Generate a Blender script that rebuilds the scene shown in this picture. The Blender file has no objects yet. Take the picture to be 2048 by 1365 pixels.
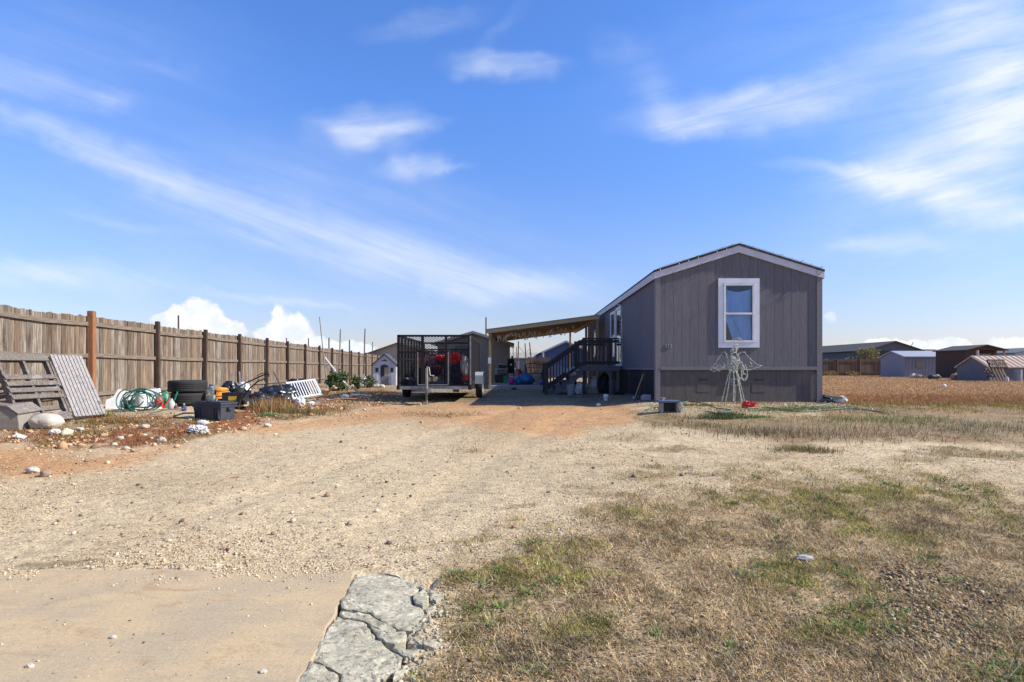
import bpy, bmesh, math, random
import numpy as np
from mathutils import Vector, Matrix, Euler, noise as mnoise

random.seed(7)
RNG = np.random.default_rng(11)
F, CX, HY, EYE = 1160.0, 1024.0, 737.0, 0.8
SC = bpy.context.scene
COL = SC.collection
R = math.radians
V = Vector


def at(px, py, d):
    return V(((px - CX) / F * d, d, EYE - (py - HY) / F * d))


# ------------------------------------------------------------------ noise and terrain height
def _hash(ix, iy, s):
    h = (ix.astype(np.int64) * 374761393 + iy.astype(np.int64) * 668265263 + s * 144665) & 0x7fffffff
    h = ((h ^ (h >> 13)) * 1274126177) & 0x7fffffff
    h = ((h ^ (h >> 16)) * 2246822519) & 0x7fffffff
    return ((h ^ (h >> 15)) & 0xffffff) / float(0xffffff)


def vn(x, y, s=0):
    x = np.asarray(x, float); y = np.asarray(y, float)
    ix, iy = np.floor(x), np.floor(y)
    fx, fy = x - ix, y - iy
    fx = fx * fx * (3 - 2 * fx); fy = fy * fy * (3 - 2 * fy)
    a = _hash(ix, iy, s); b = _hash(ix + 1, iy, s); c = _hash(ix, iy + 1, s); d = _hash(ix + 1, iy + 1, s)
    return (a * (1 - fx) + b * fx) * (1 - fy) + (c * (1 - fx) + d * fx) * fy


def fbm(x, y, s=0, o=4):
    t = 0; a = .5; n = 0
    for k in range(o):
        t = t + a * vn(np.asarray(x) * 2 ** k + 17.3 * k, np.asarray(y) * 2 ** k - 9.1 * k, s + k); n += a; a *= .5
    return t / n


def sstep(a, b, x):
    t = np.clip((np.asarray(x, float) - a) / (b - a), 0, 1)
    return t * t * (3 - 2 * t)


def H(x, y):
    x = np.asarray(x, float); y = np.asarray(y, float)
    z = np.interp(y, [-300, 2.3, 4, 8, 12, 14, 18, 25, 6000], [-.45, -.45, -.42, -.28, -.17, -.13, -.06, 0, 0])
    zl = np.interp(y, [4, 6, 8, 10, 12, 16, 25], [-.42, -.34, -.21, -.09, -.01, .02, 0])
    z = z + (zl - z) * sstep(-3.0, -6.5, x)
    zr = np.interp(y, [4, 8, 11, 13, 14.5, 25], [-.42, -.27, -.14, -.05, -.02, 0])
    z = z + (zr - z) * sstep(2.0, 3.5, x)
    k = sstep(2, 6, y) * .05 + .01
    k = k * (1 - .8 * sstep(12.5, 14, y) * sstep(2.5, 3.5, x)) * (1 - .6 * sstep(15, 22, y))
    return z + k * (fbm(x * .8, y * .8, 3, 3) - .5)


def Hf(x, y):
    return float(H(x, y))


def gnd(px, py, lift=0.0):
    d = 6.0
    for _ in range(40):
        x = (px - CX) / F * d
        d = .5 * d + .5 * (EYE - Hf(x, d)) * F / max(py - HY, 1.0)
    x = (px - CX) / F * d
    return V((x, d, Hf(x, d) + lift))


def on(x, y, lift=0.0):
    return V((x, y, Hf(x, y) + lift))


# ------------------------------------------------------------------ mesh collector
class MB:
    def __init__(s):
        s.bm = bmesh.new()

    def mesh(s, vs, fs):
        v = [s.bm.verts.new(p) for p in vs]
        for f in fs:
            try:
                s.bm.faces.new([v[i] for i in f])
            except ValueError:
                pass
        return s

    def box(s, c, sz, rot=None):
        c = V(c); x, y, z = sz[0] / 2, sz[1] / 2, sz[2] / 2
        ps = [V(p) for p in ((-x, -y, -z), (x, -y, -z), (x, y, -z), (-x, y, -z), (-x, -y, z), (x, -y, z), (x, y, z), (-x, y, z))]
        if rot is not None:
            m = rot if isinstance(rot, Matrix) else Euler(rot).to_matrix()
            ps = [m @ p for p in ps]
        return s.mesh([p + c for p in ps], [(0, 3, 2, 1), (4, 5, 6, 7), (0, 1, 5, 4), (1, 2, 6, 5), (2, 3, 7, 6), (3, 0, 4, 7)])

    def lo(s, a, b):
        a, b = V(a), V(b)
        return s.box((a + b) / 2, b - a)

    def bar(s, p0, p1, w, h, up=(0, 0, 1)):
        p0, p1 = V(p0), V(p1); d = (p1 - p0); L = d.length; d.normalize(); up = V(up)
        if abs(d.dot(up)) > .98:
            up = V((0, 1, 0))
        sx = d.cross(up).normalized(); u = sx.cross(d)
        m = Matrix((sx, d, u)).transposed()
        return s.box((p0 + p1) / 2, (w, L, h), m)

    def tube(s, pts, r, n=6, closed=False, cap=True):
        pts = [V(p) for p in pts]; N = len(pts); rings = []
        rr = r if isinstance(r, (list, tuple)) else [r] * N
        ref = None
        for i, p in enumerate(pts):
            if closed:
                t = pts[(i + 1) % N] - pts[i - 1]
            else:
                t = pts[min(i + 1, N - 1)] - pts[max(i - 1, 0)]
            if t.length < 1e-9:
                t = V((0, 0, 1))
            t.normalize()
            if ref is None:
                ref = V((0, 0, 1)) if abs(t.z) < .9 else V((1, 0, 0))
            a = (ref - t * ref.dot(t))
            if a.length < 1e-5:
                a = V((0, 1, 0)) - t * t.y
            a.normalize(); ref = a; b = t.cross(a)
            rings.append([s.bm.verts.new(p + (a * math.cos(k * 2 * math.pi / n) + b * math.sin(k * 2 * math.pi / n)) * rr[i]) for k in range(n)])
        for i in range(N if closed else N - 1):
            A, B = rings[i], rings[(i + 1) % N]
            for k in range(n):
                s.bm.faces.new((A[k], A[(k + 1) % n], B[(k + 1) % n], B[k]))
        if cap and not closed:
            s.bm.faces.new(rings[0][::-1]); s.bm.faces.new(rings[-1])
        return s

    def cyl(s, p0, p1, r0, r1=None, n=14):
        return s.tube([p0, p1], [r0, r0 if r1 is None else r1], n)

    def lathe(s, prof, c=(0, 0, 0), n=20, M=None):
        c = V(c); rings = []
        for r, z in prof:
            ring = []
            for k in range(n):
                p = V((r * math.cos(k * 2 * math.pi / n), r * math.sin(k * 2 * math.pi / n), z))
                if M is not None:
                    p = M @ p
                ring.append(s.bm.verts.new(p + c))
            rings.append(ring)
        for A, B in zip(rings, rings[1:]):
            for k in range(n):
                s.bm.faces.new((A[k], A[(k + 1) % n], B[(k + 1) % n], B[k]))
        if prof[0][0] > 1e-4:
            s.bm.faces.new(rings[0][::-1])
        if prof[-1][0] > 1e-4:
            s.bm.faces.new(rings[-1])
        return s

    def prism(s, pts, vec):
        pts = [V(p) for p in pts]; vec = V(vec); n = len(pts)
        return s.mesh(pts + [p + vec for p in pts],
                      [tuple(range(n))[::-1], tuple(range(n, 2 * n))] + [(i, (i + 1) % n, n + (i + 1) % n, n + i) for i in range(n)])

    def blob(s, c, rad, amp=.15, fr=2.0, seed=0, sub=3, flat=None, ridge=False):
        c = V(c); rad = V(rad) if not isinstance(rad, (int, float)) else V((rad,) * 3)
        b = bmesh.ops.create_icosphere(s.bm, subdivisions=sub, radius=1)
        off = V((seed * 7.31, seed * 3.17, seed * 1.7))
        for v in b['verts']:
            p = v.co.copy()
            n = mnoise.noise(p * fr + off) + .5 * mnoise.noise(p * fr * 2.3 + off)
            if ridge:
                n = .6 - 2.0 * abs(mnoise.noise(p * fr + off)) + .8 * mnoise.noise(p * fr * 3 + off)
            p *= 1 + amp * n
            q = V((p.x * rad.x, p.y * rad.y, p.z * rad.z))
            if flat is not None and q.z < flat:
                q.z = flat + (q.z - flat) * .12
            v.co = c + q
        return s

    def build(s, name, mat, parent=None, world=False, smooth=None, bevel=0.0, recalc=True):
        if recalc:
            bmesh.ops.recalc_face_normals(s.bm, faces=s.bm.faces)
        if bevel:
            bmesh.ops.bevel(s.bm, geom=[e for e in s.bm.edges if len(e.link_faces) == 2 and e.calc_face_angle(0) > .6], offset=bevel, segments=2, affect='EDGES', clamp_overlap=True)
        if world and parent is not None:
            s.bm.transform(parent.matrix_basis.inverted())
        me = bpy.data.meshes.new(name); s.bm.to_mesh(me); s.bm.free()
        if smooth is not None:
            me.polygons.foreach_set('use_smooth', [True] * len(me.polygons))
            try:
                me.set_sharp_from_angle(angle=R(smooth))
            except Exception:
                pass
        o = bpy.data.objects.new(name, me); COL.objects.link(o)
        if mat:
            me.materials.append(mat)
        if parent:
            o.parent = parent
        return o


def tag(o, label=None, cat=None, group=None, kind=None):
    if label: o['label'] = label
    if cat: o['category'] = cat
    if group: o['group'] = group
    if kind: o['kind'] = kind
    return o


def thing(name, label, cat, loc=(0, 0, 0), rz=0, group=None):
    o = bpy.data.objects.new(name, None); COL.objects.link(o)
    o.empty_display_size = .1
    o.location = loc; o.rotation_euler = (0, 0, rz)
    return tag(o, label, cat, group)


def setloc(o, p):
    """give a one-mesh thing built in world coordinates its origin at p"""
    p = V(p); o.data.transform(Matrix.Translation(-p)); o.location = p
    return o


def copytree(o, parent=None):
    c = o.copy(); COL.objects.link(c)
    if parent: c.parent = parent
    for ch in list(o.children):
        copytree(ch, c)
    return c


# ------------------------------------------------------------------ materials
def nd(nt, t, **kw):
    n = nt.nodes.new(t)
    for k, v in kw.items():
        setattr(n, k, v)
    return n


def newmat(name):
    m = bpy.data.materials.new(name); m.use_nodes = True
    nt = m.node_tree
    return m, nt, nt.nodes['Principled BSDF']


def c4(c):
    return (c[0], c[1], c[2], 1)


def mixc(nt, fac, a, b, blend='MIX'):
    n = nd(nt, 'ShaderNodeMix', data_type='RGBA', blend_type=blend)
    for sock, v in ((n.inputs[0], fac), (n.inputs[6], a), (n.inputs[7], b)):
        if hasattr(v, 'links'):
            nt.links.new(v, sock)
        elif isinstance(v, (int, float)):
            sock.default_value = v
        else:
            sock.default_value = c4(v)
    return n.outputs[2]


def mth(nt, op, a, b=None, c=None, clamp=False):
    n = nd(nt, 'ShaderNodeMath', operation=op); n.use_clamp = clamp
    for i, v in enumerate((a, b, c)):
        if v is None: continue
        if hasattr(v, 'links'):
            nt.links.new(v, n.inputs[i])
        else:
            n.inputs[i].default_value = v
    return n.outputs[0]


def mrange(nt, v, a, b, c=0.0, d=1.0, smooth=True):
    n = nd(nt, 'ShaderNodeMapRange', interpolation_type='SMOOTHSTEP' if smooth else 'LINEAR')
    nt.links.new(v, n.inputs['Value'])
    for k, x in zip(('From Min', 'From Max', 'To Min', 'To Max'), (a, b, c, d)):
        n.inputs[k].default_value = x
    return n.outputs[0]


def noise_n(nt, vec, scale, detail=5, rough=.55, dist=0.0):
    n = nd(nt, 'ShaderNodeTexNoise'); n.inputs['Scale'].default_value = scale
    n.inputs['Detail'].default_value = detail; n.inputs['Roughness'].default_value = rough
    n.inputs['Distortion'].default_value = dist
    if vec is not None: nt.links.new(vec, n.inputs['Vector'])
    return n.outputs['Fac']


def pm(name, c1, c2=None, scale=4, rough=.75, bump=0.0, bscale=40, stretch=(1, 1, 1), metal=0.0, island=0.0, c3=None, c3t=(.55, .7),
       c3s=1.5, spec=.4, sheen=0, coat=0):
    m, nt, b = newmat(name)
    tc = nd(nt, 'ShaderNodeTexCoord'); mp = nd(nt, 'ShaderNodeMapping'); mp.inputs['Scale'].default_value = stretch
    nt.links.new(tc.outputs['Object'], mp.inputs['Vector']); vec = mp.outputs[0]
    geo = nd(nt, 'ShaderNodeNewGeometry')
    if island:
        # shift the grain from board to board
        cmb = nd(nt, 'ShaderNodeVectorMath', operation='ADD')
        s3 = mth(nt, 'MULTIPLY', geo.outputs['Random Per Island'], 37.0)
        nt.links.new(vec, cmb.inputs[0]); nt.links.new(s3, cmb.inputs[1]); vec = cmb.outputs[0]
    c2 = c2 or [x * .8 for x in c1]
    f = mrange(nt, noise_n(nt, vec, scale), .3, .7)
    col = mixc(nt, f, c1, c2)
    if c3:
        f3 = mrange(nt, noise_n(nt, tc.outputs['Object'], c3s, 6, .6), c3t[0], c3t[1])
        col = mixc(nt, f3, col, c3)
    if island:
        k = mrange(nt, geo.outputs['Random Per Island'], 0, 1, 1 - island, 1 + island, False)
        n = nd(nt, 'ShaderNodeVectorMath', operation='SCALE'); nt.links.new(col, n.inputs[0]); nt.links.new(k, n.inputs['Scale']); col = n.outputs[0]
    nt.links.new(col, b.inputs['Base Color'])
    b.inputs['Roughness'].default_value = rough; b.inputs['Metallic'].default_value = metal
    b.inputs['Specular IOR Level'].default_value = spec
    if coat: b.inputs['Coat Weight'].default_value = coat
    if bump:
        bp = nd(nt, 'ShaderNodeBump'); bp.inputs['Strength'].default_value = bump; bp.inputs['Distance'].default_value = .02
        nt.links.new(noise_n(nt, vec, bscale, 4), bp.inputs['Height']); nt.links.new(bp.outputs[0], b.inputs['Normal'])
    return m


def colmat(name, rough=.85, var=.25, spec=.2, trans=0.0):
    """albedo from the mesh attribute Col"""
    m, nt, b = newmat(name)
    a = nd(nt, 'ShaderNodeAttribute', attribute_name='Col')
    nt.links.new(a.outputs['Color'], b.inputs['Base Color'])
    b.inputs['Roughness'].default_value = rough; b.inputs['Specular IOR Level'].default_value = spec
    if trans:
        tr = nd(nt, 'ShaderNodeBsdfTranslucent'); nt.links.new(a.outputs['Color'], tr.inputs['Color'])
        mx = nd(nt, 'ShaderNodeMixShader'); mx.inputs[0].default_value = trans
        nt.links.new(b.outputs[0], mx.inputs[1]); nt.links.new(tr.outputs[0], mx.inputs[2])
        nt.links.new(mx.outputs[0], nt.nodes['Material Output'].inputs['Surface'])
    return m


def np_mesh(name, verts, flat, tot, cols, mat, smooth=False):
    me = bpy.data.meshes.new(name)
    nv, nl, nf = len(verts), len(flat), len(tot)
    me.vertices.add(nv); me.loops.add(nl); me.polygons.add(nf)
    me.vertices.foreach_set('co', np.ascontiguousarray(verts, np.float32).ravel())
    me.loops.foreach_set('vertex_index', np.ascontiguousarray(flat, np.int32))
    st = np.concatenate([[0], np.cumsum(tot)[:-1]]).astype(np.int32)
    me.polygons.foreach_set('loop_start', st); me.polygons.foreach_set('loop_total', np.ascontiguousarray(tot, np.int32))
    if smooth:
        me.polygons.foreach_set('use_smooth', np.ones(nf, bool))
    if cols is not None:
        a = me.color_attributes.new('Col', 'FLOAT_COLOR', 'POINT')
        c = np.ones((nv, 4), np.float32); c[:, :3] = cols
        a.data.foreach_set('color', c.ravel())
    me.update(); me.validate()
    o = bpy.data.objects.new(name, me); COL.objects.link(o)
    if mat: me.materials.append(mat)
    return o


def text_mesh(body, size, thick=.004):
    cu = bpy.data.curves.new('lettering', 'FONT'); cu.body = body; cu.size = size; cu.extrude = thick; cu.align_x = 'LEFT'
    o = bpy.data.objects.new('lettering', cu); COL.objects.link(o)
    dg = bpy.context.evaluated_depsgraph_get()
    me = bpy.data.meshes.new_from_object(o.evaluated_get(dg))
    bpy.data.objects.remove(o); bpy.data.curves.remove(cu)
    return me


def picketmat():
    m, nt, b = newmat('weathered_picket_wood')
    tc = nd(nt, 'ShaderNodeTexCoord'); geo = nd(nt, 'ShaderNodeNewGeometry')
    mp = nd(nt, 'ShaderNodeMapping'); nt.links.new(tc.outputs['Object'], mp.inputs[0]); mp.inputs['Scale'].default_value = (16, 16, 1.0)
    ad = nd(nt, 'ShaderNodeVectorMath', operation='ADD'); nt.links.new(mp.outputs[0], ad.inputs[0])
    nt.links.new(mth(nt, 'MULTIPLY', geo.outputs['Random Per Island'], 61.0), ad.inputs[1]); vec = ad.outputs[0]
    r = mth(nt, 'FRACT', mth(nt, 'MULTIPLY', geo.outputs['Random Per Island'], 7.31))
    col = mixc(nt, mrange(nt, r, .25, .6), (.265, .23, .19), (.265, .20, .14))
    col = mixc(nt, mrange(nt, r, .7, .95), col, (.18, .118, .075))
    col = mixc(nt, mrange(nt, noise_n(nt, vec, 2.2, 6, .65), .36, .62), col, (.105, .076, .054))
    col = mixc(nt, mrange(nt, noise_n(nt, vec, 1.1, 5, .6), .58, .78, 0, .6), col, (.32, .18, .09))
    col = mixc(nt, mrange(nt, noise_n(nt, tc.outputs['Object'], 3.0, 6, .65), .60, .74, 0, .75), col, (.07, .05, .035))
    k = mrange(nt, geo.outputs['Random Per Island'], 0, 1, .72, 1.30, False)
    n = nd(nt, 'ShaderNodeVectorMath', operation='SCALE'); nt.links.new(col, n.inputs[0]); nt.links.new(k, n.inputs['Scale'])
    nt.links.new(n.outputs[0], b.inputs['Base Color']); b.inputs['Roughness'].default_value = .88; b.inputs['Specular IOR Level'].default_value = .15
    bp = nd(nt, 'ShaderNodeBump'); bp.inputs['Strength'].default_value = .5; bp.inputs['Distance'].default_value = .012
    nt.links.new(noise_n(nt, vec, 3, 5), bp.inputs['Height']); nt.links.new(bp.outputs[0], b.inputs['Normal'])
    return m


WOOD_OLD = picketmat()
WOOD_RAIL = pm('weathered_rail_wood', (.26, .215, .165), (.15, .115, .085), 4, .85, .5, 30, (6, 1.0, 12), island=.15, spec=.2)
WOOD_POST_RED = pm('redwood_post', (.33, .155, .075), (.24, .105, .05), 5, .8, .4, 30, (9, 9, .9), c3=(.09, .05, .03), c3t=(.6, .75), c3s=3, spec=.2)
WOOD_POST = pm('dark_post_wood', (.105, .068, .047), (.055, .037, .028), 5, .85, .4, 30, (9, 9, .9), spec=.2)
PALLET_GREY = pm('grey_pallet_wood', (.235, .20, .17), (.12, .098, .082), 5, .88, .3, 30, (1.2, 9, 9), island=.35, c3=(.30, .28, .25), c3t=(.55, .7), c3s=4, spec=.2)
PALLET_LONG = pm('pale_pallet_wood', (.42, .39, .365), (.24, .215, .195), 5, .85, .25, 30, (9, 9, 1.0), island=.28, c3=(.12, .10, .09), c3t=(.6, .72), c3s=5, spec=.2)
LUMBER = pm('new_lumber', (.56, .40, .22), (.44, .30, .155), 5, .75, .2, 30, (1.2, 8, 8), island=.15, spec=.25)
LUMBER_V = pm('treated_post_wood', (.40, .27, .14), (.28, .18, .09), 5, .8, .2, 30, (8, 8, 1.0), spec=.25)
RAW_SCRAP = pm('scrap_lumber', (.52, .38, .22), (.42, .28, .15), 6, .8, .2, 30, island=.3)
BLACK_STEEL = pm('black_painted_steel', (.012, .012, .012), (.024, .018, .015), 6, .65, .15, 60, spec=.22)
GREY_STEEL = pm('galvanised_steel', (.32, .32, .31), (.22, .20, .18), 9, .5, .1, 60, metal=.6)
RUST_STEEL = pm('dark_rusty_pipe', (.06, .045, .04), (.11, .06, .04), 9, .7)
RUBBER = pm('tyre_rubber', (.022, .022, .023), (.035, .033, .03), 6, .8, .2, 80, spec=.3)
BLACK_PLASTIC = pm('black_plastic', (.02, .021, .024), (.03, .03, .03), 6, .45, .05, 60)
NAVY_PLASTIC = pm('charcoal_tote_plastic', (.035, .042, .06), (.06, .065, .08), 3, .5, .08, 60)
BAG_BLACK = pm('black_bag_film', (.012, .012, .014), (.02, .02, .022), 3, .28, .25, 14, spec=.6)
WHITE_PLASTIC = pm('white_plastic', (.72, .72, .70), (.60, .59, .56), 5, .5, .05, 40)
WHITE_PAINT = pm('white_paint', (.74, .74, .74), (.62, .61, .60), 3, .6, .08, 60)
RED_PLASTIC = pm('red_plastic', (.55, .035, .03), (.42, .02, .02), 5, .45)
RED_CLOTH = pm('red_cloth', (.80, .035, .03), (.60, .02, .018), 8, .9, .4, 30)
GREEN_PLASTIC = pm('green_plastic', (.02, .28, .14), (.015, .20, .10), 5, .45)
HOSE_GREEN = pm('green_hose_rubber', (.02, .12, .08), (.055, .20, .14), 12, .5)
ORANGE = pm('orange_yellow_hose', (.75, .30, .02), (.62, .22, .015), 9, .5)
STONE = pm('pale_limestone', (.55, .49, .40), (.42, .36, .28), 6, .9, .6, 25, c3=(.30, .24, .18), c3t=(.55, .7), c3s=5)
STONE_BROWN = pm('brown_stone', (.26, .16, .10), (.36, .25, .17), 6, .9, .6, 25)
FOAM = pm('white_foam_board', (.76, .75, .72), (.66, .63, .58), 3, .8, .05, 50)
TARP_BLUE = pm('blue_tarp', (.025, .17, .32), (.018, .12, .25), 4, .55, .4, 10)
GREY_PAINT = pm('grey_painted_wood', (.12, .12, .135), (.085, .085, .095), 5, .75, .2, 40)
DARK_STAIN = pm('dark_stained_wood', (.028, .024, .024), (.05, .042, .04), 8, .7, .2, 40)
LEAF = colmat('green_leaves', .6, trans=.3)
EXPOSURE = 0.5
SUN_E = 5.0
SKY_STR = 0.1
SKY_TINT = (.70, 1.06, 1.72)
SKY_LOW = (.82, .78, 1.04)
CLOUD = .76
# ================================================================== camera, light, sky
cam = bpy.data.cameras.new('camera'); camo = bpy.data.objects.new('camera', cam); COL.objects.link(camo)
camo.location = (0, 0, EYE); camo.rotation_euler = (R(90), 0, 0)
cam.sensor_width = 36; cam.lens = F / 2048 * 36; cam.shift_y = (HY - 682.5) / 2048; cam.clip_end = 9000; cam.clip_start = .05
SC.camera = camo
SC.view_settings.view_transform = 'Standard'; SC.view_settings.look = 'None'; SC.view_settings.gamma = 1
SC.view_settings.exposure = EXPOSURE
SC.cycles.max_bounces = 6; SC.cycles.transparent_max_bounces = 12
SC.cycles.use_denoising = True

SUN_EL, SUN_AZ = R(36.0), R(-6.0)
sd = V((math.cos(SUN_EL) * math.cos(SUN_AZ), math.cos(SUN_EL) * math.sin(SUN_AZ), math.sin(SUN_EL)))
sun = bpy.data.lights.new('sun', 'SUN'); sun.energy = SUN_E; sun.angle = R(.5); sun.color = (1, .935, .81)
suno = bpy.data.objects.new('sun', sun); COL.objects.link(suno); suno.rotation_euler = sd.to_track_quat('Z', 'Y').to_euler()
suno.location = (20, -10, 30)

W = bpy.data.worlds.new('World'); SC.world = W; W.cycles.sampling_method = 'MANUAL'; W.cycles.sample_map_resolution = 256; W.use_nodes = True
nt = W.node_tree; bg = nt.nodes['Background']; bg.inputs['Strength'].default_value = SKY_STR
sky = nd(nt, 'ShaderNodeTexSky', sky_type='NISHITA'); sky.sun_disc = False
sky.sun_elevation = SUN_EL; sky.sun_rotation = R(90) - SUN_AZ; sky.air_density = 1.15; sky.dust_density = .35; sky.ozone_density = 2.2
tc = nd(nt, 'ShaderNodeTexCoord')
sep = nd(nt, 'ShaderNodeSeparateXYZ'); nt.links.new(tc.outputs['Generated'], sep.inputs[0])
tint = mixc(nt, 1.0, sky.outputs[0], mixc(nt, mrange(nt, sep.outputs[2], .0, .42, 0, 1, False), SKY_LOW, SKY_TINT), 'MULTIPLY')
yy = mth(nt, 'MAXIMUM', sep.outputs[1], .03)
U = mth(nt, 'DIVIDE', sep.outputs[0], yy); Wv = mth(nt, 'DIVIDE', sep.outputs[2], yy)
PXn = mth(nt, 'MULTIPLY_ADD', U, 11.6, 10.24); PYn = mth(nt, 'MULTIPLY_ADD', Wv, -11.6, 7.37)   # hundreds of the sky chart's units
cmb = nd(nt, 'ShaderNodeCombineXYZ'); nt.links.new(PXn, cmb.inputs[0]); nt.links.new(PYn, cmb.inputs[1])
P0 = cmb.outputs[0]


def warp(vec, scale, amp, detail=3):
    n = nd(nt, 'ShaderNodeTexNoise'); n.inputs['Scale'].default_value = scale; n.inputs['Detail'].default_value = detail
    nt.links.new(vec, n.inputs['Vector'])
    a = nd(nt, 'ShaderNodeVectorMath', operation='SUBTRACT'); nt.links.new(n.outputs['Color'], a.inputs[0]); a.inputs[1].default_value = (.5, .5, .5)
    b = nd(nt, 'ShaderNodeVectorMath', operation='MULTIPLY_ADD'); nt.links.new(a.outputs[0], b.inputs[0])
    b.inputs[1].default_value = (amp[0], amp[1], 0); nt.links.new(vec, b.inputs[2])
    return b.outputs[0]


def puff(prev, vec, cx, cy, lx, wy, ang, st, edge=1.5):
    """adds one soft oval of cloud to the running sum (chained one after the other to keep few values alive at once)"""
    if prev is not None:
        ch = nd(nt, 'ShaderNodeVectorMath', operation='MULTIPLY_ADD'); nt.links.new(prev, ch.inputs[0])
        ch.inputs[1].default_value = (1e-6,) * 3; nt.links.new(vec, ch.inputs[2]); vec = ch.outputs[0]
    m = nd(nt, 'ShaderNodeMapping', vector_type='TEXTURE'); nt.links.new(vec, m.inputs['Vector'])
    m.inputs['Location'].default_value = (cx / 100, cy / 100, 0); m.inputs['Rotation'].default_value = (0, 0, R(ang)); m.inputs['Scale'].default_value = (lx / 100, wy / 100, 100)
    l = nd(nt, 'ShaderNodeVectorMath', operation='LENGTH'); nt.links.new(m.outputs[0], l.inputs[0])
    r = mrange(nt, l.outputs['Value'], edge, 0, 0, st)
    return r if prev is None else mth(nt, 'ADD', prev, r)


def addall(vec, lst, *a):
    t = None
    for p in lst:
        t = puff(t, vec, *p, *a)
    return t


def streak(vec, ang, sx, sy, detail=7):
    m = nd(nt, 'ShaderNodeMapping', vector_type='TEXTURE'); nt.links.new(vec, m.inputs['Vector'])
    m.inputs['Rotation'].default_value = (0, 0, R(ang)); m.inputs['Scale'].default_value = (sx, sy, 1)
    return noise_n(nt, m.outputs[0], 1.0, detail, .62, .3)


P1 = warp(warp(P0, .7, (.9, .55), 2), 2.4, (.55, .26), 5)
left = [(60, 245, 170, 20, 16, .30), (190, 305, 190, 24, 22, .42), (360, 375, 190, 34, 22, .40), (540, 450, 200, 42, 19, .34), (730, 495, 190, 38, 16, .36), (900, 540, 180, 34, 15, .42), (1040, 575, 190, 26, 2, .42), (1110, 560, 120, 22, -6, .22),
        (480, 400, 620, 130, 20, .16), (50, 160, 170, 30, 14, .30), (225, 203, 60, 20, 12, .34), (120, 90, 360, 90, 4, .15), (330, 135, 80, 10, 8, .12), (700, 400, 300, 90, 14, .10),
        (120, 548, 240, 24, 7, .50), (60, 535, 120, 12, 6, .22), (545, 600, 160, 7, 6, .42), (270, 455, 190, 9, 8, .14), (600, 560, 900, 130, 3, .16)]
mid = [(1005, 135, 100, 24, 2, .52), (965, 148, 60, 12, -8, .35), (1060, 120, 80, 12, 4, .22), (735, 262, 105, 38, -6, .68), (800, 262, 90, 12, -10, .35), (690, 275, 60, 20, 20, .30),
       (830, 342, 70, 20, -4, .50), (815, 330, 36, 26, 50, .30), (890, 342, 60, 8, -6, .32), (850, 48, 110, 20, -12, .24), (1000, 60, 80, 14, -50, .10)]
right = [(1470, 222, 200, 34, -8, .52), (1395, 250, 90, 18, -12, .45), (1330, 205, 40, 60, -25, .34), (1620, 200, 160, 50, -14, .42), (1780, 130, 220, 80, -32, .34), (1950, 70, 160, 110, -25, .58), (2060, 140, 150, 150, 0, .45),
         (1900, 270, 260, 75, -24, .60), (2030, 240, 160, 90, -30, .55), (1680, 345, 150, 14, 6, .40), (1800, 350, 180, 30, -8, .42), (1900, 392, 180, 40, 10, .66), (2020, 420, 160, 34, 8, .52), (2000, 350, 200, 40, -4, .4), (1780, 487, 120, 16, 0, .42), (1900, 470, 300, 60, 0, .18),
         (1250, 110, 60, 40, 40, .12), (1600, 60, 420, 90, -20, .12), (1850, 560, 500, 130, 0, .16)]
SL = streak(P0, 19, 4.2, .42); SR = streak(P0, -14, 3.6, .5); SM = streak(P0, -4, 2.2, .42)
band = lambda lst, s, lo, hi, kw=1.0, ks=1.0: mth(nt, 'MULTIPLY', addall(P1, [(p[0], p[1], p[2], p[3] * kw, p[4], p[5] * ks) for p in lst]), mrange(nt, s, .28, .72, lo, hi, False))
cir = mth(nt, 'ADD', mth(nt, 'ADD', band(left, SL, .35, 1.3, 1.35, .72), band(mid, SM, .35, 1.3, 1.25, .72)), band(right, SR, .35, 1.3, 1.2, .8))
cir = mth(nt, 'MULTIPLY', cir, mrange(nt, sep.outputs[1], .05, .25, 0, .92))
# wisps that fill the rest of the dome, out of this view
gen = noise_n(nt, tc.outputs['Generated'], 2.2, 6, .6, .4)
back = mth(nt, 'MULTIPLY', mrange(nt, gen, .5, .75, 0, .5), mrange(nt, sep.outputs[1], .25, .05, 0, 1))
cir = mth(nt, 'MINIMUM', mth(nt, 'ADD', cir, back), .93)
# heaped clouds low on the horizon
P2 = warp(warp(P0, 1.9, (.50, .40), 3), 7.0, (.20, .19), 5)
cum = [(395, 628, 75, 46, 0, 1), (355, 634, 48, 28, 0, .9), (320, 640, 40, 20, 0, .6), (430, 655, 60, 34, 0, .9), (465, 668, 40, 26, 0, .7), (380, 670, 120, 36, 0, .8),
       (558, 636, 36, 44, 0, 1), (590, 652, 46, 32, 0, .9), (548, 670, 60, 34, 0, .9), (600, 685, 80, 30, 0, .9), (660, 694, 60, 22, 0, .8), (725, 700, 55, 24, 0, .8), (640, 720, 220, 30, 0, .9), (690, 688, 30, 14, 0, .5),
       (1660, 640, 30, 34, 0, .62), (1690, 690, 60, 26, 0, .55), (1790, 692, 60, 28, 0, 1), (1755, 688, 34, 16, 0, .7), (1885, 692, 55, 30, 0, 1), (1840, 702, 70, 22, 0, .8), (1930, 700, 50, 22, 0, .8), (1995, 698, 48, 28, 0, 1), (2030, 704, 44, 24, 0, .9), (2100, 690, 90, 40, 0, 1), (1900, 722, 260, 22, 0, .9),
       (1080, 728, 260, 10, 0, .5), (200, 690, 200, 30, 0, .5), (-150, 640, 180, 60, 0, 1), (2300, 660, 160, 60, 0, 1)]
field = addall(P2, cum, 1.25)
cmask = mth(nt, 'MULTIPLY', mrange(nt, field, .40, .74), mrange(nt, sep.outputs[1], .05, .2))
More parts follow.
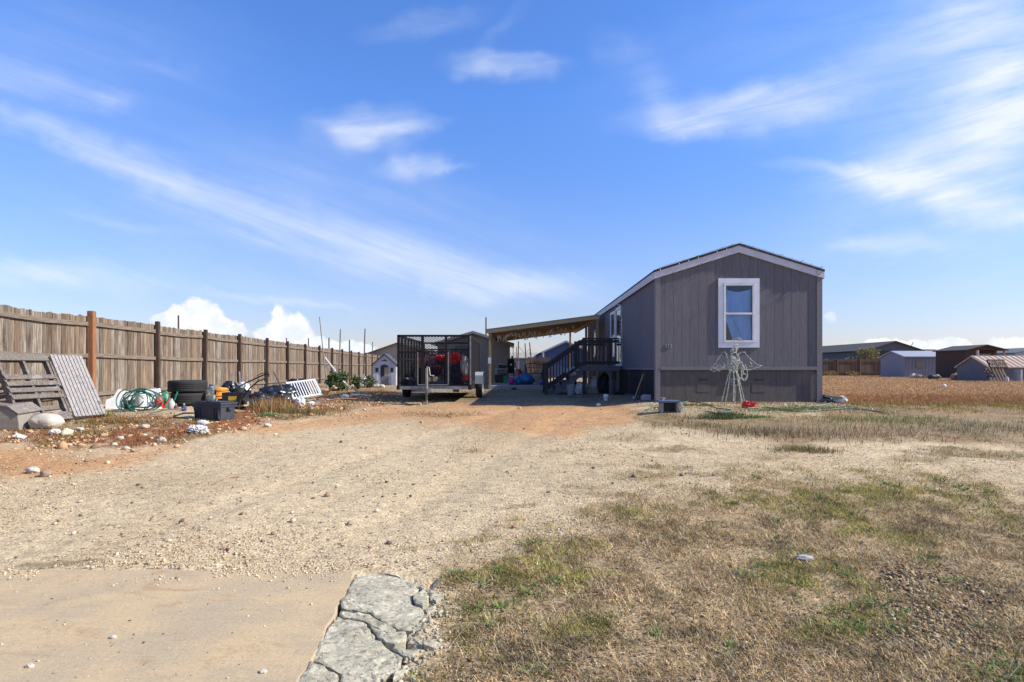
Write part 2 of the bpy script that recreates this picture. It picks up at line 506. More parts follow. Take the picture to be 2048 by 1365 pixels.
shade = noise_n(nt, P0, 2.6, 5, .6)
lum = 1 / SKY_STR
ccol = mixc(nt, mrange(nt, shade, .35, .68), [x * lum * CLOUD for x in (.80, .86, .95)], [x * lum * CLOUD for x in (1.0, 1.0, 1.0)])
wcol = [x * lum * CLOUD for x in (.86, .91, 1.0)]
out = mixc(nt, cir, tint, wcol)
out = mixc(nt, cmask, out, ccol)
nt.links.new(out, bg.inputs['Color'])

# ================================================================== ground
def polyd(poly, px, py):
    """signed distance to a polygon, inside positive"""
    P = np.array(poly, float); n = len(P)
    d = np.full(px.shape, 1e9); ins = np.zeros(px.shape, bool)
    for i in range(n):
        a, b = P[i], P[(i + 1) % n]
        e = b - a; L = max((e * e).sum(), 1e-9)
        t = np.clip(((px - a[0]) * e[0] + (py - a[1]) * e[1]) / L, 0, 1)
        d = np.minimum(d, np.hypot(px - a[0] - t * e[0], py - a[1] - t * e[1]))
        c = ((a[1] > py) != (b[1] > py))
        with np.errstate(divide='ignore', invalid='ignore'):
            xi = a[0] + (py - a[1]) * e[0] / (e[1] if abs(e[1]) > 1e-9 else 1e-9)
        ins ^= c & (px < xi)
    return np.where(ins, d, -d)


LAWN = [(760, 1400), (800, 1340), (850, 1290), (880, 1240), (880, 1180), (930, 1130), (990, 1092), (1110, 1056), (1200, 1028), (1290, 996), (1350, 988), (1430, 966), (1560, 968), (1610, 938), (1760, 940), (1950, 950), (2060, 966), (4000, 1010), (6000, 3000), (760, 3000)]
VERGE = [(1262, 836), (1330, 823), (1420, 827), (1500, 838), (1600, 826), (1660, 806), (1700, 800), (5000, 795), (5000, 915), (2048, 893), (1850, 886), (1700, 887), (1620, 904), (1560, 890), (1480, 877), (1400, 866), (1290, 852)]
WEED = [(-3000, 850), (0, 846), (140, 838), (300, 826), (380, 838), (470, 828), (520, 800), (640, 786), (760, 780), (830, 792), (800, 806), (700, 822), (600, 836), (520, 850), (430, 870), (340, 888), (200, 886), (0, 884), (-3000, 900)]
ORANGE_A = [(-3000, 892), (0, 880), (340, 886), (300, 918), (200, 944), (90, 966), (-3000, 1010)]
ORANGE_B = [(470, 858), (540, 846), (640, 832), (720, 816), (830, 808), (1320, 806), (1290, 830), (1250, 852), (1110, 872), (980, 862), (900, 848), (780, 840), (640, 858), (500, 874), (420, 872)]
TUFTS = [(1480, 824, 120, 9, .55), (1610, 832, 120, 8, .5), (1400, 815, 60, 6, .5), (1690, 812, 90, 9, .75), (1560, 845, 90, 8, .5), (1240, 870, 60, 7, .35), (1130, 905, 60, 5, .3), (930, 905, 70, 5, .25), (1400, 905, 50, 6, .35), (1190, 940, 70, 6, .35), (1330, 897, 70, 9, .8), (1285, 962, 90, 7, .6), (1370, 945, 70, 6, .5), (1180, 985, 60, 7, .4), (1230, 1003, 80, 8, .7), (1040, 1030, 60, 7, .4), (1975, 912, 120, 13, .9), (1900, 925, 60, 8, .6), (105, 1135, 105, 9, .9), (20, 1138, 40, 5, .6),
         (1020, 1075, 40, 6, .5), (950, 1100, 60, 7, .5), (820, 1110, 50, 5, .35), (290, 938, 40, 5, .35), (800, 800, 70, 9, .7), (880, 830, 90, 5, .5), (930, 790, 40, 6, .6), (700, 790, 60, 6, .6), (1330, 830, 60, 8, .6), (1560, 815, 120, 9, .6), (1740, 820, 140, 14, .7), (1650, 905, 60, 8, .5), (1570, 915, 50, 6, .4), (1480, 935, 60, 5, .45), (1420, 955, 60, 5, .5)]


GREENS = [(1290, 1040, 150, 32), (1480, 1092, 120, 22), (1640, 950, 160, 16), (1720, 1045, 60, 30), (1820, 990, 200, 25), (1960, 1030, 90, 22), (1130, 1062, 80, 18), (1040, 1110, 70, 14), (1760, 832, 170, 14), (1950, 862, 120, 10), (1000, 1180, 90, 18), (1900, 1085, 60, 16), (1560, 1240, 40, 14), (1220, 1260, 60, 14)]


def zones(x, y):
    x = np.asarray(x, float); y = np.asarray(y, float)
    wx = x + .5 * (fbm(x * .9, y * .9, 21, 4) - .5) * np.clip(y / 5, .5, 2)
    wy = y + 1.3 * (fbm(x * .7, y * .7, 31, 4) - .5) * np.clip(y / 5, .3, 2.5)
    d = np.maximum(wy, .6)
    px = CX + F * wx / d; py = HY + F * (EYE - H(x, y)) / d
    z = {}
    n1 = fbm(x * 2.1, y * 1.5, 41, 4); n2 = fbm(x * 6, y * 5, 51, 3)
    ld = polyd(LAWN, px, py); lawn = sstep(-40, 70, ld + 190 * (n1 - .52) * np.clip(1.25 - ld / 170, .22, 1) + 80 * (n2 - .5))
    verge = sstep(-7, 12, polyd(VERGE, px, py) + 26 * (n1 - .5))
    tuft = np.zeros_like(px)
    for cx, cy, rx, ry, s in TUFTS:
        q = 1 - np.hypot((px - cx) / rx, (py - cy) / ry)
        tuft = np.maximum(tuft, s * sstep(-.25, .4, q + 1.1 * (n2 - .5)))
    front = sstep(.5, 2.0, y)
    z['lawn'] = lawn; z['verge'] = verge * front; z['tuft'] = tuft * front
    z['weed'] = sstep(-5, 9, polyd(WEED, px, py) + 14 * (n1 - .5)) * front * sstep(.40, .56, n1 * .6 + n2 * .4 + .04)
    z['rubble'] = sstep(-6, 8, polyd(WEED, px, py) + 16 * (n1 - .5)) * front
    z['orange'] = np.maximum(sstep(-12, 30, polyd(ORANGE_A, px, py) + 30 * (n1 - .5)), sstep(-6, 12, polyd(ORANGE_B, px, py) + 16 * (n1 - .5)) * .9) * front
    z['field'] = sstep(6.0, 8.0, x + 2 * (n1 - .5)) * sstep(11.5, 14.0, y + 2.5 * (n1 - .5))
    z['far'] = sstep(17, 24, y + 4 * (n1 - .5))
    z['dark'] = sstep(.0, .6, 1 - np.hypot((px - 1890) / 260, (py - 1240) / 110) + 1.0 * (n1 - .5) + .5 * (n2 - .5)) * lawn
    gr = np.zeros_like(px)
    for gx_, gy_, grx, gry in GREENS: gr = np.maximum(gr, np.exp(-((px - gx_) / grx) ** 2 - ((py - gy_) / gry) ** 2))
    z['green'] = gr
    z['n1'] = n1; z['n2'] = n2; z['px'] = px; z['py'] = py
    return z


def ground():
    rows = np.concatenate([[-400, -60, -12, -2, .4], 1.1 * (60 / 1.1) ** (np.arange(560) / 559.0), 60 * (6000 / 60) ** (np.arange(1, 46) / 45.0)])
    uc = np.concatenate([-np.array([40, 12, 5, 3, 2, 1.5, 1.2]), np.linspace(-1.02, 1.02, 640), [1.2, 1.5, 2, 3, 5, 12, 40]])
    Yg, Ug = np.meshgrid(rows, uc, indexing='ij')
    Xg = Ug * (np.maximum(Yg, 0) + 3)
    x, y = Xg.ravel(), Yg.ravel()
    z = H(x, y)
    Z = zones(x, y)
    soft = np.clip(y / 3, 0, 1)
    z += soft * .016 * (fbm(x * 5, y * 5, 61, 3) - .5) + .03 * Z['rubble'] * (fbm(x * 7, y * 7, 71, 3) - .3) + .012 * np.maximum(Z['lawn'], Z['verge']) * (fbm(x * 14, y * 14, 77, 2) - .5)
    # wheel ruts in the drive
    cx = .055 * y + np.interp(y, [2, 6, 14, 20], [-2.6, -1.7, .3, .8])
    for off in (-.8, .8):
        z -= .018 * np.exp(-((x - cx - off) / .22) ** 2) * sstep(3.5, 5, y) * (1 - sstep(14, 19, y))
    RUT = np.zeros_like(x)
    for off in (-.8, .8): RUT = np.maximum(RUT, np.exp(-((x - cx - off) / .26) ** 2) * sstep(3.5, 5, y) * (1 - sstep(14, 19, y)))
    # nothing pokes through the slabs
    edge_y = 3.50 - .16 * sstep(.42, .62, fbm(x * 1.6, y * 1.6, 191, 4)) - .05 * (Z['n2'] - .5)
    z -= .05 * (sstep(-.72, -.80, x) * sstep(edge_y + .03, edge_y - .03, y)) * sstep(-9, -8, x) + .03 * ((x > -1.0) & (x < -.45) & (y < 3.4) & (y > 1))
    col = np.empty((len(x), 3))
    n1, n2 = Z['n1'][:, None], Z['n2'][:, None]
    big = fbm(x * .35, y * .35, 81, 4)[:, None]
    col[:] = np.array((.535, .41, .245)) * (1 + .30 * (big - .5) + .16 * (n1 - .5))
    tan = np.array((.44, .325, .18))
    col += (tan - col) * sstep(.5, .75, fbm(x * .6 + 3, y * .35, 85, 3))[:, None] * .6

    def lay(m, c, jit=.3):
        nonlocal col
        col += (np.array(c) * (.97, .93, .82) * (1 + jit * (n2 - .5) + jit * (n1 - .5)) - col) * m[:, None]
    lay(RUT * .45 * sstep(.35, .6, fbm(x * 1.1, y * .5, 211, 3)), (.62, .475, .30), .2)
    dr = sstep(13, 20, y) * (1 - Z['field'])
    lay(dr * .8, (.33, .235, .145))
    lay(sstep(13.2, 14.6, y + .8 * (Z['n1'] - .5)) * sstep(-2.2, -.9, x) * sstep(24, 21, y) * sstep(3.9, 3.4, x) * .85, (.17, .125, .09))  # home's shadow deepened by darker colour painted into the ground
    lay(Z['orange'] * .88, (.48, .26, .125))
    lay(Z['rubble'] * .7, (.40, .27, .17), .5)
    lay(Z['weed'] * .9, (.20, .075, .03), .7)
    lay(sstep(.45, .6, fbm(x * 1.7, y * 1.2, 91, 3)) * Z['rubble'] * .35, (.16, .13, .05), .6)
    lay(Z['lawn'] * .85, (.34, .25, .145), .6)
    lay(Z['dark'] * .75, (.17, .125, .085), .7)
    lay(Z['verge'] * .8, (.24, .165, .095), .6)
    lay(Z['tuft'] * .65, (.20, .16, .085), .6)
    fcol = .5 + .5 * np.sin(y * .55 + 4 * (Z['n1'] - .5))
    lay(Z['field'] * .95, (.42, .24, .115), .4)
    lay(Z['field'] * .6 * fcol * sstep(17, 22, y), (.56, .36, .18), .3)
    lay(Z['field'] * .7 * sstep(19.5, 15.5, y), (.30, .155, .075), .5)
    lay(sstep(60, 75, y), (.20, .16, .09), .3)
    ii = np.arange(len(x)).reshape(Yg.shape)
    q = np.stack([ii[:-1, :-1], ii[:-1, 1:], ii[1:, 1:], ii[1:, :-1]], -1).reshape(-1, 4)
    m, nt, b = newmat('ground_soil')
    at_ = nd(nt, 'ShaderNodeAttribute', attribute_name='Col')
    tcg = nd(nt, 'ShaderNodeTexCoord'); vec = tcg.outputs['Object']

    def vor(scale, out='Color', feat='F1'):
        v = nd(nt, 'ShaderNodeTexVoronoi', feature=feat); v.inputs['Scale'].default_value = scale
        nt.links.new(vec, v.inputs['Vector']); return v.outputs[out]
    sp = nd(nt, 'ShaderNodeSeparateColor'); nt.links.new(vor(46), sp.inputs[0])
    sp2 = nd(nt, 'ShaderNodeSeparateColor'); nt.links.new(vor(110), sp2.inputs[0])
    f = mth(nt, 'ADD', mrange(nt, sp.outputs[0], 0, 1, .80, 1.17, False), mrange(nt, sp2.outputs[1], 0, 1, -.16, .16, False))
    f = mth(nt, 'MULTIPLY', f, mrange(nt, noise_n(nt, vec, 9, 7, .65), .25, .75, .72, 1.25, False))
    dk = mrange(nt, sp.outputs[1], .955, .985, 1, .35)
    f = mth(nt, 'MULTIPLY', f, dk)
    sc_ = nd(nt, 'ShaderNodeVectorMath', operation='SCALE'); nt.links.new(at_.outputs['Color'], sc_.inputs[0]); nt.links.new(f, sc_.inputs['Scale'])
    nt.links.new(sc_.outputs[0], b.inputs['Base Color']); b.inputs['Roughness'].default_value = .95; b.inputs['Specular IOR Level'].default_value = .15
    h = mth(nt, 'ADD', mth(nt, 'MULTIPLY', vor(46, 'Distance'), -.8), mth(nt, 'MULTIPLY', noise_n(nt, vec, 60, 5, .7), 1.0))
    h = mth(nt, 'ADD', h, mth(nt, 'MULTIPLY', noise_n(nt, vec, 14, 4), 1.4))
    bp = nd(nt, 'ShaderNodeBump'); bp.inputs['Strength'].default_value = .55; bp.inputs['Distance'].default_value = .018
    nt.links.new(h, bp.inputs['Height']); nt.links.new(bp.outputs[0], b.inputs['Normal'])
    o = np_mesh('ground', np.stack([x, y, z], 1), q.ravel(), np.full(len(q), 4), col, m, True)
    return tag(o, kind='structure')


GROUND = ground()

# ---- loose stones and blades
ICO = None


def ico():
    bm = bmesh.new(); bmesh.ops.create_icosphere(bm, subdivisions=1, radius=1)
    v = np.array([p.co[:] for p in bm.verts]); bm.faces.ensure_lookup_table()
    f = np.array([[q.index for q in p.verts] for p in bm.faces]); bm.free(); return v, f


def stones(name, x, y, size, cols, mat, sink=.3):
    global ICO
    if ICO is None: ICO = ico()
    tv, tf = ICO; n = len(x)
    th = RNG.uniform(0, 6.283, n)
    sc_ = size[:, None] * np.stack([RNG.uniform(.7, 1.35, n), RNG.uniform(.6, 1.1, n), RNG.uniform(.4, .8, n)], 1)
    p = tv[None] * (1 + RNG.uniform(-.42, .30, (n, len(tv), 1))) * sc_[:, None, :]
    c, s = np.cos(th)[:, None], np.sin(th)[:, None]
    q = np.stack([p[..., 0] * c - p[..., 1] * s, p[..., 0] * s + p[..., 1] * c, p[..., 2] + RNG.uniform(-.3, .3, (n, 1)) * p[..., 0]], -1)
    q += np.stack([x, y, H(x, y) + sc_[:, 2] * (1 - 2 * sink) + .004], 1)[:, None, :]
    fl = (tf[None] + (np.arange(n) * len(tv))[:, None, None]).reshape(-1)
    return tag(np_mesh(name, q.reshape(-1, 3), fl, np.full(n * len(tf), 3), np.repeat(cols, len(tv), 0), mat), kind='stuff')


def blades(name, x, y, L, w, lean, az, cols, mat, curl=.5):
    """bent leaf blades: two quads' worth of strip each"""
    n = len(x)
    d = np.stack([np.cos(az), np.sin(az), np.zeros(n)], 1); sd_ = np.stack([-np.sin(az), np.cos(az), np.zeros(n)], 1)
    tw = RNG.uniform(-.8, .8, n)[:, None]; sd_ = sd_ * np.cos(tw) + d * np.sin(tw)
    up = np.array((0, 0, 1.0))
    b = np.stack([x, y, H(x, y) + .002], 1)
    a1 = lean; a2 = np.minimum(lean + curl * RNG.uniform(.2, 1.2, n), 1.62)
    m = b + (L * .5)[:, None] * (d * np.sin(a1)[:, None] + up * np.cos(a1)[:, None])
    t = m + (L * .5)[:, None] * (d * np.sin(a2)[:, None] + up * np.cos(a2)[:, None])
    hw = (w * .5)[:, None]
    v = np.stack([b - sd_ * hw, b + sd_ * hw, m + sd_ * hw * .8, m - sd_ * hw * .8, t], 1)
    base = (np.arange(n) * 5)[:, None]
    fl = np.concatenate([base + np.array([[0, 1, 2, 3]]), base + np.array([[3, 2, 4]])], 1).ravel()
    return tag(np_mesh(name, v.reshape(-1, 3), fl, np.tile([4, 3], n), np.repeat(cols, 5, 0), mat), kind='stuff')


def scat(n, y0, y1, u0=-.98, u1=.98, pw=1.0):
    """ground points whose density falls with distance"""
    t = RNG.uniform(0, 1, n) ** pw
    y = y0 * (y1 / y0) ** t
    return RNG.uniform(u0, u1, n) * y, y


def pal(n, opts, jit=.18):
    w = np.array([o[0] for o in opts], float); w /= w.sum()
    c = np.array([o[1] for o in opts])[RNG.choice(len(opts), n, p=w)]
    return c * (.99, .955, .87) * RNG.uniform(1 - jit, 1 + jit, (n, 1)) * RNG.uniform(.95, 1.05, (n, 3))


STONE_COL = colmat('loose_stone', .95); GRASS_COL = colmat('grass_blade', .8, trans=.22)


def offslab(x, y):
    return ~((x < -.42) & (x > -9) & (y < 3.53))


def scatter():
    # gravel on the drive
    x, y = scat(190000, 2.4, 17)
    Z = zones(x, y)
    keep = offslab(x, y) & (RNG.uniform(0, 1, len(x)) < np.clip(.9 - .93 * Z['lawn'] - .8 * Z['verge'] - .6 * Z['orange'] - .5 * Z['field'], 0, 1) * np.clip(.15 + 3.2 * (fbm(x * .9, y * .6, 101, 4) - .40), .07, 1)) & (x < 4.5 + .3 * y) & ~((x > 3.4) & (y > 14))
    rc = .055 * y + np.interp(y, [2, 6, 14, 20], [-2.6, -1.7, .3, .8]); rut = np.maximum(np.exp(-((x - rc - .8) / .28) ** 2), np.exp(-((x - rc + .8) / .28) ** 2)) * sstep(3.5, 5, y)
    keep &= RNG.uniform(0, 1, len(x)) > .75 * rut
    x, y = x[keep], y[keep]; n = len(x)
    s = .66 * (RNG.gamma(1.6, .0017, n) + .0020 + .00034 * y) * (.7 + .7 * fbm(x * 1.3, y, 181, 3))
    stones('gravel', x, y, s, pal(n, [(5, (.58, .465, .32)), (4, (.48, .37, .24)), (2, (.68, .60, .47)), (.45, (.22, .18, .14)), (.7, (.42, .29, .19))]), STONE_COL)
    x, y = scat(520, 3.7, 15, -.9, .35); Z = zones(x, y); k = offslab(x, y) & (Z['lawn'] < .2) & (Z['rubble'] < .3); x, y = x[k], y[k]; n = len(x)
    stones('dark_stones', x, y, RNG.gamma(1.6, .0045, n) + .005, pal(n, [(3, (.15, .12, .10)), (2, (.28, .21, .15)), (2, (.60, .52, .40)), (1, (.34, .19, .11))]), STONE_COL)
    x = RNG.uniform(3.0, 8.0, 5200); y = RNG.uniform(11.8, 14.0, 5200)
    stones('yard_gravel', x, y, RNG.gamma(1.5, .0038, 5200) + .004, pal(5200, [(4, (.56, .46, .33)), (2, (.66, .58, .46)), (2, (.40, .28, .18)), (1, (.22, .17, .12))]), STONE_COL)
    # coarser rubble by the fence
    x, y = scat(16000, 7.3, 20, -.98, -.1)
    Z = zones(x, y)
    keep = RNG.uniform(0, 1, len(x)) < (Z['rubble'] * (.2 + .8 * sstep(.42, .62, fbm(x * 1.3, y, 161, 3))) + Z['orange'] * .05)
    x, y = x[keep], y[keep]; n = len(x)
    stones('rubble', x, y, RNG.gamma(1.4, .009, n) + .006, pal(n, [(5, (.50, .33, .20)), (3, (.54, .41, .28)), (.6, (.66, .58, .47)), (3, (.46, .24, .125)), (1, (.22, .14, .09))]), STONE_COL)
    # a few grit bits on the slab
    x = RNG.uniform(-4, -1.05, 700); y = RNG.uniform(2.2, 3.45, 700)
    o = stones('grit', x, y, RNG.gamma(1.1, .0014, 700) + .001, pal(700, [(2, (.5, .42, .32)), (2, (.16, .13, .11)), (1, (.62, .58, .5))]), STONE_COL)
    me = o.data; co = np.empty(len(me.vertices) * 3, np.float32); me.vertices.foreach_get('co', co); co = co.reshape(-1, 3)
    nv = len(ICO[0]); co[:, 2] += np.repeat(SLAB_Z - H(x, y), nv); me.vertices.foreach_set('co', co.ravel()); me.update()
    # lawn
    DRY = [(5, (.50, .385, .225)), (4, (.37, .275, .16)), (2.2, (.66, .55, .38)), (3, (.13, .10, .065)), (1.5, (.48, .29, .12))]
    GRN = [(3, (.27, .27, .07)), (2.6, (.36, .31, .08)), (1.2, (.13, .21, .05)), (2.4, (.44, .35, .13))]
    x, y = scat(520000, 2.1, 15, -.25, .98, .85)
    Z = zones(x, y)
    cov = np.maximum(Z['lawn'], np.maximum(Z['verge'] * .75 * sstep(.32, .6, fbm(x * 1.4, y * 1.0, 177, 3)), Z['tuft']))
    keep = offslab(x, y) & (RNG.uniform(0, 1, len(x)) < cov ** 1.3 * np.clip(.24 + 2.6 * (fbm(x * 5.5, y * 4.4, 111, 3) - .36), .04, 1)) & ~((y > 14) & (x < 7.6))
    x, y = x[keep], y[keep]; n = len(x)
    g = fbm(x * 1.1, y * .9, 121, 4); g2 = fbm(x * 5, y * 4, 131, 3)
    mid = np.exp(-((y - 6.2) / 2.0) ** 2)
    Zk = {q: v[keep] for q, v in Z.items()}
    green = RNG.uniform(0, 1, n) < np.clip(2.6 * (g - .55) + 1.8 * (g2 - .52) + .12 * mid + .62 * Zk['green'] + .12, .04, .9) * (1 - .6 * Zk['dark'])
    vg = (Zk['verge'] > Zk['lawn'])[:, None]
    VRG = [(4, (.33, .215, .12)), (3, (.23, .14, .075)), (1.3, (.45, .35, .23)), (2, (.15, .12, .05)), (2, (.36, .17, .075))]
    cols = np.where(green[:, None], pal(n, GRN), np.where(vg, pal(n, VRG), pal(n, DRY)))
    cols = cols * np.clip(.62 + 1.5 * (fbm(x * 9, y * 7, 137, 3) - .25), .55, 1.5)[:, None]
    L = RNG.gamma(2.6, .0062, n) + .010 + .0020 * y; L *= np.where(vg[:, 0], .35 + 1.35 * np.clip(fbm(x * 1.6, y * 1.1, 171, 3) - .3, 0, 1), 1); L *= np.where(green, 1.0, 1.05)
    wd = RNG.uniform(.0016, .0034, n) + .00042 * y
    lean = np.where(green, RNG.uniform(.25, 1.2, n), RNG.uniform(.45, 1.56, n))
    blades('grass', x, y, L, wd, lean, RNG.uniform(0, 6.283, n), cols, GRASS_COL)
    xx, yy_ = scat(70000, 2.1, 9, -.25, .98); ZZ = zones(xx, yy_); k = offslab(xx, yy_) & (RNG.uniform(0, 1, len(xx)) < np.clip(ZZ['lawn'] * .6 + ZZ['dark'] * .4, 0, 1))
    xx, yy_ = xx[k], yy_[k]; m_ = len(xx)
    stones('ground_litter', xx, yy_, np.minimum(RNG.gamma(1.5, .0014, m_) + .0012 + .0002 * yy_, .007) * (1 + 1.1 * ZZ['dark'][k]), pal(m_, [(4, (.46, .34, .20)), (3, (.32, .22, .12)), (.8, (.60, .50, .36)), (3, (.13, .09, .06))]), STONE_COL, .15)
    # long straw stalks lying about
    x, y = scat(1300, 2.2, 7, -.2, .95); Z = zones(x, y); k = offslab(x, y) & (RNG.uniform(0, 1, len(x)) < Z['lawn'])
    x, y = x[k], y[k]; n = len(x)
    blades('straw', x, y, RNG.uniform(.10, .28, n), RNG.uniform(.002, .0035, n), RNG.uniform(1.25, 1.5, n), RNG.uniform(0, 6.283, n), pal(n, [(3, (.50, .42, .30)), (2, (.36, .28, .19))]), GRASS_COL, .15)
    # broad leaved weeds in rosettes
    cx, cy = scat(240, 2.3, 9, -.1, .95); Z = zones(cx, cy); g = fbm(cx * 1.1, cy * .9, 121, 4)
    k = (Z['lawn'] > .5) & offslab(cx, cy) & (RNG.uniform(0, 1, len(cx)) < np.clip(3 * (g - .42), .12, 1)); cx, cy = cx[k], cy[k]
    m = 26; n = len(cx) * m
    rr = RNG.gamma(2, .022, n); aa = RNG.uniform(0, 6.283, n)
    x = np.repeat(cx, m) + rr * np.cos(aa); y = np.repeat(cy, m) + rr * np.sin(aa)
    blades('weeds', x, y, RNG.uniform(.025, .055, n), RNG.uniform(.008, .016, n), RNG.uniform(.5, 1.3, n), aa + RNG.normal(0, .6, n), pal(n, [(3, (.10, .19, .05)), (2, (.15, .24, .07)), (1, (.24, .27, .10))]), GRASS_COL)
    # field beyond the house, dry brown with a green fringe
    x, y = scat(130000, 11.5, 60, .42, 1.0, 1.25)
    Z = zones(x, y); k = (RNG.uniform(0, 1, len(x)) < Z['field'] * .9) & (x > 7.7) ; x, y = x[k], y[k]; n = len(x)
    red = sstep(19, 15, y + 2 * (fbm(x * .7, y * .7, 141, 3) - .5)); fr = sstep(14.2, 12.6, y + 1.5 * (fbm(x * .5, y * .5, 143, 3) - .5))
    c1 = pal(n, [(4, (.42, .265, .145)), (3, (.50, .335, .195)), (1.4, (.30, .175, .10))]); c2 = pal(n, [(3, (.36, .18, .085)), (2, (.44, .25, .13)), (1, (.24, .15, .07))]); c3 = pal(n, [(3, (.19, .22, .045)), (2, (.28, .26, .07)), (1, (.30, .19, .10))])
    r = RNG.uniform(0, 1, n)[:, None]
    cols = np.where(r < red[:, None], c2, c1); cols = np.where(RNG.uniform(0, 1, (n, 1)) < fr[:, None], c3, cols)
    L = RNG.uniform(.03, .075, n) * (1 + .9 * red * (1 - fr)) + .0008 * y
    blades('field_grass', x, y, L, .004 + .0006 * y, RNG.uniform(.3, 1.4, n), RNG.uniform(0, 6.283, n), cols, GRASS_COL)
    # weeds among the rubble, scrubby grass behind
    x, y = scat(70000, 7.5, 40, -.98, .02, 1.0)
    Z = zones(x, y); bk = sstep(16, 20, y) * .35 * sstep(.45, .6, fbm(x * .5, y * .4, 151, 3))
    k = (RNG.uniform(0, 1, len(x)) < np.maximum(np.maximum(Z['weed'] * .8, Z['tuft']), bk)) & ~((np.abs(x + .2) < 4) & (y > 22)); x, y = x[k], y[k]; n = len(x)
    gz = fbm(x * 1.7, y * 1.2, 91, 3)
    c1 = pal(n, [(4, (.30, .095, .035)), (3, (.19, .07, .03)), (2, (.34, .17, .06)), (1, (.10, .09, .03))]); c2 = pal(n, [(3, (.16, .16, .045)), (3, (.25, .20, .07)), (1, (.08, .12, .03))])
    cols = np.where((RNG.uniform(0, 1, n) < np.clip(sstep(.5, .62, gz) + bk[k] * 3, 0, .95))[:, None], c2, c1)
    blades('ground_weeds', x, y, RNG.uniform(.04, .12, n), .004 + .0005 * y, RNG.uniform(.3, 1.3, n), RNG.uniform(0, 6.283, n), cols, GRASS_COL)


SLAB_Z = -.420
scatter()

# ---- concrete apron and the broken patch beside it
def slab_mat(name, c1, c2, c3, rough_b=1.0):
    m, nt, b = newmat(name)
    tcg = nd(nt, 'ShaderNodeTexCoord'); vec = tcg.outputs['Object']
    mp = nd(nt, 'ShaderNodeMapping'); nt.links.new(vec, mp.inputs[0]); mp.inputs['Scale'].default_value = (1, 1.6, 1); mp.inputs['Rotation'].default_value = (0, 0, R(20))
    col = mixc(nt, mrange(nt, noise_n(nt, mp.outputs[0], 2.2, 9, .68), .38, .62), c1, c2)
    col = mixc(nt, mrange(nt, noise_n(nt, mp.outputs[0], 3.4, 8, .72, .8), .54, .70, 0, .75), col, c3)
    k = mrange(nt, noise_n(nt, vec, 60, 6, .75), .25, .75, .78, 1.2, False)
    br = nd(nt, 'ShaderNodeMapping'); nt.links.new(vec, br.inputs[0]); br.inputs['Scale'].default_value = (3, 70, 1); br.inputs['Rotation'].default_value = (0, 0, R(-8))
    k = mth(nt, 'MULTIPLY', k, mrange(nt, noise_n(nt, br.outputs[0], 1.0, 5, .7), .3, .7, .95, 1.04, False))
    k = mth(nt, 'MULTIPLY', k, mrange(nt, noise_n(nt, vec, 11, 8, .75), .62, .74, 1, .70))
    k = mth(nt, 'MULTIPLY', k, mrange(nt, noise_n(nt, vec, 400, 2, .6), .25, .75, .86, 1.12, False))
    if rough_b > 1.5:   # pitted, with pale aggregate showing
        vo = nd(nt, 'ShaderNodeTexVoronoi'); vo.inputs['Scale'].default_value = 75; nt.links.new(vec, vo.inputs['Vector'])
        sv = nd(nt, 'ShaderNodeSeparateColor'); nt.links.new(vo.outputs['Color'], sv.inputs[0])
        k = mth(nt, 'MULTIPLY', k, mrange(nt, sv.outputs[0], .80, .90, 1, .62)); k = mth(nt, 'MULTIPLY', k, mrange(nt, sv.outputs[1], .80, .92, 1, 1.3))
        k = mth(nt, 'MULTIPLY', k, mrange(nt, noise_n(nt, vec, 26, 6, .7), .3, .7, .72, 1.2, False))
    s_ = nd(nt, 'ShaderNodeVectorMath', operation='SCALE'); nt.links.new(col, s_.inputs[0]); nt.links.new(k, s_.inputs['Scale'])
    nt.links.new(s_.outputs[0], b.inputs['Base Color']); b.inputs['Roughness'].default_value = .92; b.inputs['Specular IOR Level'].default_value = .2
    bp = nd(nt, 'ShaderNodeBump'); bp.inputs['Strength'].default_value = .35 * rough_b; bp.inputs['Distance'].default_value = .006 * rough_b
    nt.links.new(mth(nt, 'ADD', noise_n(nt, vec, 160, 4, .7), mth(nt, 'MULTIPLY', noise_n(nt, vec, 18, 6, .7), 1.5)), bp.inputs['Height']); nt.links.new(bp.outputs[0], b.inputs['Normal'])
    return m


APRON = slab_mat('sandy_concrete', (.53, .39, .22), (.44, .34, .215), (.40, .255, .135), 1.2)
PATCH = slab_mat('grey_green_concrete', (.54, .485, .345), (.40, .355, .25), (.62, .565, .43), 1.9)
CONC = slab_mat('patio_concrete', (.36, .33, .29), (.30, .28, .25), (.24, .20, .16))


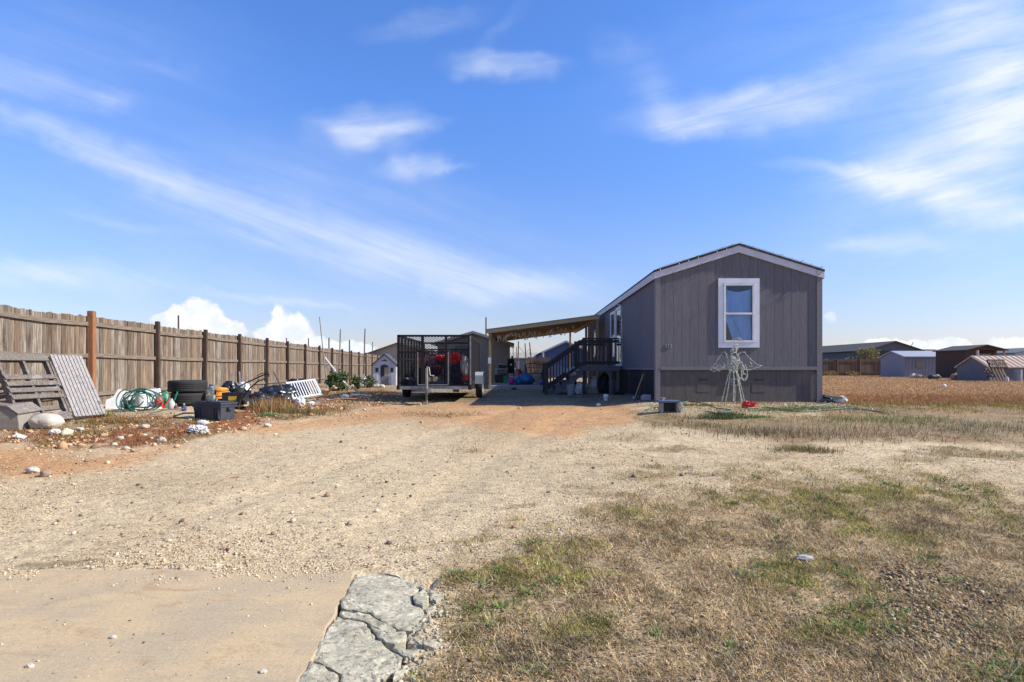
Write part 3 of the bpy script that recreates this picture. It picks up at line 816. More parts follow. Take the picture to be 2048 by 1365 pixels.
def rough_slab(name, pts, top, thick, mat, parent=None, jag=.012, seg=.05, tilt=(0, 0), seed=1, jz=.002):
    """flat slab with a chipped outline (world xy points)"""
    rnd = random.Random(seed); out = []
    for i, a in enumerate(pts):
        b = pts[(i + 1) % len(pts)]; a = V(a).to_2d(); b = V(b).to_2d(); L = (b - a).length; k = max(1, int(L / seg))
        nrm = V((-(b - a).y, (b - a).x)).normalized() if L > 0 else V((0, 0))
        for j in range(k):
            p = a.lerp(b, j / k) + nrm * rnd.uniform(-jag, jag)
            out.append(p)
    c = sum(out, V((0, 0))) / len(out)
    m = MB()
    zt = lambda p: top + (p.x - c.x) * tilt[0] + (p.y - c.y) * tilt[1] + rnd.uniform(-jz, jz)
    T = [V((p.x, p.y, zt(p))) for p in out]
    inn = [p.to_2d() for p in T]; inn = [V((p.x + (c.x - p.x) / max((c - p).length, .02) * .012, p.y + (c.y - p.y) / max((c - p).length, .02) * .012, T[i].z + .004)) for i, p in enumerate(inn)]
    B = [V((p.x, p.y, top - thick)) for p in out]; n = len(out)
    m.mesh(T + inn + B, [(i, (i + 1) % n, n + (i + 1) % n, n + i) for i in range(n)] + [tuple(range(n, 2 * n))] + [(2 * n + i, 2 * n + (i + 1) % n, (i + 1) % n, i) for i in range(n)])
    return m.build(name, mat, parent)


def g2(px, py, z):
    d = (EYE - z) * F / (py - HY); return ((px - CX) / F * d, d)


edge = [g2(*p, SLAB_Z) for p in [(709, 1146), (706, 1168), (691, 1196), (678, 1214), (673, 1228), (657, 1252), (645, 1290), (619, 1335), (594, 1372), (566, 1420)]]
ap = rough_slab('concrete_apron', [(-9, 3.49), (-1.02, 3.50)] + edge + [(-.9, -3), (-9, -3)], SLAB_Z, .14, APRON, jag=.006, seg=.06, seed=3, jz=0)
tag(ap, kind='structure')
cp = thing('broken_concrete', 'cracked grey concrete spill in pieces along the edge of the sandy slab', 'concrete', on(-.62, 2.9))
PZ = -.424
pieces = [
    [(712, 1160), (745, 1153), (812, 1160), (838, 1176), (826, 1186), (822, 1206), (848, 1214), (852, 1222), (848, 1250), (836, 1256), (800, 1254), (762, 1240), (740, 1226), (684, 1222), (681, 1216), (694, 1190)],
    [(682, 1226), (738, 1230), (768, 1244), (792, 1255), (778, 1264), (742, 1252), (732, 1246), (690, 1240), (678, 1232)],
    [(770, 1150), (800, 1154), (850, 1172), (852, 1180), (828, 1174), (796, 1158)],
    [(826, 1190), (848, 1178), (858, 1192), (858, 1204), (846, 1212), (830, 1206)],
    [(736, 1254), (780, 1268), (812, 1258), (812, 1280), (790, 1288), (770, 1286)],
    [(660, 1256), (676, 1240), (688, 1244), (728, 1250), (764, 1288), (806, 1310), (798, 1330), (766, 1352), (700, 1348), (640, 1330), (626, 1324), (640, 1290)],
    [(620, 1328), (676, 1347), (676, 1400), (560, 1420), (600, 1356)],
    [(682, 1350), (762, 1357), (745, 1400), (682, 1400)],
    [(818, 1264), (840, 1275), (842, 1284), (816, 1282)],
    [(844, 1280), (876, 1276), (884, 1284), (868, 1290), (846, 1288)],
    [(782, 1292), (806, 1290), (836, 1298), (826, 1310), (806, 1306)],
    [(788, 1340), (806, 1328), (820, 1330), (808, 1344), (786, 1356)],
    [(858, 1176), (878, 1178), (886, 1192), (872, 1204), (860, 1196)],
    [(852, 1214), (872, 1208), (870, 1218), (854, 1222)],
]
for i, p in enumerate(pieces):
    z = PZ + random.uniform(-.008, .008)
    o = rough_slab('slab_piece', [g2(a, b, z) for a, b in p], z, .07, PATCH, jag=.004, seg=.025, tilt=(random.uniform(-.09, -.04), random.uniform(-.03, .03)), seed=40 + i)
    q = bmesh.new(); q.from_mesh(o.data)
    big = max(q.faces, key=lambda f: f.calc_area())
    nf = bmesh.ops.triangulate(q, faces=[big])['faces']
    es = {e for f in nf for e in f.edges if e.calc_length() > .03 and all(g in nf for g in e.link_faces)}
    bmesh.ops.subdivide_edges(q, edges=list(es), cuts=3, use_grid_fill=True)
    for v in q.verts:
        if v.co.z > z - .03:
            v.co.z += .011 * mnoise.noise(v.co * 9) + .007 * mnoise.noise(v.co * 31) + (-.012 if i >= 8 else 0)
            v.co.x += .004 * mnoise.noise(v.co * 40 + V((3, 0, 0))); v.co.y += .004 * mnoise.noise(v.co * 40 + V((0, 7, 0)))
    q.to_mesh(o.data); q.free()
    o.data.transform(cp.matrix_basis.inverted()); o.parent = cp
n = 420; t_ = RNG.uniform(0, 1, n); bx = np.array([g2(px_, py_, PZ)[0] for px_, py_ in ((720, 1150), (850, 1168), (884, 1200), (868, 1235), (850, 1262), (884, 1288), (836, 1310), (815, 1350), (760, 1400))]); by = np.array([g2(px_, py_, PZ)[1] for px_, py_ in ((720, 1150), (850, 1168), (884, 1200), (868, 1235), (850, 1262), (884, 1288), (836, 1310), (815, 1350), (760, 1400))])
s_ = np.linspace(0, 1, len(bx))
stones('concrete_crumbs', np.interp(t_, s_, bx) + RNG.normal(0, .035, n), np.interp(t_, s_, by) + RNG.normal(0, .035, n), np.minimum(RNG.gamma(1.3, .0030, n) + .002, .016), pal(n, [(3, (.44, .41, .31)), (1, (.36, .33, .27)), (1, (.5, .4, .28))]), STONE_COL)
n = 2600; xs_ = RNG.uniform(-4.2, -1.0, n); ys_ = 3.50 - RNG.gamma(1.0, .07, n)
k_ = fbm(xs_ * 2, ys_ * 2, 201, 3) > .45; xs_, ys_ = xs_[k_], ys_[k_]; n = len(xs_)
o_ = stones('spilled_gravel', xs_, ys_, RNG.gamma(1.5, .0016, n) + .0015, pal(n, [(4, (.56, .45, .31)), (2, (.66, .58, .45)), (.6, (.22, .18, .14))]), STONE_COL)
co_ = np.empty(len(o_.data.vertices) * 3, np.float32); o_.data.vertices.foreach_get('co', co_); co_ = co_.reshape(-1, 3); co_[:, 2] += np.repeat(SLAB_Z + .001 - H(xs_, ys_), len(ICO[0])); o_.data.vertices.foreach_set('co', co_.ravel()); o_.data.update()
pt = MB().lo((-.92, 22.6, -.05), (3.42, 31.2, .12)).build('patio', CONC, bevel=.01); tag(pt, kind='structure')
# ================================================================== manufactured home
def siding(name, c1, c2, dirt, bump=.35):
    return pm(name, c1, c2, 6, .8, bump, 55, (7, 7, .6), c3=dirt, c3t=(.55, .8), c3s=.9, spec=.25, island=.05)


SIDE_GREY = siding('grey_siding', (.158, .146, .158), (.122, .113, .124), (.17, .145, .135))
SKIRT_GREY = siding('skirting_panel', (.122, .106, .10), (.09, .08, .077), (.18, .135, .105))
TRIM_GREY = pm('grey_trim_board', (.205, .19, .195), (.165, .155, .16), 6, .75, .2, 50, (4, 4, 4), spec=.25)
FASCIA = pm('pale_fascia', (.56, .535, .575), (.49, .47, .505), 4, .6, .05, 50)
CASING = pm('white_casing', (.72, .71, .74), (.66, .655, .69), 4, .55, .05, 50)
SHINGLE = pm('dark_shingles', (.055, .052, .055), (.035, .034, .036), 9, .95, .6, 40, (3, 3, 3))
DARK_ROOM = pm('unlit_room', (.02, .022, .028), (.015, .017, .022))
CURTAIN = pm('blue_curtain', (.33, .57, .98), (.26, .48, .92), 3, .9, .25, 9, (3, 3, .8), c3=(.45, .64, .95), c3t=(.5, .75), c3s=4)
BULB = pm('pale_bulb', (.70, .70, .66), (.6, .6, .56), 5, .3)


def glassmat(name, refl=.12, tint=(.6, .75, .9)):
    m, nt, b = newmat(name); nt.nodes.remove(b)
    t = nd(nt, 'ShaderNodeBsdfTransparent'); t.inputs[0].default_value = c4(tint)
    g = nd(nt, 'ShaderNodeBsdfGlossy'); g.inputs['Roughness'].default_value = .03
    fr = nd(nt, 'ShaderNodeFresnel'); fr.inputs[0].default_value = 1.5
    f = mth(nt, 'ADD', fr.outputs[0], refl - .04, clamp=True)
    mx = nd(nt, 'ShaderNodeMixShader'); nt.links.new(f, mx.inputs[0]); nt.links.new(t.outputs[0], mx.inputs[1]); nt.links.new(g.outputs[0], mx.inputs[2])
    nt.links.new(mx.outputs[0], nt.nodes['Material Output'].inputs[0]); return m


GLASS = glassmat('window_glass', .05, (.95, .97, .99))
DARKGLASS = pm('dark_glass', (.02, .03, .05), (.025, .035, .055), 2, .06, spec=1.0)

HW, HL, BELT, HE, HR = 3.95, 14.8, .765, 3.10, 3.72
home = thing('manufactured_home', 'grey single-storey home with white-cased window and 113 on its end wall', 'house', (3.51, 14.1, 0), R(-1.04))


def gh(x):
    return HE + (HR - HE) * (1 - abs(x - HW / 2) / (HW / 2))


def front_strips(m, x0, x1, z0, hole=None, y=0.0, d=.014, step=.203, gap=.0045, top=None):
    xs = []; x = x0
    while x < x1 - .01:
        xs.append((x + gap / 2, min(x + step, x1) - gap / 2)); x += step
    for a, b in xs:
        parts = [(a, b, z0, None)]
        if hole:
            hx0, hx1, hz0, hz1 = hole; new = []
            if a < hx0 < b: new += [(a, hx0, z0, None), (hx0, b, z0, 'h')]
            elif a < hx1 < b: new += [(a, hx1, z0, 'h'), (hx1, b, z0, None)]
            elif a >= hx0 and b <= hx1: new += [(a, b, z0, 'h')]
            else: new = parts
            parts = new
        for p, q, zz, h in parts:
            t = (lambda u: top) if top else gh
            segs = [(zz, None)] if h is None else [(zz, hole[2]), (hole[3], None)]
            for s0, s1 in segs:
                mid = [HW / 2] if s1 is None and p < HW / 2 < q and not top else []
                tops = [(u, y, t(u) if s1 is None else s1) for u in [p] + mid + [q]]
                m.prism([(p, y, s0)] + tops + [(q, y, s0)], (0, -d, 0))


hole = (1.60, 2.37, 1.41, 2.87)
m = MB(); front_strips(m, 0, HW, BELT, hole)
m.lo((-.014, 0.01, .02), (0, .02, 3.0))
# side walls of vertical boards
y = 0
while y < HL - .01:
    m.lo((-.014, y + .0035, BELT), (0, min(y + .203, HL) - .0035, HE + .02)); y += .203
m.lo((HW - .002, 0, .05), (HW + .014, HL, HE + .02))
m.prism([(0, HL, .05), (HW, HL, .05), (HW, HL, HE), (HW / 2, HL, HR), (0, HL, HE)], (0, .02, 0))
m.build('wall', SIDE_GREY, home)
# dark backing inside the boards
m = MB()
for a, b, c, d in ((0, 1.6, .03, 3.1), (2.37, HW, .03, 3.1), (1.6, 2.37, .03, 1.41), (1.6, 2.37, 2.87, 3.1)):
    m.lo((a + .005, .012, c), (b - .005, .03, d))
m.prism([(.02, .012, 3.1), (HW - .02, .012, 3.1), (HW / 2, .012, HR - .02)], (0, .018, 0))
m.lo((.002, .03, .03), (.02, HL, HE)); m.lo((1.55, .5, 1.35), (2.42, .52, 2.92))
m.lo((1.53, .03, 1.35), (1.55, .52, 2.92)); m.lo((2.42, .03, 1.35), (2.44, .52, 2.92)); m.lo((1.53, .03, 1.33), (2.44, .52, 1.35)); m.lo((1.53, .03, 2.92), (2.44, .52, 2.94))
m.build('inner_lining', DARK_ROOM, home)
m = MB(); front_strips(m, .10, HW - .09, -.12, None, 0.022, .014, .31, .006, BELT - .005)
y = .02
while y < HL - .01:
    m.lo((.002, y + .003, -.12), (.014, min(y + .31, HL) - .003, BELT - .008)); y += .31
m.build('skirting', SKIRT_GREY, home)
m = MB()
m.lo((-.03, -.034, -.12), (.09, -.0145, 3.14)); m.lo((-.034, -.014, -.12), (-.0145, .10, 3.12))
m.lo((HW - .10, -.034, -.12), (HW + .03, -.0145, 3.14))
m.lo((.092, -.040, BELT - .006), (HW - .102, -.0145, BELT + .075)); m.lo((-.030, .102, BELT - .004), (-.0145, HL, BELT + .05))
m.build('corner_trim', TRIM_GREY, home)
# roof with rake fascia
m = MB(); ov = .07
for sx in (0, 1):
    e = -ov if sx == 0 else HW + ov
    k = (HR - HE) / (HW / 2)
    ze = HE + .05 - k * ov
    a = V((e, -.075, ze)); r = V((HW / 2, -.075, HR + .05))
    m.prism([a, r, r + V((0, 0, .05)), a + V((0, 0, .05))], (0, HL + .15, 0))
m.build('roof', SHINGLE, home)
m = MB()
for sx in (0, 1):
    e = -ov if sx == 0 else HW + ov
    ze = HE + .048 - k * ov
    a = V((e, -.055, ze)); r = V((HW / 2, -.055, HR + .048))
    m.prism([a, r, r - V((0, 0, .165)), a - V((0, 0, .16))], (0, .04, 0))
m.lo((-ov - .012, -.015, HE - .14), (-ov + .014, HL + .05, HE + .02)); m.lo((HW + ov - .014, -.015, HE - .14), (HW + ov + .012, HL + .05, HE + .02))
m.build('fascia', FASCIA, home)
# end window
win = MB()
for a, b, c, d in ((1.485, 2.475, 2.865, 2.975), (1.485, 2.475, 1.30, 1.415), (1.485, 1.605, 1.417, 2.863), (2.365, 2.475, 1.417, 2.863)):
    win.lo((a, -.036, c), (b, -.0145, d))
win = win.build('window', CASING, home, bevel=.003)
m = MB()
for a, b, c, d in ((1.61, 2.36, 2.80, 2.86), (1.61, 2.36, 1.42, 1.475), (1.61, 1.665, 1.477, 2.798), (2.305, 2.36, 1.477, 2.798), (1.667, 2.303, 2.10, 2.145)):
    m.lo((a, -.048, c), (b, .005, d))
m.build('sash', WHITE_PAINT, win, bevel=.004)
MB().lo((1.66, -.014, 1.47), (2.31, -.010, 2.805)).build('pane', GLASS, win)
m = MB(); nu, nv_ = 34, 30; vs = []
for j in range(nv_ + 1):
    for i in range(nu + 1):
        u, v = i / nu, j / nv_
        sag = .07 * (1 - (2 * u - 1) ** 2)
        zt = 2.735 - sag; z = zt + (1.40 - zt) * v
        lft = 1.655 + (0 if z > 2.12 else (2.12 - z) / .7 * .26)
        x = lft + (2.315 - lft) * u
        fold = .035 * math.sin(9 * u + 5 * v) * (.3 + v) + .05 * math.exp(-((u - .12 - .42 * v) / .05) ** 2) + .012 * mnoise.noise((u * 6, v * 5, 2))
        vs.append((x, .085 - fold * .8, z))
m.mesh(vs, [(j * (nu + 1) + i, j * (nu + 1) + i + 1, (j + 1) * (nu + 1) + i + 1, (j + 1) * (nu + 1) + i) for j in range(nv_) for i in range(nu)])
m.build('curtain', CURTAIN, win, smooth=60)
m = MB().lo((1.68, -.009, 2.12), (1.75, -.004, 2.21)); m.build('sticker', pm('pale_sticker', (.5, .62, .72)), win)
# skirting vents, access hatch and meter box
for x0 in (1.00, 2.33):
    m = MB().lo((x0 - .02, .0035, .22), (x0 + .30, .0075, .56)).build('vent_panel', SKIRT_GREY, home)
    MB().lo((x0 + .02, -.004, .505), (x0 + .26, .003, .535)).build('slot', BLACK_PLASTIC, m)
m = MB().lo((1.77, -.02, .36), (2.00, .006, .56)).build('vent_box', TRIM_GREY, home, bevel=.01)
MB().lo((1.83, -.026, .41), (1.94, -.0205, .51)).build('slot', BLACK_PLASTIC, m)
# house number
NUMM = pm('number_metal', (.42, .42, .42), (.30, .30, .30), 30, .4)
for ch, xo in (('1', .195), ('1', .255), ('3', .315)):
    me = text_mesh(ch, .13, .006); me.materials.append(NUMM)
    num = bpy.data.objects.new('house_number', me); COL.objects.link(num)
    num.parent = home; num.location = (xo, -.022, 1.30); num.rotation_euler = (R(90), 0, 0)


def side_window(name, y0, y1, z0, z1, bar):
    o = MB()
    for a, b, c, d in ((y0, y1, z1 - .10, z1), (y0, y1, z0, z0 + .10), (y0, y0 + .10, z0 + .101, z1 - .101), (y1 - .10, y1, z0 + .101, z1 - .101), (y0 + .102, y1 - .102, bar - .03, bar + .03)):
        o.lo((-.045, a, c), (-.0145, b, d))
    o = o.build(name, WHITE_PAINT, home, bevel=.004)
    MB().lo((-.026, y0 + .09, z0 + .09), (-.017, y1 - .09, z1 - .09)).build('pane', DARKGLASS, o)
    return o


side_window('door', 4.75, 5.95, .86, 2.86, 1.75); side_window('window', 6.15, 7.15, 1.2, 2.82, 1.9)
side_window('window', 11.2, 12.2, 1.3, 2.5, 1.9)

# bulbs clipped along the roof edge
sl = thing('roof_light_string', 'string of small pale bulbs clipped along the gable roof edge of the grey home', 'string lights', home.location, R(-1.04))
wire = MB(); pts = []
for sgn in (-1, 1):
    L = HW / 2 + ov
    for i in range(9):
        t = (i + .6) / 9; x = HW / 2 + sgn * t * L; z = gh(min(max(x, 0), HW)) + .115 - (0 if 0 <= x <= HW else k * ov)
        pts.append((x, z))
pts.sort()
wire.tube([V((x + random.uniform(-.01, .01), -.085, z + random.uniform(-.012, .004))) for x, z in pts], .004, 4)
for x, z in pts:
    MB().cyl((x, -.088, z - .01), (x, -.088, z + .04), .011, .008, 6).build('bulb', BULB, sl)
    if random.random() < .3: MB().cyl((x + .05, -.09, z - .02), (x + .06, -.092, z - .06), .010, .006, 6).build('bulb', BULB, sl)
for x in (.30, .62, .95, 1.25, 1.52, 1.78, 2.02, 2.95, 3.45, 3.93):  # light clips added as long rods to cast shadow streaks on the wall
    MB().cyl((x, -.07, gh(x) + .112), (x, -.20, gh(x) + .118), .009, .007, 6).build('clip', BULB, sl)
wire.tube([(HW - .12, -.08, HE + .10), (HW - .13, -.09, HE - .02), (HW - .08, -.09, HE - .06), (HW - .02, -.08, HE + .02)], .004, 4)
wire.build('wire', BLACK_PLASTIC, sl)

# string of lights wound round the door
sl = thing('door_light_string', 'coloured light string hanging round the glazed door beside the railing', 'string lights', home.location, R(-1.04))
m = MB(); p = []
for i in range(40):
    t = i / 39; yy_ = 4.70 + .03 * math.sin(9 * t); zz = 2.95 - 2.0 * t if t < .8 else 1.35
    if t < .25: yy_, zz = 6.0 - 5.2 * t, 2.93 + .05 * math.sin(20 * t)
    else: zz = 2.93 - (t - .25) * 2.4; yy_ = 4.70 + .05 * math.sin(14 * t)
    p.append(V((-.07, yy_, zz)))
    if i % 2: MB().blob((-.085, yy_, zz - .015), .022, 0, sub=1).build('bulb', BULB, sl)
m.tube(p, .010, 5).build('wire', BLACK_PLASTIC, sl)

# ================================================================== carport
CP0, CP1, CL, CR_ = 22.75, 31.0, -.93, 3.42
cpz = lambda x: 2.31 + (x - CL) * (2.88 - 2.31) / (CR_ - CL)
carp = thing('carport', 'open lean-to carport of new lumber with slanted roof against the grey home', 'carport', (1.3, CP0, 0))


def W_(m, name, mat, **kw):
    return m.build(name, mat, carp, world=True, **kw)


for (x, yv) in ((CL + .06, CP0 + .06), (CL + .06, 26.8), (CL + .06, 30.6), (3.36, CP0 + .10), (3.36, 26.3), (3.10, 30.9)):
    zt = cpz(x) - .12 if yv < 30.8 else 2.72
    W_(MB().lo((x - .045, yv - .045, Hf(x, yv) - .05), (x + .045, yv + .045, zt)), 'post', LUMBER_V, bevel=.004)
for yv in (CP0 - .02, CP1):
    a = V((CL - .08, yv, cpz(CL - .08) - .09)); b = V((CR_, yv, cpz(CR_) - .09))
    W_(MB().bar(a + V((0, 0, .02)), b + V((0, 0, .02)), .04, .14), 'fascia_board', LUMBER, bevel=.003)
W_(MB().lo((CL + .015, CP0 + .003, cpz(CL) - .12), (CL + .105, CP1 - .03, cpz(CL) - .02)), 'beam', LUMBER)
W_(MB().lo((3.31, CP0 + .003, cpz(3.36) - .2), (3.41, CP1 - .03, cpz(3.31) - .025)), 'beam', LUMBER)
yv = CP0 + .55
while yv < CP1 - .2:
    W_(MB().bar((CL - .06, yv, cpz(CL - .06) - .045), (CR_ - .02, yv, cpz(CR_) - .045), .04, .09), 'rafter', LUMBER); yv += .76
rf = MB(); x = CL - .10
while x < CR_ - .02:
    x2 = min(x + .24, CR_)
    rf.prism([(x + .002, CP0 - .06, cpz(x) + .008), (x2 - .002, CP0 - .06, cpz(x2) + .008), (x2 - .002, CP0 - .06, cpz(x2) + .022), (x + .002, CP0 - .06, cpz(x) + .022)], (0, CP1 - CP0 + .1, 0)); x = x2
W_(rf, 'roof_deck', pm('roof_deck_wood', (.76, .50, .22), (.66, .41, .16), 5, .8, .2, 30, (9, .8, 9), island=.12))
W_(MB().prism([(CL - .12, CP0 - .07, cpz(CL - .12) + .026), (CR_ + .03, CP0 - .07, cpz(CR_ + .03) + .026), (CR_ + .03, CP0 - .07, cpz(CR_ + .03) + .034), (CL - .12, CP0 - .07, cpz(CL - .12) + .034)], (0, CP1 - CP0 + .12, 0)), 'roof_sheet', GREY_STEEL)
# hanging icicle lights
ic = thing('icicle_lights', 'white icicle light strands drooping under the slanted carport roof', 'string lights', (1.2, 24, 2.4))
wi = MB(); ICB = pm('icicle_bulb', (.95, .95, .92), (.9, .9, .88), 5, .4)
for row, yv in enumerate((23.6, 25.0, 26.6)):
    line = []
    for i in range(46):
        t = i / 45; x = CL + .3 + t * 3.2
        z = cpz(x) - .17 - .05 * abs(math.sin(t * 16 + row)) - random.uniform(0, .05)
        line.append(V((x, yv, z)))
        if random.random() < .4:
            dz = random.uniform(.04, .22)
            wi.tube([(x, yv, z), (x + .01, yv, z - dz)], .002, 3)
            st_ = MB()
            for q in range(3): st_.blob((x + random.uniform(-.03, .03), yv, z - .03 - .06 * q * (.3 + dz * 4)), (.028, .028, .032), .1, seed=i + q, sub=1)
            st_.build('icicle', ICB, ic, world=True)
    wi.tube(line, .003, 4)
wi.build('wire', WHITE_PLASTIC, ic, world=True)
nt_ = MB().lo((CL - .01, CP0 - .012, .98), (CL + .11, CP0 + .012, 1.22)).build('paper_notice', WHITE_PLASTIC)
tag(setloc(nt_, (CL + .05, CP0 - .012, 1.1)), 'small white paper notice pinned to the front carport post', 'notice')

# ================================================================== entrance deck with stairs
DX0, DX1, DY0, DY1, DZ = 2.27, 3.47, 18.64, 21.3, .885
dk = thing('entrance_deck', 'dark-railed entrance landing with grey stairs down the left side of the home', 'deck', (2.8, DY0, 0))


def D_(m, name, mat, par=None, **kw):
    return m.build(name, mat, dk, world=True, **kw)


fl = MB(); y = DY0
while y < DY1 - .01:
    fl.lo((DX0 + .01, y + .003, DZ - .035), (DX1, y + .137, DZ)); y += .14
D_(fl, 'platform', GREY_PAINT)
D_(MB().lo((DX0, DY0 - .042, DZ - .17), (DX1, DY0 - .002, DZ - .005)).lo((DX0 - .03, DY0 + .0, DZ - .17), (DX0 + .008, DY1, DZ - .037)), 'fascia_board', GREY_PAINT)
for x, yv in ((DX0 + .05, DY0 + .05), (DX1 - .06, DY0 + .05), (DX0 + .05, DY1 - .06), (DX1 - .30, DY0 + .06)):
    top = DZ - .172 if x > DX0 + .2 else DZ + .90
    D_(MB().lo((x - .045, yv - .046, Hf(x, yv) - .05), (x + .045, yv + .044, top)), 'post', GREY_PAINT if x > 2.5 else DARK_STAIN, bevel=.004)


def railing(p0, p1, hgt, mat, slope=False):
    p0, p1 = V(p0), V(p1)
    D_(MB().bar(p0 + V((0, 0, hgt)), p1 + V((0, 0, hgt)), .10, .045), 'handrail', mat, bevel=.005)
    D_(MB().bar(p0 + V((0, 0, hgt - .085)), p1 + V((0, 0, hgt - .085)), .04, .09), 'rail', mat)
    D_(MB().bar(p0 + V((0, 0, .10)), p1 + V((0, 0, .10)), .04, .09), 'rail', mat)
    n = int((p1 - p0).length / .115)
    for i in range(1, n):
        q = p0.lerp(p1, i / n)
        D_(MB().lo((q.x - .017, q.y - .038 - .017, q.z + .03), (q.x + .017, q.y - .038 + .017, q.z + hgt - .03)), 'baluster', mat)


railing((DX0 + .06, DY0 + .06, DZ), (DX1 - .02, DY0 + .06, DZ), .87, DARK_STAIN)
railing((DX0 + .06, DY1 - .06, DZ), (DX1 - .02, DY1 - .06, DZ), .87, DARK_STAIN)
D_(MB().lo((DX1 - .36, DY0 + .02, DZ), (DX1 - .27, DY0 + .11, DZ + .85)), 'post', DARK_STAIN)
SX0 = 1.10; gz = Hf(SX0, DY0) - .02; nst = 5; run = (DX0 - SX0 - .02) / nst
for sy in (DY0 + .02, DY0 + 1.15):
    st = MB()
    prof = [(DX0 - .005, 0, DZ - .20), (DX0 - .005, 0, DZ - .52)] + [(SX0 + .35, 0, gz), (SX0 + .05, 0, gz)]
    pr = []
    for i in range(nst):
        x = SX0 + .05 + i * run; z = gz + (i + 1) * (DZ - gz) / (nst + 1)
        pr += [(x, 0, z - .035), (x + run, 0, z - .035)]
    poly = pr + [(DX0 - .005, 0, DZ - .36), (DX0 - .25, 0, DZ - .50), (SX0 + .40, 0, gz)]
    # one saw-tooth board: a strip per tread keeps every face convex
    for i in range(nst):
        x = SX0 + .05 + i * run; z = gz + (i + 1) * (DZ - gz) / (nst + 1) - .037
        lo0 = max(gz, gz + (x - SX0 - .38) * (DZ - gz) / (DX0 - SX0)); lo1 = max(gz, gz + (x + run - SX0 - .38) * (DZ - gz) / (DX0 - SX0))
        st.prism([(x, sy, lo0), (x + run, sy, lo1), (x + run, sy, z), (x, sy, z)], (0, .04, 0))
    D_(st, 'stringer', GREY_PAINT)
for i in range(nst):
    x = SX0 + .03 + i * run; z = gz + (i + 1) * (DZ - gz) / (nst + 1)
    D_(MB().lo((x - .02, DY0 - .01, z - .036), (x + run + .01, DY0 + 1.2, z)), 'tread', GREY_PAINT, bevel=.004)
for sy in (DY0 + .0, DY0 + 1.22):
    D_(MB().lo((SX0 - .05, sy - .045, gz - .03), (SX0 + .05, sy + .045, gz + .96)), 'newel_post', DARK_STAIN, bevel=.006)
    D_(MB().blob((SX0, sy, gz + 1.0), (.06, .06, .055), .05, sub=2), 'newel_cap', DARK_STAIN)
    railing((SX0 + .03, sy + .04, gz + .10), (DX0 + .05, sy + .04, DZ), .87 - .0, DARK_STAIN)
# garland wound round the rails
gl = thing('garland', 'dark tinsel garland wound along the landing rail and stair rail', 'garland', (2.2, DY0, 1.7))
g = MB(); path = [V((SX0, DY0 + .03, gz + .99)), V((DX0 + .05, DY0 + .05, DZ + .89)), V((DX1 - .05, DY0 + .05, DZ + .88))]
for a, b in zip(path, path[1:]):
    L = (b - a).length; n = int(L / .012)
    for i in range(n):
        p = a.lerp(b, i / n) + V((0, -.03, -.012 + .02 * math.sin(i * .25)))
        d = V((random.gauss(0, 1), random.gauss(0, 1), random.gauss(0, 1))).normalized() * random.uniform(.04, .075)
        s_ = V((random.uniform(-.006, .006), 0, .006))
        g.mesh([p - s_, p + s_, p + d], [(0, 1, 2)])
g.build('tinsel', pm('dark_tinsel', (.03, .04, .03), (.08, .075, .07), 20, .6), gl, world=True, recalc=False)
# ================================================================== fence along the left boundary
fx = lambda y: -8.28 - .0638 * y
fn = V((1, .0638, 0)).normalized(); fd = V((-.0638, 1, 0)).normalized()
fen = thing('wood_fence', 'long weathered board fence with dark posts along the left boundary', 'fence', on(fx(14), 14))
ys = [12.37 + 2.6 * k for k in range(-3, 17)]
for i, yv in enumerate(ys):
    p = V((fx(yv), yv, 0)); top = 1.98 + (.05 if i in (3, 4) else 0) + random.uniform(-.02, .02)
    lean = V((random.uniform(-.02, .02), random.uniform(-.03, .03), 0))
    b = p + fn * .10
    wd = .12 if i == 3 else .095
    MB().bar(V((b.x, b.y, -.15)), V((b.x, b.y, top)) + lean, wd, wd, up=fd).build('post', WOOD_POST_RED if i == 3 else WOOD_POST, fen, world=True, bevel=.006)
    if i == len(ys) - 1: break
    q = V((fx(ys[i + 1]), ys[i + 1], 0)); L = (q - p).length
    sag = random.uniform(0, .05); tilt = random.uniform(-.03, .03)
    pk = MB(); n = 20; w = L / n
    for j in range(n):
        c = p + fd * (j + .5) * w; t = (j + .5) / n
        bow = math.sin(t * math.pi) * random.uniform(.0, .03)
        h = 1.925 - sag * math.sin(t * math.pi) + random.uniform(-.014, .014) + tilt * (t - .5)
        off = fn * (random.uniform(-.006, .006))
        ww = w - random.uniform(.002, .010)
        a, bb = fd * ww / 2, fn * .016
        c = c + off
        base = [c - a, c + a, c + a + bb, c - a + bb]
        ear = .006
        ux = V((0, 0, 1))
        tl_ = random.uniform(-.012, .012); prof = [c - a + ux * -.1, c + a + ux * -.1, c + a + ux * (h - ear + tl_), c + a * .75 + ux * (h + tl_), c - a * .75 + ux * (h - tl_), c - a + ux * (h - ear - tl_)]
        pk.prism(prof, bb)
    pk.build('picket_panel', WOOD_OLD, fen, world=True)
    for zr in (1.74, 1.07, .25):
        a = p + fd * .05 + fn * .045 + V((0, 0, zr + random.uniform(-.02, .02))); b_ = q - fd * .05 + fn * .045 + V((0, 0, zr + random.uniform(-.02, .02)))
        mid = a.lerp(b_, .5) - V((0, 0, sag * .7))
        MB().bar(a, mid, .04, .085).bar(mid, b_, .04, .085).build('rail', WOOD_RAIL, fen, world=True)

P0x = lambda px, dd: (px - CX) / F * dd
# posts standing behind it
def pole(label, x, y, top, r=.035, lean=(0, 0), mat=None, name='metal_post', grp='thin posts and poles along the fence', cat='post', base=None):
    b = on(x, y, -.05) if base is None else V(base)
    o = MB().tube([b, V((x + lean[0], y + lean[1], top))], [r, r * .8], 7).build(name, mat or RUST_STEEL)
    setloc(o, b); return tag(o, label, cat, grp)


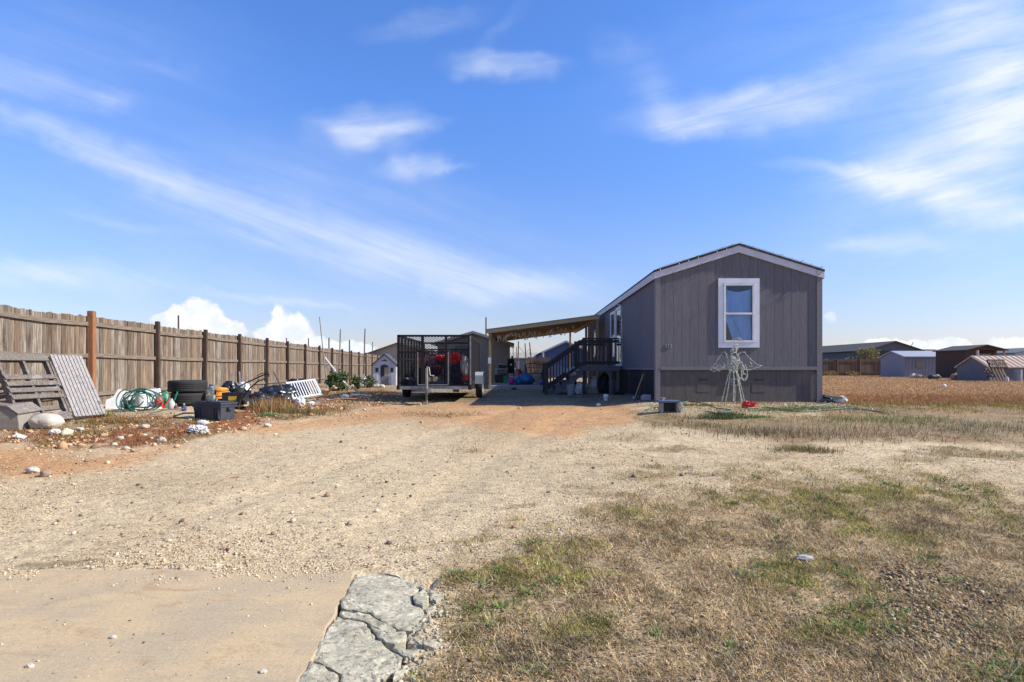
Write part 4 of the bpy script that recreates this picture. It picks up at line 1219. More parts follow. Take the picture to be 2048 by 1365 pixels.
def behind(px, top_py, d, label, r=.04):
    t = at(px, top_py, d); pole(label, t.x, d, t.z, r)


behind(357, 631, 17.0, 'short dark post rising behind the fence above the tyres', .028)
behind(573, 676, 26.2, 'dark post tip behind the fence right of the mower handle', .03)
behind(617, 677, 29.8, 'dark post behind the fence just left of the tall leaning pole', .035)
behind(658, 676, 33, 'dark post behind the fence between the leaning pole and the grey pipe', .045)
behind(699, 680, 37, 'dark post behind the fence left of the upright pole by the playhouse', .05)
behind(745, 684, 45.0, 'thin dark post behind the fence above the white playhouse', .035)
b = gnd(654, 776); pole('tall thin pole leaning left from the bush over the fence', at(639, 634, b.y).x, b.y, at(639, 634, b.y).z, .024, base=b, mat=GREY_STEEL, name='leaning_pole', cat='pole')
b = gnd(677, 781); pole('grey pipe standing upright in front of the bush', at(681, 659, b.y).x, b.y, at(681, 659, b.y).z, .028, base=b, mat=GREY_STEEL, name='pipe', cat='pole')
b = gnd(727, 772); pole('slim dark pole standing left of the white playhouse', at(730, 658, b.y).x, b.y, at(730, 658, b.y).z, .03, base=b, name='leaning_pole', cat='pole')
a0 = at(650, 716, 24.6); a1 = at(674, 747, 23.6)
tag(setloc(MB().tube([a1 + (a1 - a0) * .9, a0], .035, 8).build('plastic_pipe', WHITE_PLASTIC), a1), 'white plastic pipe slanting against the fence behind the bush', 'pipe')
t = at(972, 635, 33); pole('tall dark pole rising behind the tan storage shed roof', t.x, 33, t.z, .05, grp=None)

# ================================================================== pallets and junk by the fence
def pallet(name, label, A, B, C, slats, mat, across=True, deck2=True, full=False, group='pallets leaning on the fence'):
    """A lower left, B lower right, C upper left corner (world); slats = positions 0..1 and widths along the climb"""
    A, B, C = V(A), V(B), V(C); u = B - A; v = C - A; n = u.cross(v).normalized()
    if n.y > 0: n = -n
    o = thing(name, label, 'pallet', A + u * .5, 0, group)
    T = .022
    if across:
        for s in (0.02, .5, .98):
            p = A + u * s - n * .075
            MB().bar(p, p + v, .038, .09, up=n).build('stringer', mat, o, world=True)
        for t, w in slats:
            p = A + v * t - n * .018
            MB().bar(p, p + u, w, T, up=n).build('slat', mat, o, world=True)
        if deck2:
            for t in (.03, .24, .40, .55, .72, .97):
                p = A + v * t - n * .132
                MB().bar(p, p + u, .09, T, up=n).build('slat', mat, o, world=True)
    else:
        for t in (.03, .5, .97):
            p = A + v * t - n * .075
            MB().bar(p, p + u, .038, .09, up=n).build('stringer', mat, o, world=True)
        k = len(slats)
        for s, w in slats:
            p = A + u * s - n * .018
            MB().bar(p, p + v, w, T, up=n).build('slat', mat, o, world=True)
        for s in (.04, .5, .96):
            p = A + u * s - n * .132
            MB().bar(p, p + v, .09, T, up=n).build('slat', mat, o, world=True)
    return o


A = at(44, 846, 9.0); B = at(146, 837, 9.8); C = at(-8, 706, 9.5)
pallet('wooden_pallet', 'dark grey pallet with missing boards leaning on the fence behind the boulder', A, B, C,
       [(.06, .16), (.36, .09), (.455, .09), (.55, .09), (.645, .09), (.95, .15)], PALLET_GREY)
A = at(150, 833, 9.9); B = at(214, 828, 10.5); C = at(100, 709, 10.35)
k = (B - A).length
pallet('wooden_pallet', 'pale pallet of full upright boards leaning beside the redwood post', A, B, C, [((i + .5) / 9, k / 9 - .014) for i in range(9)], PALLET_LONG, across=False)
A = at(-60, 838, 9.2); B = at(30, 818, 9.7); C = at(-88, 735, 9.6)
pallet('wooden_pallet', 'dark pallet half hidden behind the others at the far left', A, B, C, [(.05, .12), (.3, .09), (.5, .09), (.7, .09), (.95, .12)], PALLET_GREY)
# box at the left edge
b = gnd(0, 862); o = thing('plywood_box', 'weathered grey plywood box with sloping lid at the left edge', 'box', b)
MB().prism([(-.55, 0, .04), (.28, 0.02, .0), (.24, .03, .24), (.05, .05, .36), (-.55, .05, .40)], (-.1, .55, .02)).build('body', pm('grey_plywood', (.30, .27, .22), (.24, .215, .18), 4, .85, .3, 30, (1, 4, 6)), o, bevel=.006)
MB().prism([(-.6, -.02, .405), (.06, .03, .365), (.26, .01, .245), (.27, .01, .262), (.07, .03, .385), (-.6, -.02, .425)], (-.1, .6, .02)).build('lid', PALLET_GREY, o)
b = gnd(78, 860)
tag(setloc(MB().blob(b + V((0, .15, .10)), (.235, .19, .135), .14, 1.3, 5, 4, flat=-.11).build('boulder', STONE, smooth=50), b), 'large pale limestone boulder in front of the broken pallet', 'boulder')
rocks = [(92, 953, .05, STONE_BROWN, 'round brown rock sitting on the orange soil at left'), (66, 946, .05, STONE, 'flat pale rock left of the round brown rock'), (252, 900, .035, STONE, 'white rock alone on the gravel edge below the weeds'),
         (323, 884, .05, STONE, 'white rock at the lower right end of the weedy rubble'), (160, 862, .045, STONE, 'pale rock standing right of the boulder'), (535, 855, .05, STONE, 'white rock on the orange soil right of the black tote'), (226, 1278, .012, STONE, 'small grey stone with a long shadow on the sandy slab'),
         (526, 1347, .012, STONE, 'small grey stone near the lower right of the sandy slab'), (240, 880, .04, STONE, 'pale rock among green weeds below the hose coil'), (290, 858, .055, STONE, 'lumpy pale rock below the hose coil'), (60, 1336, .012, STONE, 'crumpled pale pebble at lower left of the slab')]
for px, py, r, mt, lb in rocks:
    p = g2(px, py, SLAB_Z) if py > 1150 else None
    b = V((p[0], p[1], SLAB_Z)) if p else gnd(px, py)
    tag(setloc(MB().blob(b + V((0, 0, r * .55)), (r * 1.25, r, r * .8), .3, 1.5, px, 3, flat=-r * .5).build('rock', mt, smooth=40), b), lb, 'rock')
# foam boards
for (q, lb) in (([(210, 828), (212, 800), (226, 795), (236, 779), (250, 783), (262, 781), (288, 783), (286, 826)], 'torn white foam board leaning left behind the green hose'),
                ([(268, 822), (270, 781), (319, 777), (321, 818)], 'white foam board leaning right behind the green hose')):
    bs = [at(x, y, 12.25 - (y - 779) * .012) for x, y in q]
    o = MB().prism(bs, (0, .05, 0)).build('foam_board', FOAM); tag(setloc(o, bs[0]), lb, 'board')
a, b = at(228, 829, 11.05), at(338, 821, 11.7)
tag(setloc(MB().bar(a, b, .10, .05).build('plank', PALLET_LONG, bevel=.004), a), 'grey plank lying in front of the green hose coil', 'plank')
# hose coil
m = MB(); rnd = random.Random(4); c0 = at(278, 802, 11.3)
for k in range(9):
    cx, cz = rnd.uniform(-.16, .16), rnd.uniform(-.03, .06); rx, rz_ = rnd.uniform(.22, .36), rnd.uniform(.15, .22); ph = rnd.uniform(0, 6); tl = rnd.uniform(-.15, .35)
    m.tube([c0 + V((cx + rx * math.cos(t) , tl * rz_ * math.sin(t) + .04 * math.sin(2 * t + ph) - .02 * k + .1, cz + rz_ * math.sin(t) + .03 * math.sin(2 * t + ph))) for t in np.linspace(0, 6.0, 40)], .011, 6)
m.tube([c0 + V((-.30, .1, .17)), c0 + V((-.38, .1, .10)), c0 + V((-.33, .08, -.02)), c0 + V((-.22, .05, -.14)), c0 + V((-.05, 0, -.2)), c0 + V((-.4, -.1, -.22))], .011, 6)
tag(setloc(m.build('garden_hose', HOSE_GREEN, smooth=60), c0), 'tangled coil of green garden hose propped against foam boards', 'hose')
b = at(284, 817, 11.9); o = thing('plastic_bucket', 'white plastic bucket inside the green hose coil', 'bucket', b)
MB().lathe([(.10, 0), (.13, .27), (.137, .27), (.137, .30), (.125, .30), (.095, .01)], n=20).build('body', WHITE_PLASTIC, o, smooth=40)
b = at(258, 820, 11.6); tag(setloc(MB().lathe([(.07, 0), (.10, .16), (.11, .16), (.11, .19), (.095, .19), (.06, .02)], b).build('flower_pot', BLACK_PLASTIC, smooth=40), b), 'dark flower pot lying within the green hose coil', 'pot')


def can(b, mat, name, label, s=1.0, spray=False):
    o = thing(name, label, 'watering can' if not spray else 'sprayer', b)
    MB().lathe([(.075 * s, 0), (.08 * s, .02), (.078 * s, .16 * s), (.05 * s, .23 * s), (.045 * s, .24 * s)], n=18).build('body', mat, o, smooth=40)
    MB().tube([(.07 * s, 0, .05 * s), (.15 * s, 0, .16 * s), (.19 * s, 0, .27 * s)], [.018 * s, .013 * s, .011 * s], 8).build('spout', mat, o, smooth=40)
    MB().tube([(-.06 * s, 0, .05 * s), (-.14 * s, 0, .14 * s), (-.10 * s, 0, .25 * s), (0, 0, .28 * s), (.04 * s, 0, .23 * s)], .011 * s, 8).build('handle', mat, o, smooth=40)
    return o


can(at(319, 820, 11.9), RED_PLASTIC, 'watering_can', 'orange-red watering can right of the hose coil', 1.15)
can(at(331, 818, 12.0), GREEN_PLASTIC, 'watering_can', 'tall bright green watering can next to the red one', 1.3)
can(at(352, 806, 12.4), GREEN_PLASTIC, 'watering_can', 'small green watering can in front of the tyres', .85)
o = at(366, 806, 12.35); tag(setloc(MB().lathe([(.05, 0), (.07, .10), (.075, .10), (.075, .12), (.06, .12), (.045, .01)], o).build('flower_pot', pm('teal_plastic', (.02, .16, .13)), smooth=40), o), 'small teal flower pot standing beside the tyre stack', 'pot')


def jug(b, mat, label, s=1.0, capm=None, name='plastic_jug'):
    o = thing(name, label, 'jug', b)
    MB().lathe([(.07 * s, 0), (.08 * s, .015), (.08 * s, .17 * s), (.055 * s, .22 * s), (.025 * s, .245 * s), (.022 * s, .26 * s)], n=16).build('body', mat, o, smooth=40)
    MB().cyl((0, 0, .258 * s), (0, 0, .285 * s), .026 * s, None, 10).build('cap', capm or WHITE_PLASTIC, o)
    return o


jug(at(343, 821, 11.5), pm('dusty_white_plastic', (.50, .46, .42)), 'dusty white jug with no label between cans and tote', .8)
jug(at(352, 823, 11.4), pm('maroon_plastic', (.15, .05, .05)), 'small maroon bottle behind the black tote', .5)
jug(at(368, 824, 11.2), pm('indigo_plastic', (.05, .05, .16)), 'small indigo bottle behind the left end of the tote', .55)
# tyres
def tyre(name, label, c, r=.365, w=.24, parent=None, M=None, cat='tyre', grp=None):
    o = thing(name, label, cat, c, 0, grp)
    prof = [(r * .60, -w * .36), (r * .63, -w * .46), (r * .80, -w * .5), (r * .94, -w * .46), (r, -w * .36), (r, -w * .20), (r * .975, -w * .19), (r * .975, -w * .15), (r, -w * .14), (r, -w * .03), (r * .975, -w * .02), (r * .975, w * .02), (r, w * .03), (r, w * .14), (r * .975, w * .15), (r * .975, w * .19), (r, w * .20), (r, w * .36), (r * .94, w * .46), (r * .80, w * .5), (r * .63, w * .46), (r * .60, w * .36)]
    MB().lathe(prof + [(r * .58, 0), prof[0]], n=48).build('tread', RUBBER, o, smooth=35)
    return o


tc_ = on(-6.95, 12.55, 0); tc_ = at(375, 800, 12.55); zt = Hf(tc_.x, 12.55)
tyre('tyre', 'lower black car tyre of the stack behind the tote', V((tc_.x, 12.55, zt + .15)), .37, .26)
tyre('tyre', 'upper black car tyre of the stack behind the tote', V((tc_.x - .01, 12.58, zt + .42)), .385, .26)
# tote with water bottle
b = gnd(420, 842); b.y += .18
o = thing('storage_tote', 'black lidded storage tote with a water jug standing on it', 'tote', b, R(-17)); o.scale = (.88, .88, .92)
bd = MB()
bd.prism([(-.31, -.19, 0), (.31, -.19, 0), (.35, -.225, .30), (-.35, -.225, .30)], (0, .38, 0))
for sx in range(-5, 6):
    if abs(sx) > 2: bd.lo((sx * .058 - .012, -.232, .03), (sx * .058 + .012, -.19, .27))
bd.lo((-.36, -.235, .255), (.36, .20, .30)); bd.build('body', NAVY_PLASTIC, o, bevel=.008)
MB().lo((-.375, -.25, .302), (.375, .215, .345)).lo((-.33, -.205, .346), (.33, .17, .362)).build('lid', NAVY_PLASTIC, o, bevel=.010)
for sx in (-1, 1): MB().lo((sx * .365 - .03, -.06, .20), (sx * .365 + .03, .06, .25)).build('handle', NAVY_PLASTIC, o, bevel=.008)
CLEARP = glassmat('clear_bottle_plastic', .16, (.80, .88, .92))
jb = V((b.x - .05, b.y - .05, b.z + .336)); j = thing('water_jug', 'clear round water jug standing on the black tote', 'jug', jb)
MB().lathe([(.075, 0), (.085, .02), (.08, .06), (.087, .10), (.08, .14), (.087, .18), (.07, .225), (.035, .255), (.026, .27)], n=22).build('body', CLEARP, j, smooth=40)
MB().lathe([(.07, .008), (.076, .02), (.072, .06), (.078, .11), (.001, .112)], n=20).build('water', pm('cloudy_water', (.55, .62, .60), (.45, .55, .50), 20, .2), j, smooth=40)
MB().cyl((0, 0, .268), (0, 0, .297), .03).build('cap', pm('dark_blue_cap', (.03, .04, .12)), j)
# orange hose reel
c0 = at(438, 787, 12.6); m = MB(); rnd = random.Random(2)
for k in range(11):
    rr = .16 + rnd.uniform(-.015, .015); z = -.10 + .022 * k + rnd.uniform(-.01, .01)
    m.tube([c0 + V((rr * math.cos(t), rr * math.sin(t), z + .012 * math.sin(t + k))) for t in np.linspace(0, 2 * math.pi, 26)[:-1]], .017, 6, closed=True)
tag(setloc(m.build('hose_coil', ORANGE, smooth=60), c0), 'coiled orange yellow hose beside the tyre stack', 'hose')
# push mower
b = gnd(478, 806); b = V((at(478, 800, 12.1).x, 12.1, Hf(-5.7, 12.1)))
o = thing('push_mower', 'black push lawn mower with yellow label and looping handle', 'lawn mower', b)
MB().lathe([(.27, .05), (.29, .08), (.28, .17), (.20, .21), (.16, .22)], n=26).lo((-.21, -.30, .09), (.20, .02, .33)).build('deck', BLACK_PLASTIC, o, smooth=35)
MB().lathe([(.15, .2), (.16, .22), (.16, .34), (.12, .40), (.05, .42)], n=20).lo((-.12, .05, .22), (.16, .22, .36)).build('engine', BLACK_STEEL, o, smooth=35)
MB().lo((-.07, -.315, .17), (.09, -.302, .25)).build('label_plate', pm('yellow_label', (.70, .48, .05), (.64, .40, .03)), o)
for sx, sy in ((-1, -1), (1, -1), (-1, 1), (1, 1)):
    w_ = MB().lathe([(.05, -.025), (.10, -.028), (.105, 0), (.10, .028), (.05, .025)], (sx * .27, sy * .24, .10), 18, Matrix.Rotation(R(90), 3, 'Y')).build('wheel', RUBBER, o, smooth=35)
    MB().cyl((sx * .27 - .03, sy * .24, .10), (sx * .27 + .03, sy * .24, .10), .05).build('rim', pm('grey_hub', (.35, .35, .34)), w_)
hp = [(-.22, -.1, .17), (-.10, .0, .36), (.05, .05, .48), (.30, .06, .60), (.46, .05, .67), (.56, .0, .70), (.68, -.12, .70), (.70, -.2, .66), (.63, -.28, .60), (.54, -.33, .56), (.38, -.34, .42), (.22, -.32, .22), (.18, -.3, .12)]
MB().tube(hp, .014, 8).build('handle', BLACK_STEEL, o, smooth=60)
MB().tube([(.34, .05, .66), (.44, .06, .71), (.66, -.1, .745), (.70, -.2, .70)], .008, 6).build('lever', RUST_STEEL, o)
MB().tube([(.40, .04, .60), (.52, -.25, .57)], .006, 5).build('lever', BLACK_STEEL, o)
# dark heap left of mower: folded chair and bags
def bag(px, py, d, rad, lb, seed, mat=BAG_BLACK, amp=.2, fr=2.2, name='trash_bag', cat='trash bag'):
    b = at(px, py, d); b.z = Hf(b.x, d); o = MB().blob(b + V((0, 0, rad[2] * .75)), rad, amp, fr, seed, 4, flat=-rad[2] * .7, ridge=True).build(name, mat, smooth=45)
    return tag(setloc(o, b), lb, cat)


bag(460, 795, 13.4, (.20, .2, .28), 'lumpy black bag left of the mower', 1)
bag(517, 800, 12.3, (.22, .2, .19), 'shiny black bag just right of the mower', 2)
bag(548, 790, 13.4, (.38, .28, .24), 'wide black bag between the mower and the white rail panel', 3)
bag(570, 790, 13.9, (.28, .25, .25), 'black bag behind the left end of the white rail panel', 4)
bag(594, 782, 15.2, (.30, .25, .30), 'black bag peeking over the white rail panel', 5)
bag(487, 785, 13.6, (.16, .15, .27), 'pale crumpled sack behind the mower deck', 6, WHITE_PLASTIC, name='sack', cat='sack')
for (x0, y0, x1, y1, lb, mt) in ((463, 746, 468, 766, 'grey chair leg sticking up behind the black heap, left one', GREY_STEEL), (479, 744, 481, 770, 'grey chair leg sticking up behind the black heap, right one', GREY_STEEL), (547, 744, 566, 772, 'dark broom handle leaning over the black bags', RUST_STEEL), (504, 752, 503, 770, 'rusty stake behind the mower handle', STONE_BROWN)):
    a, b = at(x0, y0, 13.6), at(x1, y1 + 8, 13.3); tag(setloc(MB().bar(a, b, .03, .02).build('rod', mt), b), lb, 'rod')
# white rail panel
RAILP = pm('grey_white_paint', (.56, .56, .57), (.48, .48, .5), 4, .6)
A = at(586, 798, 13.6); B = at(642, 789, 14.6); C = at(573, 767, 14.0); u, v = B - A, C - A
o = thing('rail_panel', 'white slatted crib rail panel leaning on the black bags', 'panel', A)
nrm = u.cross(v).normalized()
for s in (0, 1): MB().bar(A + v * s, A + v * s + u, .045, .035, up=nrm).build('rail', RAILP, o, world=True)
for i in range(11):
    p = A + u * (i + .5) / 11; MB().bar(p, p + v, .030, .012, up=nrm).build('slat', RAILP, o, world=True)
for s in (0, 1): MB().bar(A + u * s - v * .06, A + u * s + v * 1.04, .05, .04, up=nrm).build('stile', RAILP, o, world=True)
bag(600, 800, 13.2, (.10, .08, .13), 'white plastic bag draped at the foot of the rail panel', 9, WHITE_PLASTIC, .35, 2.5, 'plastic_bag', 'bag')
b = gnd(396, 866); tag(setloc(MB().blob(b + V((0, 0, .04)), (.125, .09, .065), .5, 2.6, 12, 4, flat=-.05, ridge=True).build('plastic_bag', WHITE_PLASTIC, smooth=30), b), 'crumpled white plastic bag on the ground below the tote', 'bag')
b = gnd(405, 850); tag(setloc(MB().blob(b + V((0, 0, .03)), (.09, .06, .055), .3, 1.8, 14, 3, flat=-.03).build('plastic_scrap', WHITE_PLASTIC, smooth=40), b), 'rounded white plastic scrap against the front of the tote', 'scrap')
b = gnd(38, 878); tag(setloc(MB().prism([b + V((-.1, 0, .03)), b + V((.09, -.03, .0)), b + V((.10, .02, .03)), b + V((-.07, .05, .07))], (0, 0, .006)).build('plastic_scrap', WHITE_PLASTIC), b), 'torn white plastic sheet on weeds at the left edge', 'scrap')
extra = [(505, 797, 12.6, 'pipe', 'black corrugated pipe lying between the mower and the black bags', BLACK_PLASTIC, (.55, .05), .03), (618, 797, 14.2, 'pipe', 'grey pipe lying below the right end of the rail panel', GREY_STEEL, (.5, -.1), .018), (300, 838, 10.6, 'stick', 'grey broken branch lying below the hose coil', PALLET_GREY, (.5, .12), .014),
         (345, 842, 10.3, 'stick', 'dark curled branch at the left end of the tote', STONE_BROWN, (.35, .1), .016), (655, 796, 15.0, 'stick', 'brown branch lying on the rubble right of the rail panel', STONE_BROWN, (.7, .1), .016), (700, 792, 17.0, 'pipe', 'pale pipe lying across the rubble before the bushes', WHITE_PLASTIC, (.6, -.05), .014)]
for px, py, dd, nm, lb, mt, (dx, dz), r_ in extra:
    p = on(P0x(px, dd), dd, .03); q = on(p.x + dx, dd + dx * .4, .03 + max(dz, 0) * .6)
    tag(setloc(MB().tube([p, p.lerp(q, .4) + V((0, .04, .03)), q], [r_, r_, r_ * .8], 7).build(nm, mt, smooth=50), p), lb, nm)
for px, py, dd, rad, sd_, mt, lb, nm in [(538, 800, 12.5, (.10, .09, .07), 81, RAW_SCRAP, 'tan crumpled paper between the black bags and the grass clump', 'paper'), (622, 800, 13.8, (.08, .07, .05), 82, WHITE_PLASTIC, 'small white crumpled scrap under the rail panel', 'scrap'), (690, 797, 16.0, (.10, .08, .06), 83, FOAM, 'off-white lump of foam on the rubble before the bushes', 'scrap'), (110, 868, 8.6, (.07, .06, .04), 84, FOAM, 'off-white foam lump on the weeds right of the boulder', 'scrap'), (452, 806, 12.2, (.07, .06, .06), 85, pm('brown_sack', (.22, .13, .07)), 'brown rag at the back right corner of the tote', 'rag')]:
    bag(px, py, dd, rad, lb, sd_, mt, .4, 2.4, nm, nm)
# lumber scraps
for i, (x0, y0, x1, y1, d, lb) in enumerate([(632, 786, 672, 776, 15.5, 'tan board lying flat beside the rail panel'), (652, 790, 668, 772, 15.2, 'tan stick crossing the board beside the rail panel'), (640, 792, 654, 780, 15.0, 'pale scrap board under the crossed sticks'), (452, 815, 492, 811, 11.6, 'pale board lying in front of the mower'), (692, 768, 702, 779, 19, 'short pale stick leaning left of the white stones'), (697, 772, 716, 782, 18.5, 'long pale stick lying left of the white stones'), (705, 770, 712, 782, 18.8, 'pale stick crossing the long stick near the stones')]):
    a, b = at(x0, y0, d), at(x1, y1, d - .4); b.z = max(b.z, Hf(b.x, b.y) + .02); a.z = max(a.z, Hf(a.x, a.y) + .02)
    tag(setloc(MB().bar(a, b, .09 if i in (0, 2, 3) else .05, .03).build('board_scrap', RAW_SCRAP), a), lb, 'board')


# ------------------------------------------------------------------ leafy plants
def leaves(name, c, rad, n, size, cols, parent=None, hollow=.3, seed=1, wide=.5, clump=0.0, mat=None):
    r = np.random.default_rng(seed); d = r.normal(0, 1, (n, 3)); d /= np.linalg.norm(d, axis=1)[:, None]
    rr = (hollow + (1 - hollow) * r.uniform(0, 1, n)) ** .5
    bump = 1 + clump * np.array([mnoise.noise(V(q) * 1.9 + V((seed, 0, 0))) for q in d])
    p = d * (rr * bump)[:, None] * np.array(rad) + np.array(c)
    if clump:
        keep = np.array([mnoise.noise(V(q) * (2.2 / max(rad)) + V((seed * 3, 5, 1))) for q in p]) > -.12
        p = p[keep]; n = len(p)
    a = r.normal(0, 1, (n, 3)); a /= np.linalg.norm(a, axis=1)[:, None]; b = np.cross(a, r.normal(0, 1, (n, 3))); b /= np.linalg.norm(b, axis=1)[:, None]
    s = (size * r.uniform(.6, 1.3, n))[:, None]
    v = np.stack([p - a * s, p + b * s * wide, p + a * s, p - b * s * wide], 1)
    c_ = np.array(cols)[r.integers(0, len(cols), n)] * r.uniform(.75, 1.25, (n, 1))
    o = np_mesh(name, v.reshape(-1, 3), np.arange(n * 4), np.full(n, 4), np.repeat(c_, 4, 0), mat or LEAF)
    if parent:
        o.data.transform(parent.matrix_basis.inverted()); o.parent = parent
    return o


def bush(px, py, d, w, h, lb, cols, seed, n=1300, size=.05):
    b = at(px, py, d); b.z = Hf(b.x, d)
    o = thing('leafy_bush', lb, 'bush', b)
    leaves('foliage', b + V((0, 0, h * .44)), (w / 1.8, w / 2.2, h * .5), n, size, cols, o, .2, seed, .45, .45)
    s = MB(); rnd = random.Random(seed)
    for k in range(7):
        s.tube([b + V((rnd.uniform(-.08, .08), 0, -.03)), b + V((rnd.uniform(-.3, .3) * w, rnd.uniform(-.2, .2) * w, h * .7))], [.012, .005], 5)
    s.build('stems', STONE_BROWN, o, world=True)


GC = [(.06, .11, .03), (.09, .14, .04), (.04, .08, .025), (.13, .16, .06)]
bush(674, 782, 20.2, .80, .75, 'dense green bush at the foot of the leaning pole', GC, 3, 2400)
bush(711, 778, 22.0, .40, .55, 'small green bush between the fence post and the white stones', GC, 4, 900)
bush(738, 776, 23.5, .50, .55, 'thin green bush against the left wall of the playhouse', [(.10, .14, .05), (.16, .17, .07), (.07, .10, .03)], 5, 700)
# straw grass clump in front of the black bags
def clump(name, px, py, rx, ry, n, L, cols, lb, seed, cat='grass clump'):
    b = gnd(px, py); r = np.random.default_rng(seed)
    x = b.x + r.normal(0, rx, n); y = b.y + r.normal(0, ry, n)
    st = RNG.bit_generator.state
    o = blades(name, x, y, r.uniform(.5, 1.1, n) * L, r.uniform(.005, .011, n), r.uniform(.0, .75, n), r.uniform(0, 6.283, n), np.array(cols)[r.integers(0, len(cols), n)] * r.uniform(.8, 1.2, (n, 1)), GRASS_COL)
    setloc(o, b)
    if seed in (3, 5, 21, 22, 23, 24, 25, 26, 27, 28, 29): o.name = 'verge_weeds'; return o
    del o['kind']; return tag(o, lb, cat)


clump('grass_clump', 550, 822, .24, .18, 900, .34, [(.42, .24, .10), (.36, .19, .08), (.28, .20, .07), (.48, .32, .16)], 'tall straw-orange grass clump in front of the black bags', 1)
clump('grass_clump', 600, 828, .34, .14, 800, .17, [(.20, .17, .07), (.14, .13, .05), (.28, .18, .08)], 'low dark green grass clump right of the straw-orange clump', 2)
clump('grass_clump', 536, 833, .12, .06, 300, .07, [(.08, .18, .05), (.11, .22, .07)], 'bright green weed patch below the straw-orange clump', 3)
clump('grass_clump', 185, 834, .18, .07, 500, .16, [(.16, .15, .04), (.24, .18, .06), (.10, .11, .03)], 'mossy green grass tuft at the foot of the pale pallet', 4)
clump('grass_clump', 235, 846, .42, .10, 900, .08, [(.20, .17, .05), (.27, .20, .07), (.14, .13, .04)], 'low olive grass strip below the grey plank', 5)
# playhouse
b = at(769, 772, 27.6); b.z = Hf(b.x, 27.6); ph = thing('playhouse', 'white plastic toy playhouse with arched doorway and dark roof edge', 'playhouse', b)
PHM = pm('faded_playhouse_plastic', (.50, .50, .53), (.43, .43, .47), 4, .6, .05)
w, h1, h2 = .55, .95, 1.45
m = MB()
def wall_piece(pts): m.prism([(x, 0, z) for x, z in pts], (0, .04, 0))
wall_piece([(-w, 0), (-.20, 0), (-.20, .85), (-w, .85)]); wall_piece([(.20, 0), (w, 0), (w, .85), (.20, .85)])
arc = [(.20 * math.cos(t), .85 + .13 * math.sin(t)) for t in np.linspace(0, math.pi, 9)]
for (a, b_) in zip(arc, arc[1:]): wall_piece([a, (a[0], 1.0), (b_[0], 1.0), b_])
wall_piece([(-w, .85), (-.2, .85), (-.2, 1.0), (-w, 1.0)]); wall_piece([(.2, .85), (w, .85), (w, 1.0), (.2, 1.0)])
wall_piece([(-w, 1.0), (w, 1.0), (0, h2)])
m.lo((-w, .041, 0), (-w + .04, .9, 1.0)); m.lo((w - .04, .041, 0), (w, .9, 1.0)); m.lo((-w + .041, .86, 0), (-.2, .9, 1.0)); m.lo((.2, .86, 0), (w - .041, .9, 1.0)); m.lo((-.2, .86, 0), (.2, .9, .3))
for sx in (-1, 1): m.lo((sx * .44 - .11, -.05, 0), (sx * .44 + .11, -.002, .5))
m.build('wall', PHM, ph, bevel=.006)
m = MB()
for sx in (-1, 1): m.prism([(0, -.08, h2 + .06), (sx * (w + .07), -.08, .97), (sx * (w + .07), -.08, .92), (0, -.08, h2 - .01)], (0, 1.05, 0))
m.build('roof', pm('slate_plastic', (.07, .075, .09), (.05, .055, .065)), ph)
MB().lo((-.20, .002, .03), (.20, .03, .42)).build('door', pm('grey_green_plastic', (.20, .22, .20)), ph)
for sx in (-1, 1):
    MB().lo((sx * .36 - .07, -.012, .62), (sx * .36 + .07, -.002, .82)).build('window', BLACK_PLASTIC, ph)
m = MB()
for x, r_ in ((-.10, .035), (0, .05), (.10, .035)): m.cyl((x, -.006, 1.16 if x else 1.18), (x, -.001, 1.16 if x else 1.18), r_)
m.build('gable_ornament', BLACK_PLASTIC, ph)
# white stones and a white jug in front of it
for i, (px, py) in enumerate([(722, 778), (727, 778), (733, 777), (739, 776), (756, 778), (764, 777), (700, 779), (751, 780)]):
    b = at(px, py, 24.0); b.z = Hf(b.x, 24)
    tag(setloc(MB().blob(b + V((0, 0, .05)), (.13, .1, .08), .25, 1.6, i + 60, 2, flat=-.05).build('border_stone', STONE, smooth=40), b), 'pale stone in the low row before the playhouse', 'stone', 'stones bordering the playhouse bed')
b = at(728, 775, 24.6); b.z = Hf(b.x, 24.6); jug(b + V((0, 0, .1)), WHITE_PLASTIC, 'white jug standing on the stones left of the playhouse', 1.5)
# ================================================================== utility trailer
TD = 15.5; TX0, TX1 = -3.06, -1.11; TZ0, TZ1 = .345, 1.69; TL = 4.5
tr = thing('utility_trailer', 'black utility trailer caged in expanded metal with its tongue jack down', 'trailer', (-2.08, TD, 0))


def T_(m, name, mat, par=None, **kw):
    o = m.build(name, mat, None, **kw)
    M_ = tr.matrix_basis.inverted(); o.data.transform(M_); o.parent = par or tr
    return o


def b3(m, p, q, w=.05, h=.05):
    return m.bar(p, q, w, h)


fr = MB()
for yv in (TD, TD + TL):
    for x in (TX0 + .025, TX1 - .025):
        fr.lo((x - .03, yv - .03, TZ0 - .02), (x + .03, yv + .03, TZ1))
    fr.lo((TX0, yv - .03, TZ1 - .05), (TX1, yv + .03, TZ1 + .005))
for x in (TX0 + .025, TX1 - .025):
    b3(fr, (x, TD + .03, TZ1 - .025), (x, TD + TL - .03, TZ1 - .025))
    for k in range(1, 9): fr.lo((x - .02, TD + k * TL / 9 - .02, TZ0), (x + .02, TD + k * TL / 9 + .02, TZ1 - .052))
    b3(fr, (x, TD + .03, 1.06), (x, TD + TL - .03, 1.06), .03, .04)
xv = lambda px: (px - CX) / F * TD
for px, w in ((845, .075), (892, .06)):
    fr.lo((xv(px) - w / 2, TD - .028, TZ0), (xv(px) + w / 2, TD + .028, TZ1 - .052))
fr.lo((TX0 + .06, TD - .022, 1.215), (xv(897), TD + .022, 1.255))
